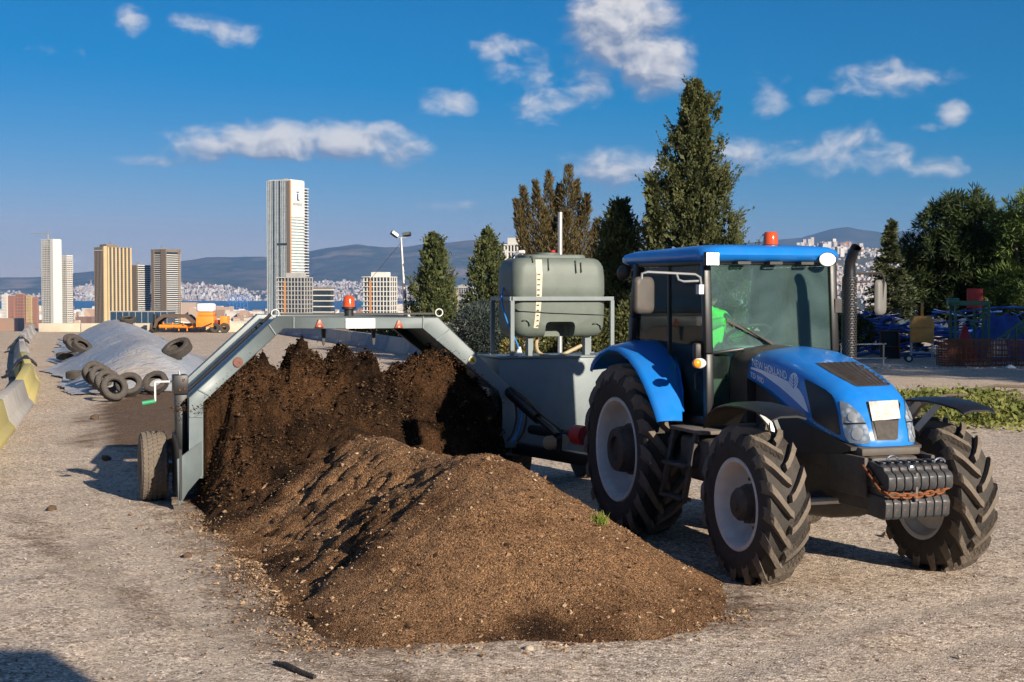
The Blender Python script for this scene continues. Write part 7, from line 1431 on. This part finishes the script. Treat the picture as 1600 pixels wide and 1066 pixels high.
t = Tower('tower_under_construction', 'lower white unfinished tower touching the far left tower', 97, 113, 400, 2015, 28, .6); t.core(M['tw_dark'], 1.2, 5); t.slabs(M['tw_white'], 40, 1.5); t.fins(M['tw_conc'], lin(.5, t.wf - .5, 4), lin(1, t.ws - 1, 4), w=.9, d=.1, nm='columns')
t = Tower('tan_tower', 'tallest tan striped tower of the left cluster', 148, 200, 387, 1950, 40, .36); t.core(M['tw_dark'], .6); t.slabs(M['tw_brown'], 44, .8, -.2); t.fins(M['tw_brown'], lin(.8, t.wf - .8, 7), w=.9, d=.5); t.fins(M['tw_tan'], [], lin(2.0, t.ws - 1.5, 8), w=2.6, d=.6, nm='side_fins'); t.side('corner_panel', M['tw_tan'], 0.2, 5.5, 0, t.h + 1.5, .8); t.part('roof_plant', M['tw_brown'], lambda b: b.box(6, t.wf, 5, t.ws * .5, t.h, t.h + 4)); t.part('crown_band', M['tw_white'], lambda b: b.box(-.3, t.wf - 1, -.7, .3, t.h - 5, t.h - 3.6)); crane(t.o, t.wf * .9, 12, t.h + 2, .8, 9)
t = Tower('dark_tower', 'shortest dark tower between the two tan ones', 201.5, 234, 415, 2000, 35, .55); t.core(M['tw_dark'], .5); t.slabs(M['tw_brown'], 36, .7, -.2); t.fins(M['tw_brown'], lin(.6, t.wf - .6, 9), w=1.0, d=.5); t.slabs(M['tw_white'], 36, 1.1, .45, x0=t.wf - 3, nm='balconies'); crane(t.o, t.wf * .5, 8, t.h, .7, 8)
t = Tower('brown_tower', 'brown tower with white balcony bands, right of the left cluster', 237, 281, 390, 1980, 32, .62); t.core(M['tw_dark'], .5); t.slabs(M['tw_white'], 42, 1.0, .1, x0=5, x1=t.wf - 9, z1=t.h * .94, nm='balconies'); t.slabs(M['tw_white'], 42, 1.0, .1, x0=t.wf - 1, z1=t.h * .94, nm='side_balconies'); t.fins(M['tw_brown'], [1, 3, 5] + lin(t.wf - 9, t.wf - .5, 5), [t.ws - 2, t.ws - 5], w=1.5, d=.7); t.part('roof_band', M['tw_brown'], lambda b: b.box(0, t.wf, .2, t.ws, t.h - 4, t.h)); crane(t.o, t.wf * .5, 8, t.h, .7, 8, -1)
t = Tower('glass_podium', 'long low dark blue glass building in front of the tan towers', 171.5, 266, 487.5, 1700, 4, .97); t.core(M['tw_blue'], .1); t.fins(M['tw_conc'], lin(.5, t.wf - .5, 10), w=.5, d=.25, nm='mullions'); t.part('roof_edge', M['tw_conc'], lambda b: b.box(-.4, t.wf + .4, -.4, t.ws, t.h, t.h + .8))
t = Tower('sky_bridge', 'small dark bridge linking the dark and brown towers', 232, 240, 460, 1990, 10, .9, base=zrow(472, 1990)); t.core(M['tw_dark'], .1); t.slabs(M['tw_conc'], 3, .8, .2)
t = Tower('glass_skyscraper', 'tallest glass skyscraper with white crown panel', 417.5, 474, 284, 2000, 27, .70); t.core(M['tw_glass'], .4); t.slabs(M['tw_conc'], 54, .7, -.25, x1=t.wf - 5); t.fins(M['tw_conc'], lin(.4, t.wf - 7, 12), w=.4, d=.25, nm='mullions'); t.part('dark_seams', M['tw_dark'], lambda b: [b.box(x - .6, x + .6, -.35, .6, 0, t.h) for x in (t.wf * .30, t.wf * .56)], True)
for f_ in (.60, .38): t.part('plant_floor', M['tw_dark'], lambda b: b.box(t.wf * .44, t.wf * .86, -.32, .5, t.h * f_, t.h * f_ + 3))
t.part('corner_fin', M['tw_brown'], lambda b: b.box(t.wf - 5, t.wf + .2, -.6, 1.5, 0, t.h - 1)); t.side('tan_edge', M['tw_orange'], .0, 2.2, 0, t.h, .35); t.side('crown_panel', M['tw_white'], 2.3, t.ws - .2, t.h * .775, t.h + .5, .9); t.part('slats', M['tw_white'], lambda b: [b.box(t.wf - 1, t.wf + .9, 2.3, t.ws - .2, z, z + 2.4) for z in lin(t.h * .10, t.h * .76, 36)], True); t.part('roof_cap', M['tw_white'], lambda b: b.box(2, t.wf - 1, 2, t.ws, t.h, t.h + 1.5)); t.part('balconies', M['tw_white'], lambda b: [b.box(t.wf - 2, t.wf + .5, t.ws, t.ws + 11, z, z + 1.1) for z in lin(t.h * .1, t.h * .955, 48)], True); t.part('balcony_core', M['tw_dark'], lambda b: b.box(t.wf - 12, t.wf - 1.5, t.ws, t.ws + 9.5, 0, t.h * .955))
yc = t.ws * .5; zc = t.h * .905; t.part('logo_mark', mat('logo_blue', (.02, .06, .22), .5), lambda b: (b.box(t.wf + .95, t.wf + 1.2, yc - 1.3, yc + 1.5, zc - 6, zc + 3.5), b.box(t.wf + .95, t.wf + 1.2, yc - 2.4, yc + 3.0, zc + 5, zc + 6.6), b.box(t.wf + .95, t.wf + 1.2, yc + 1.6, yc + 4.2, zc - 6, zc - 4.4)))
t.part('sign_letters', M['print'], lambda b: [b.box(t.wf + .95, t.wf + 1.2, 6 + i * (t.ws - 12) / 7, 6 + i * (t.ws - 12) / 7 + 1.9, zc - 13, zc - 9.6 + .5 * (i % 2)) for i in range(7)], True); crane(t.o, t.wf * .6, 10, t.h, .6, 8)
def flats(name, label, u0, u1, vt, D, yaw, frac, n, accent, wallm, ncol=9):
    t = Tower(name, label, u0, u1, vt, D, yaw, frac); t.core(M['tw_dark'], .6); t.slabs(wallm, n, .75, .1); t.fins(wallm, lin(.4, t.wf - .4, ncol), lin(.6, t.ws - .6, 4), w=.75, d=.05, nm='columns'); t.wall('accent_strip', accent, t.wf * .22, t.wf * .22 + 2.0, 0, t.h - 3, .4); t.part('roof_block', wallm, lambda b: b.box(t.wf * .25, t.wf * .8, 3, t.ws * .8, t.h, t.h + 4.5)); t.slabs(M['tw_white'], n, .45, 1.3, x0=-.1, x1=t.wf * .18, nm='balconies'); return t
flats('apartment_tower', 'unfinished pale apartment tower in front of the skyscraper', 434.5, 486, 434, 1350, 14, .84, 20, M['tw_orange'], M['tw_conc'])
flats('apartment_tower', 'white apartment tower with orange strip left of the floodlight pole', 568, 619, 433, 1300, 14, .84, 19, M['tw_orange'], M['tw_white'])
t = Tower('office_block', 'low grey office block with white bands beside the skyscraper', 487, 521, 453, 1420, 12, .9); t.core(M['tw_dark'], .4); t.slabs(M['tw_white'], 13, 1.0, .2)
t.part('roof_box', M['tw_brown'], lambda b: b.box(1, t.wf - 1, 2, t.ws - 1, t.h, t.h + 2.5))
t = flats('hotel', 'white terraced building seen above the left end of the tank', 782, 822, 383, 900, 25, .8, 22, M['tw_white'], M['tw_white'], 7)
t = flats('apartment_tower', 'pale tower with yellow crane seen between the two cypresses', 709, 736, 450, 2500, 15, .85, 22, M['tw_tan'], M['tw_conc'], 7); crane(t.o, t.wf * .5, 5, t.h, 1.0, 14)
for i, (u0, u1, vt, m_, lab) in enumerate(((3, 13, 461, 'tw_white', 'pale block at the far left edge of the city'), (12, 24, 463, 'tw_brick', 'leftmost brick red apartment block'), (24.5, 40, 460, 'tw_brick', 'widest brick red apartment block'), (41, 51, 463, 'tw_tan', 'tan apartment block right of the brick ones'), (52, 60, 465, 'tw_brick', 'brick red block beside the white unfinished tower'))):
    t = Tower('apartment_block', lab, u0, u1, vt, 2350, 12, .9); t.core(M['tw_dark'], .4); t.slabs(M[m_], 13, 1.9, .1); t.fins(M[m_], lin(.5, t.wf - .5, 6), lin(.6, t.ws - .6, 3), w=1.6, d=.1, nm='columns')
mb = MB(); c = at(122, 508, 1500); P0 = Vector((c.x, c.y, PLAIN)); mb.loft([[(P0.x - 26, P0.y, PLAIN), (P0.x + 26, P0.y, PLAIN), (P0.x + 26, P0.y + 40, PLAIN), (P0.x - 26, P0.y + 40, PLAIN)], [(P0.x - 14, P0.y + 6, PLAIN + 16), (P0.x + 6, P0.y + 6, PLAIN + 16), (P0.x + 6, P0.y + 30, PLAIN + 16), (P0.x - 14, P0.y + 30, PLAIN + 16)], [(P0.x - 10, P0.y + 12, PLAIN + 21), (P0.x - 2, P0.y + 12, PLAIN + 21), (P0.x - 2, P0.y + 22, PLAIN + 21), (P0.x - 10, P0.y + 22, PLAIN + 21)]]); tag(mb.build('earth_mound', mat('red_earth', (.17, .085, .07), .95, var=.2, vs=.1)), 'dark red earth mound right of the unfinished white towers', 'mound')
for i, u_ in enumerate((362, 373, 384)):
    D = 5150.; x_ = on_ray(u_, D); z_ = SEA + 4; g = tag(empty('port_crane', (x_, D, z_)), ['leftmost of the three blue port cranes at the water', 'middle one of the three blue port cranes at the water', 'rightmost of the three blue port cranes at the water'][i], 'port crane', 'blue port cranes'); mb = MB()
    for a, b in (((-9, 0, 0), (-5, 0, 34)), ((9, 0, 0), (5, 0, 34)), ((-18, 0, 32), (20, 0, 36)), ((0, 0, 34), (2, 0, 60)), ((2, 0, 60), (20, 0, 36)), ((2, 0, 60), (-18, 0, 32)), ((-8, 0, 12), (8, 0, 12))): mb.bar(a, b, 2.2)
    mb.build('gantry', mat('port_blue%d' % i, (.05, .16, .42), .6), g, smooth=False)
# ------------------------------------------------------------------ haze: even pale air round the whole place
def haze():
    m, nt, N, L, P = nmat('haze_air'); N.remove(P); v = N.new('ShaderNodeVolumePrincipled'); v.inputs['Color'].default_value = (.20, .42, .84, 1); v.inputs['Density'].default_value = HAZE; v.inputs['Anisotropy'].default_value = .0; L.new(v.outputs[0], N['Material Output'].inputs['Volume'])
    mb = MB(); mb.box(-14500, 16500, -3100, 21500, -140, 860); o = mb.build('haze', m, smooth=False); tag(o, 'thin blue haze over the bay and the hills', 'haze', kind='stuff')
HAZE = 4.4e-5
haze()
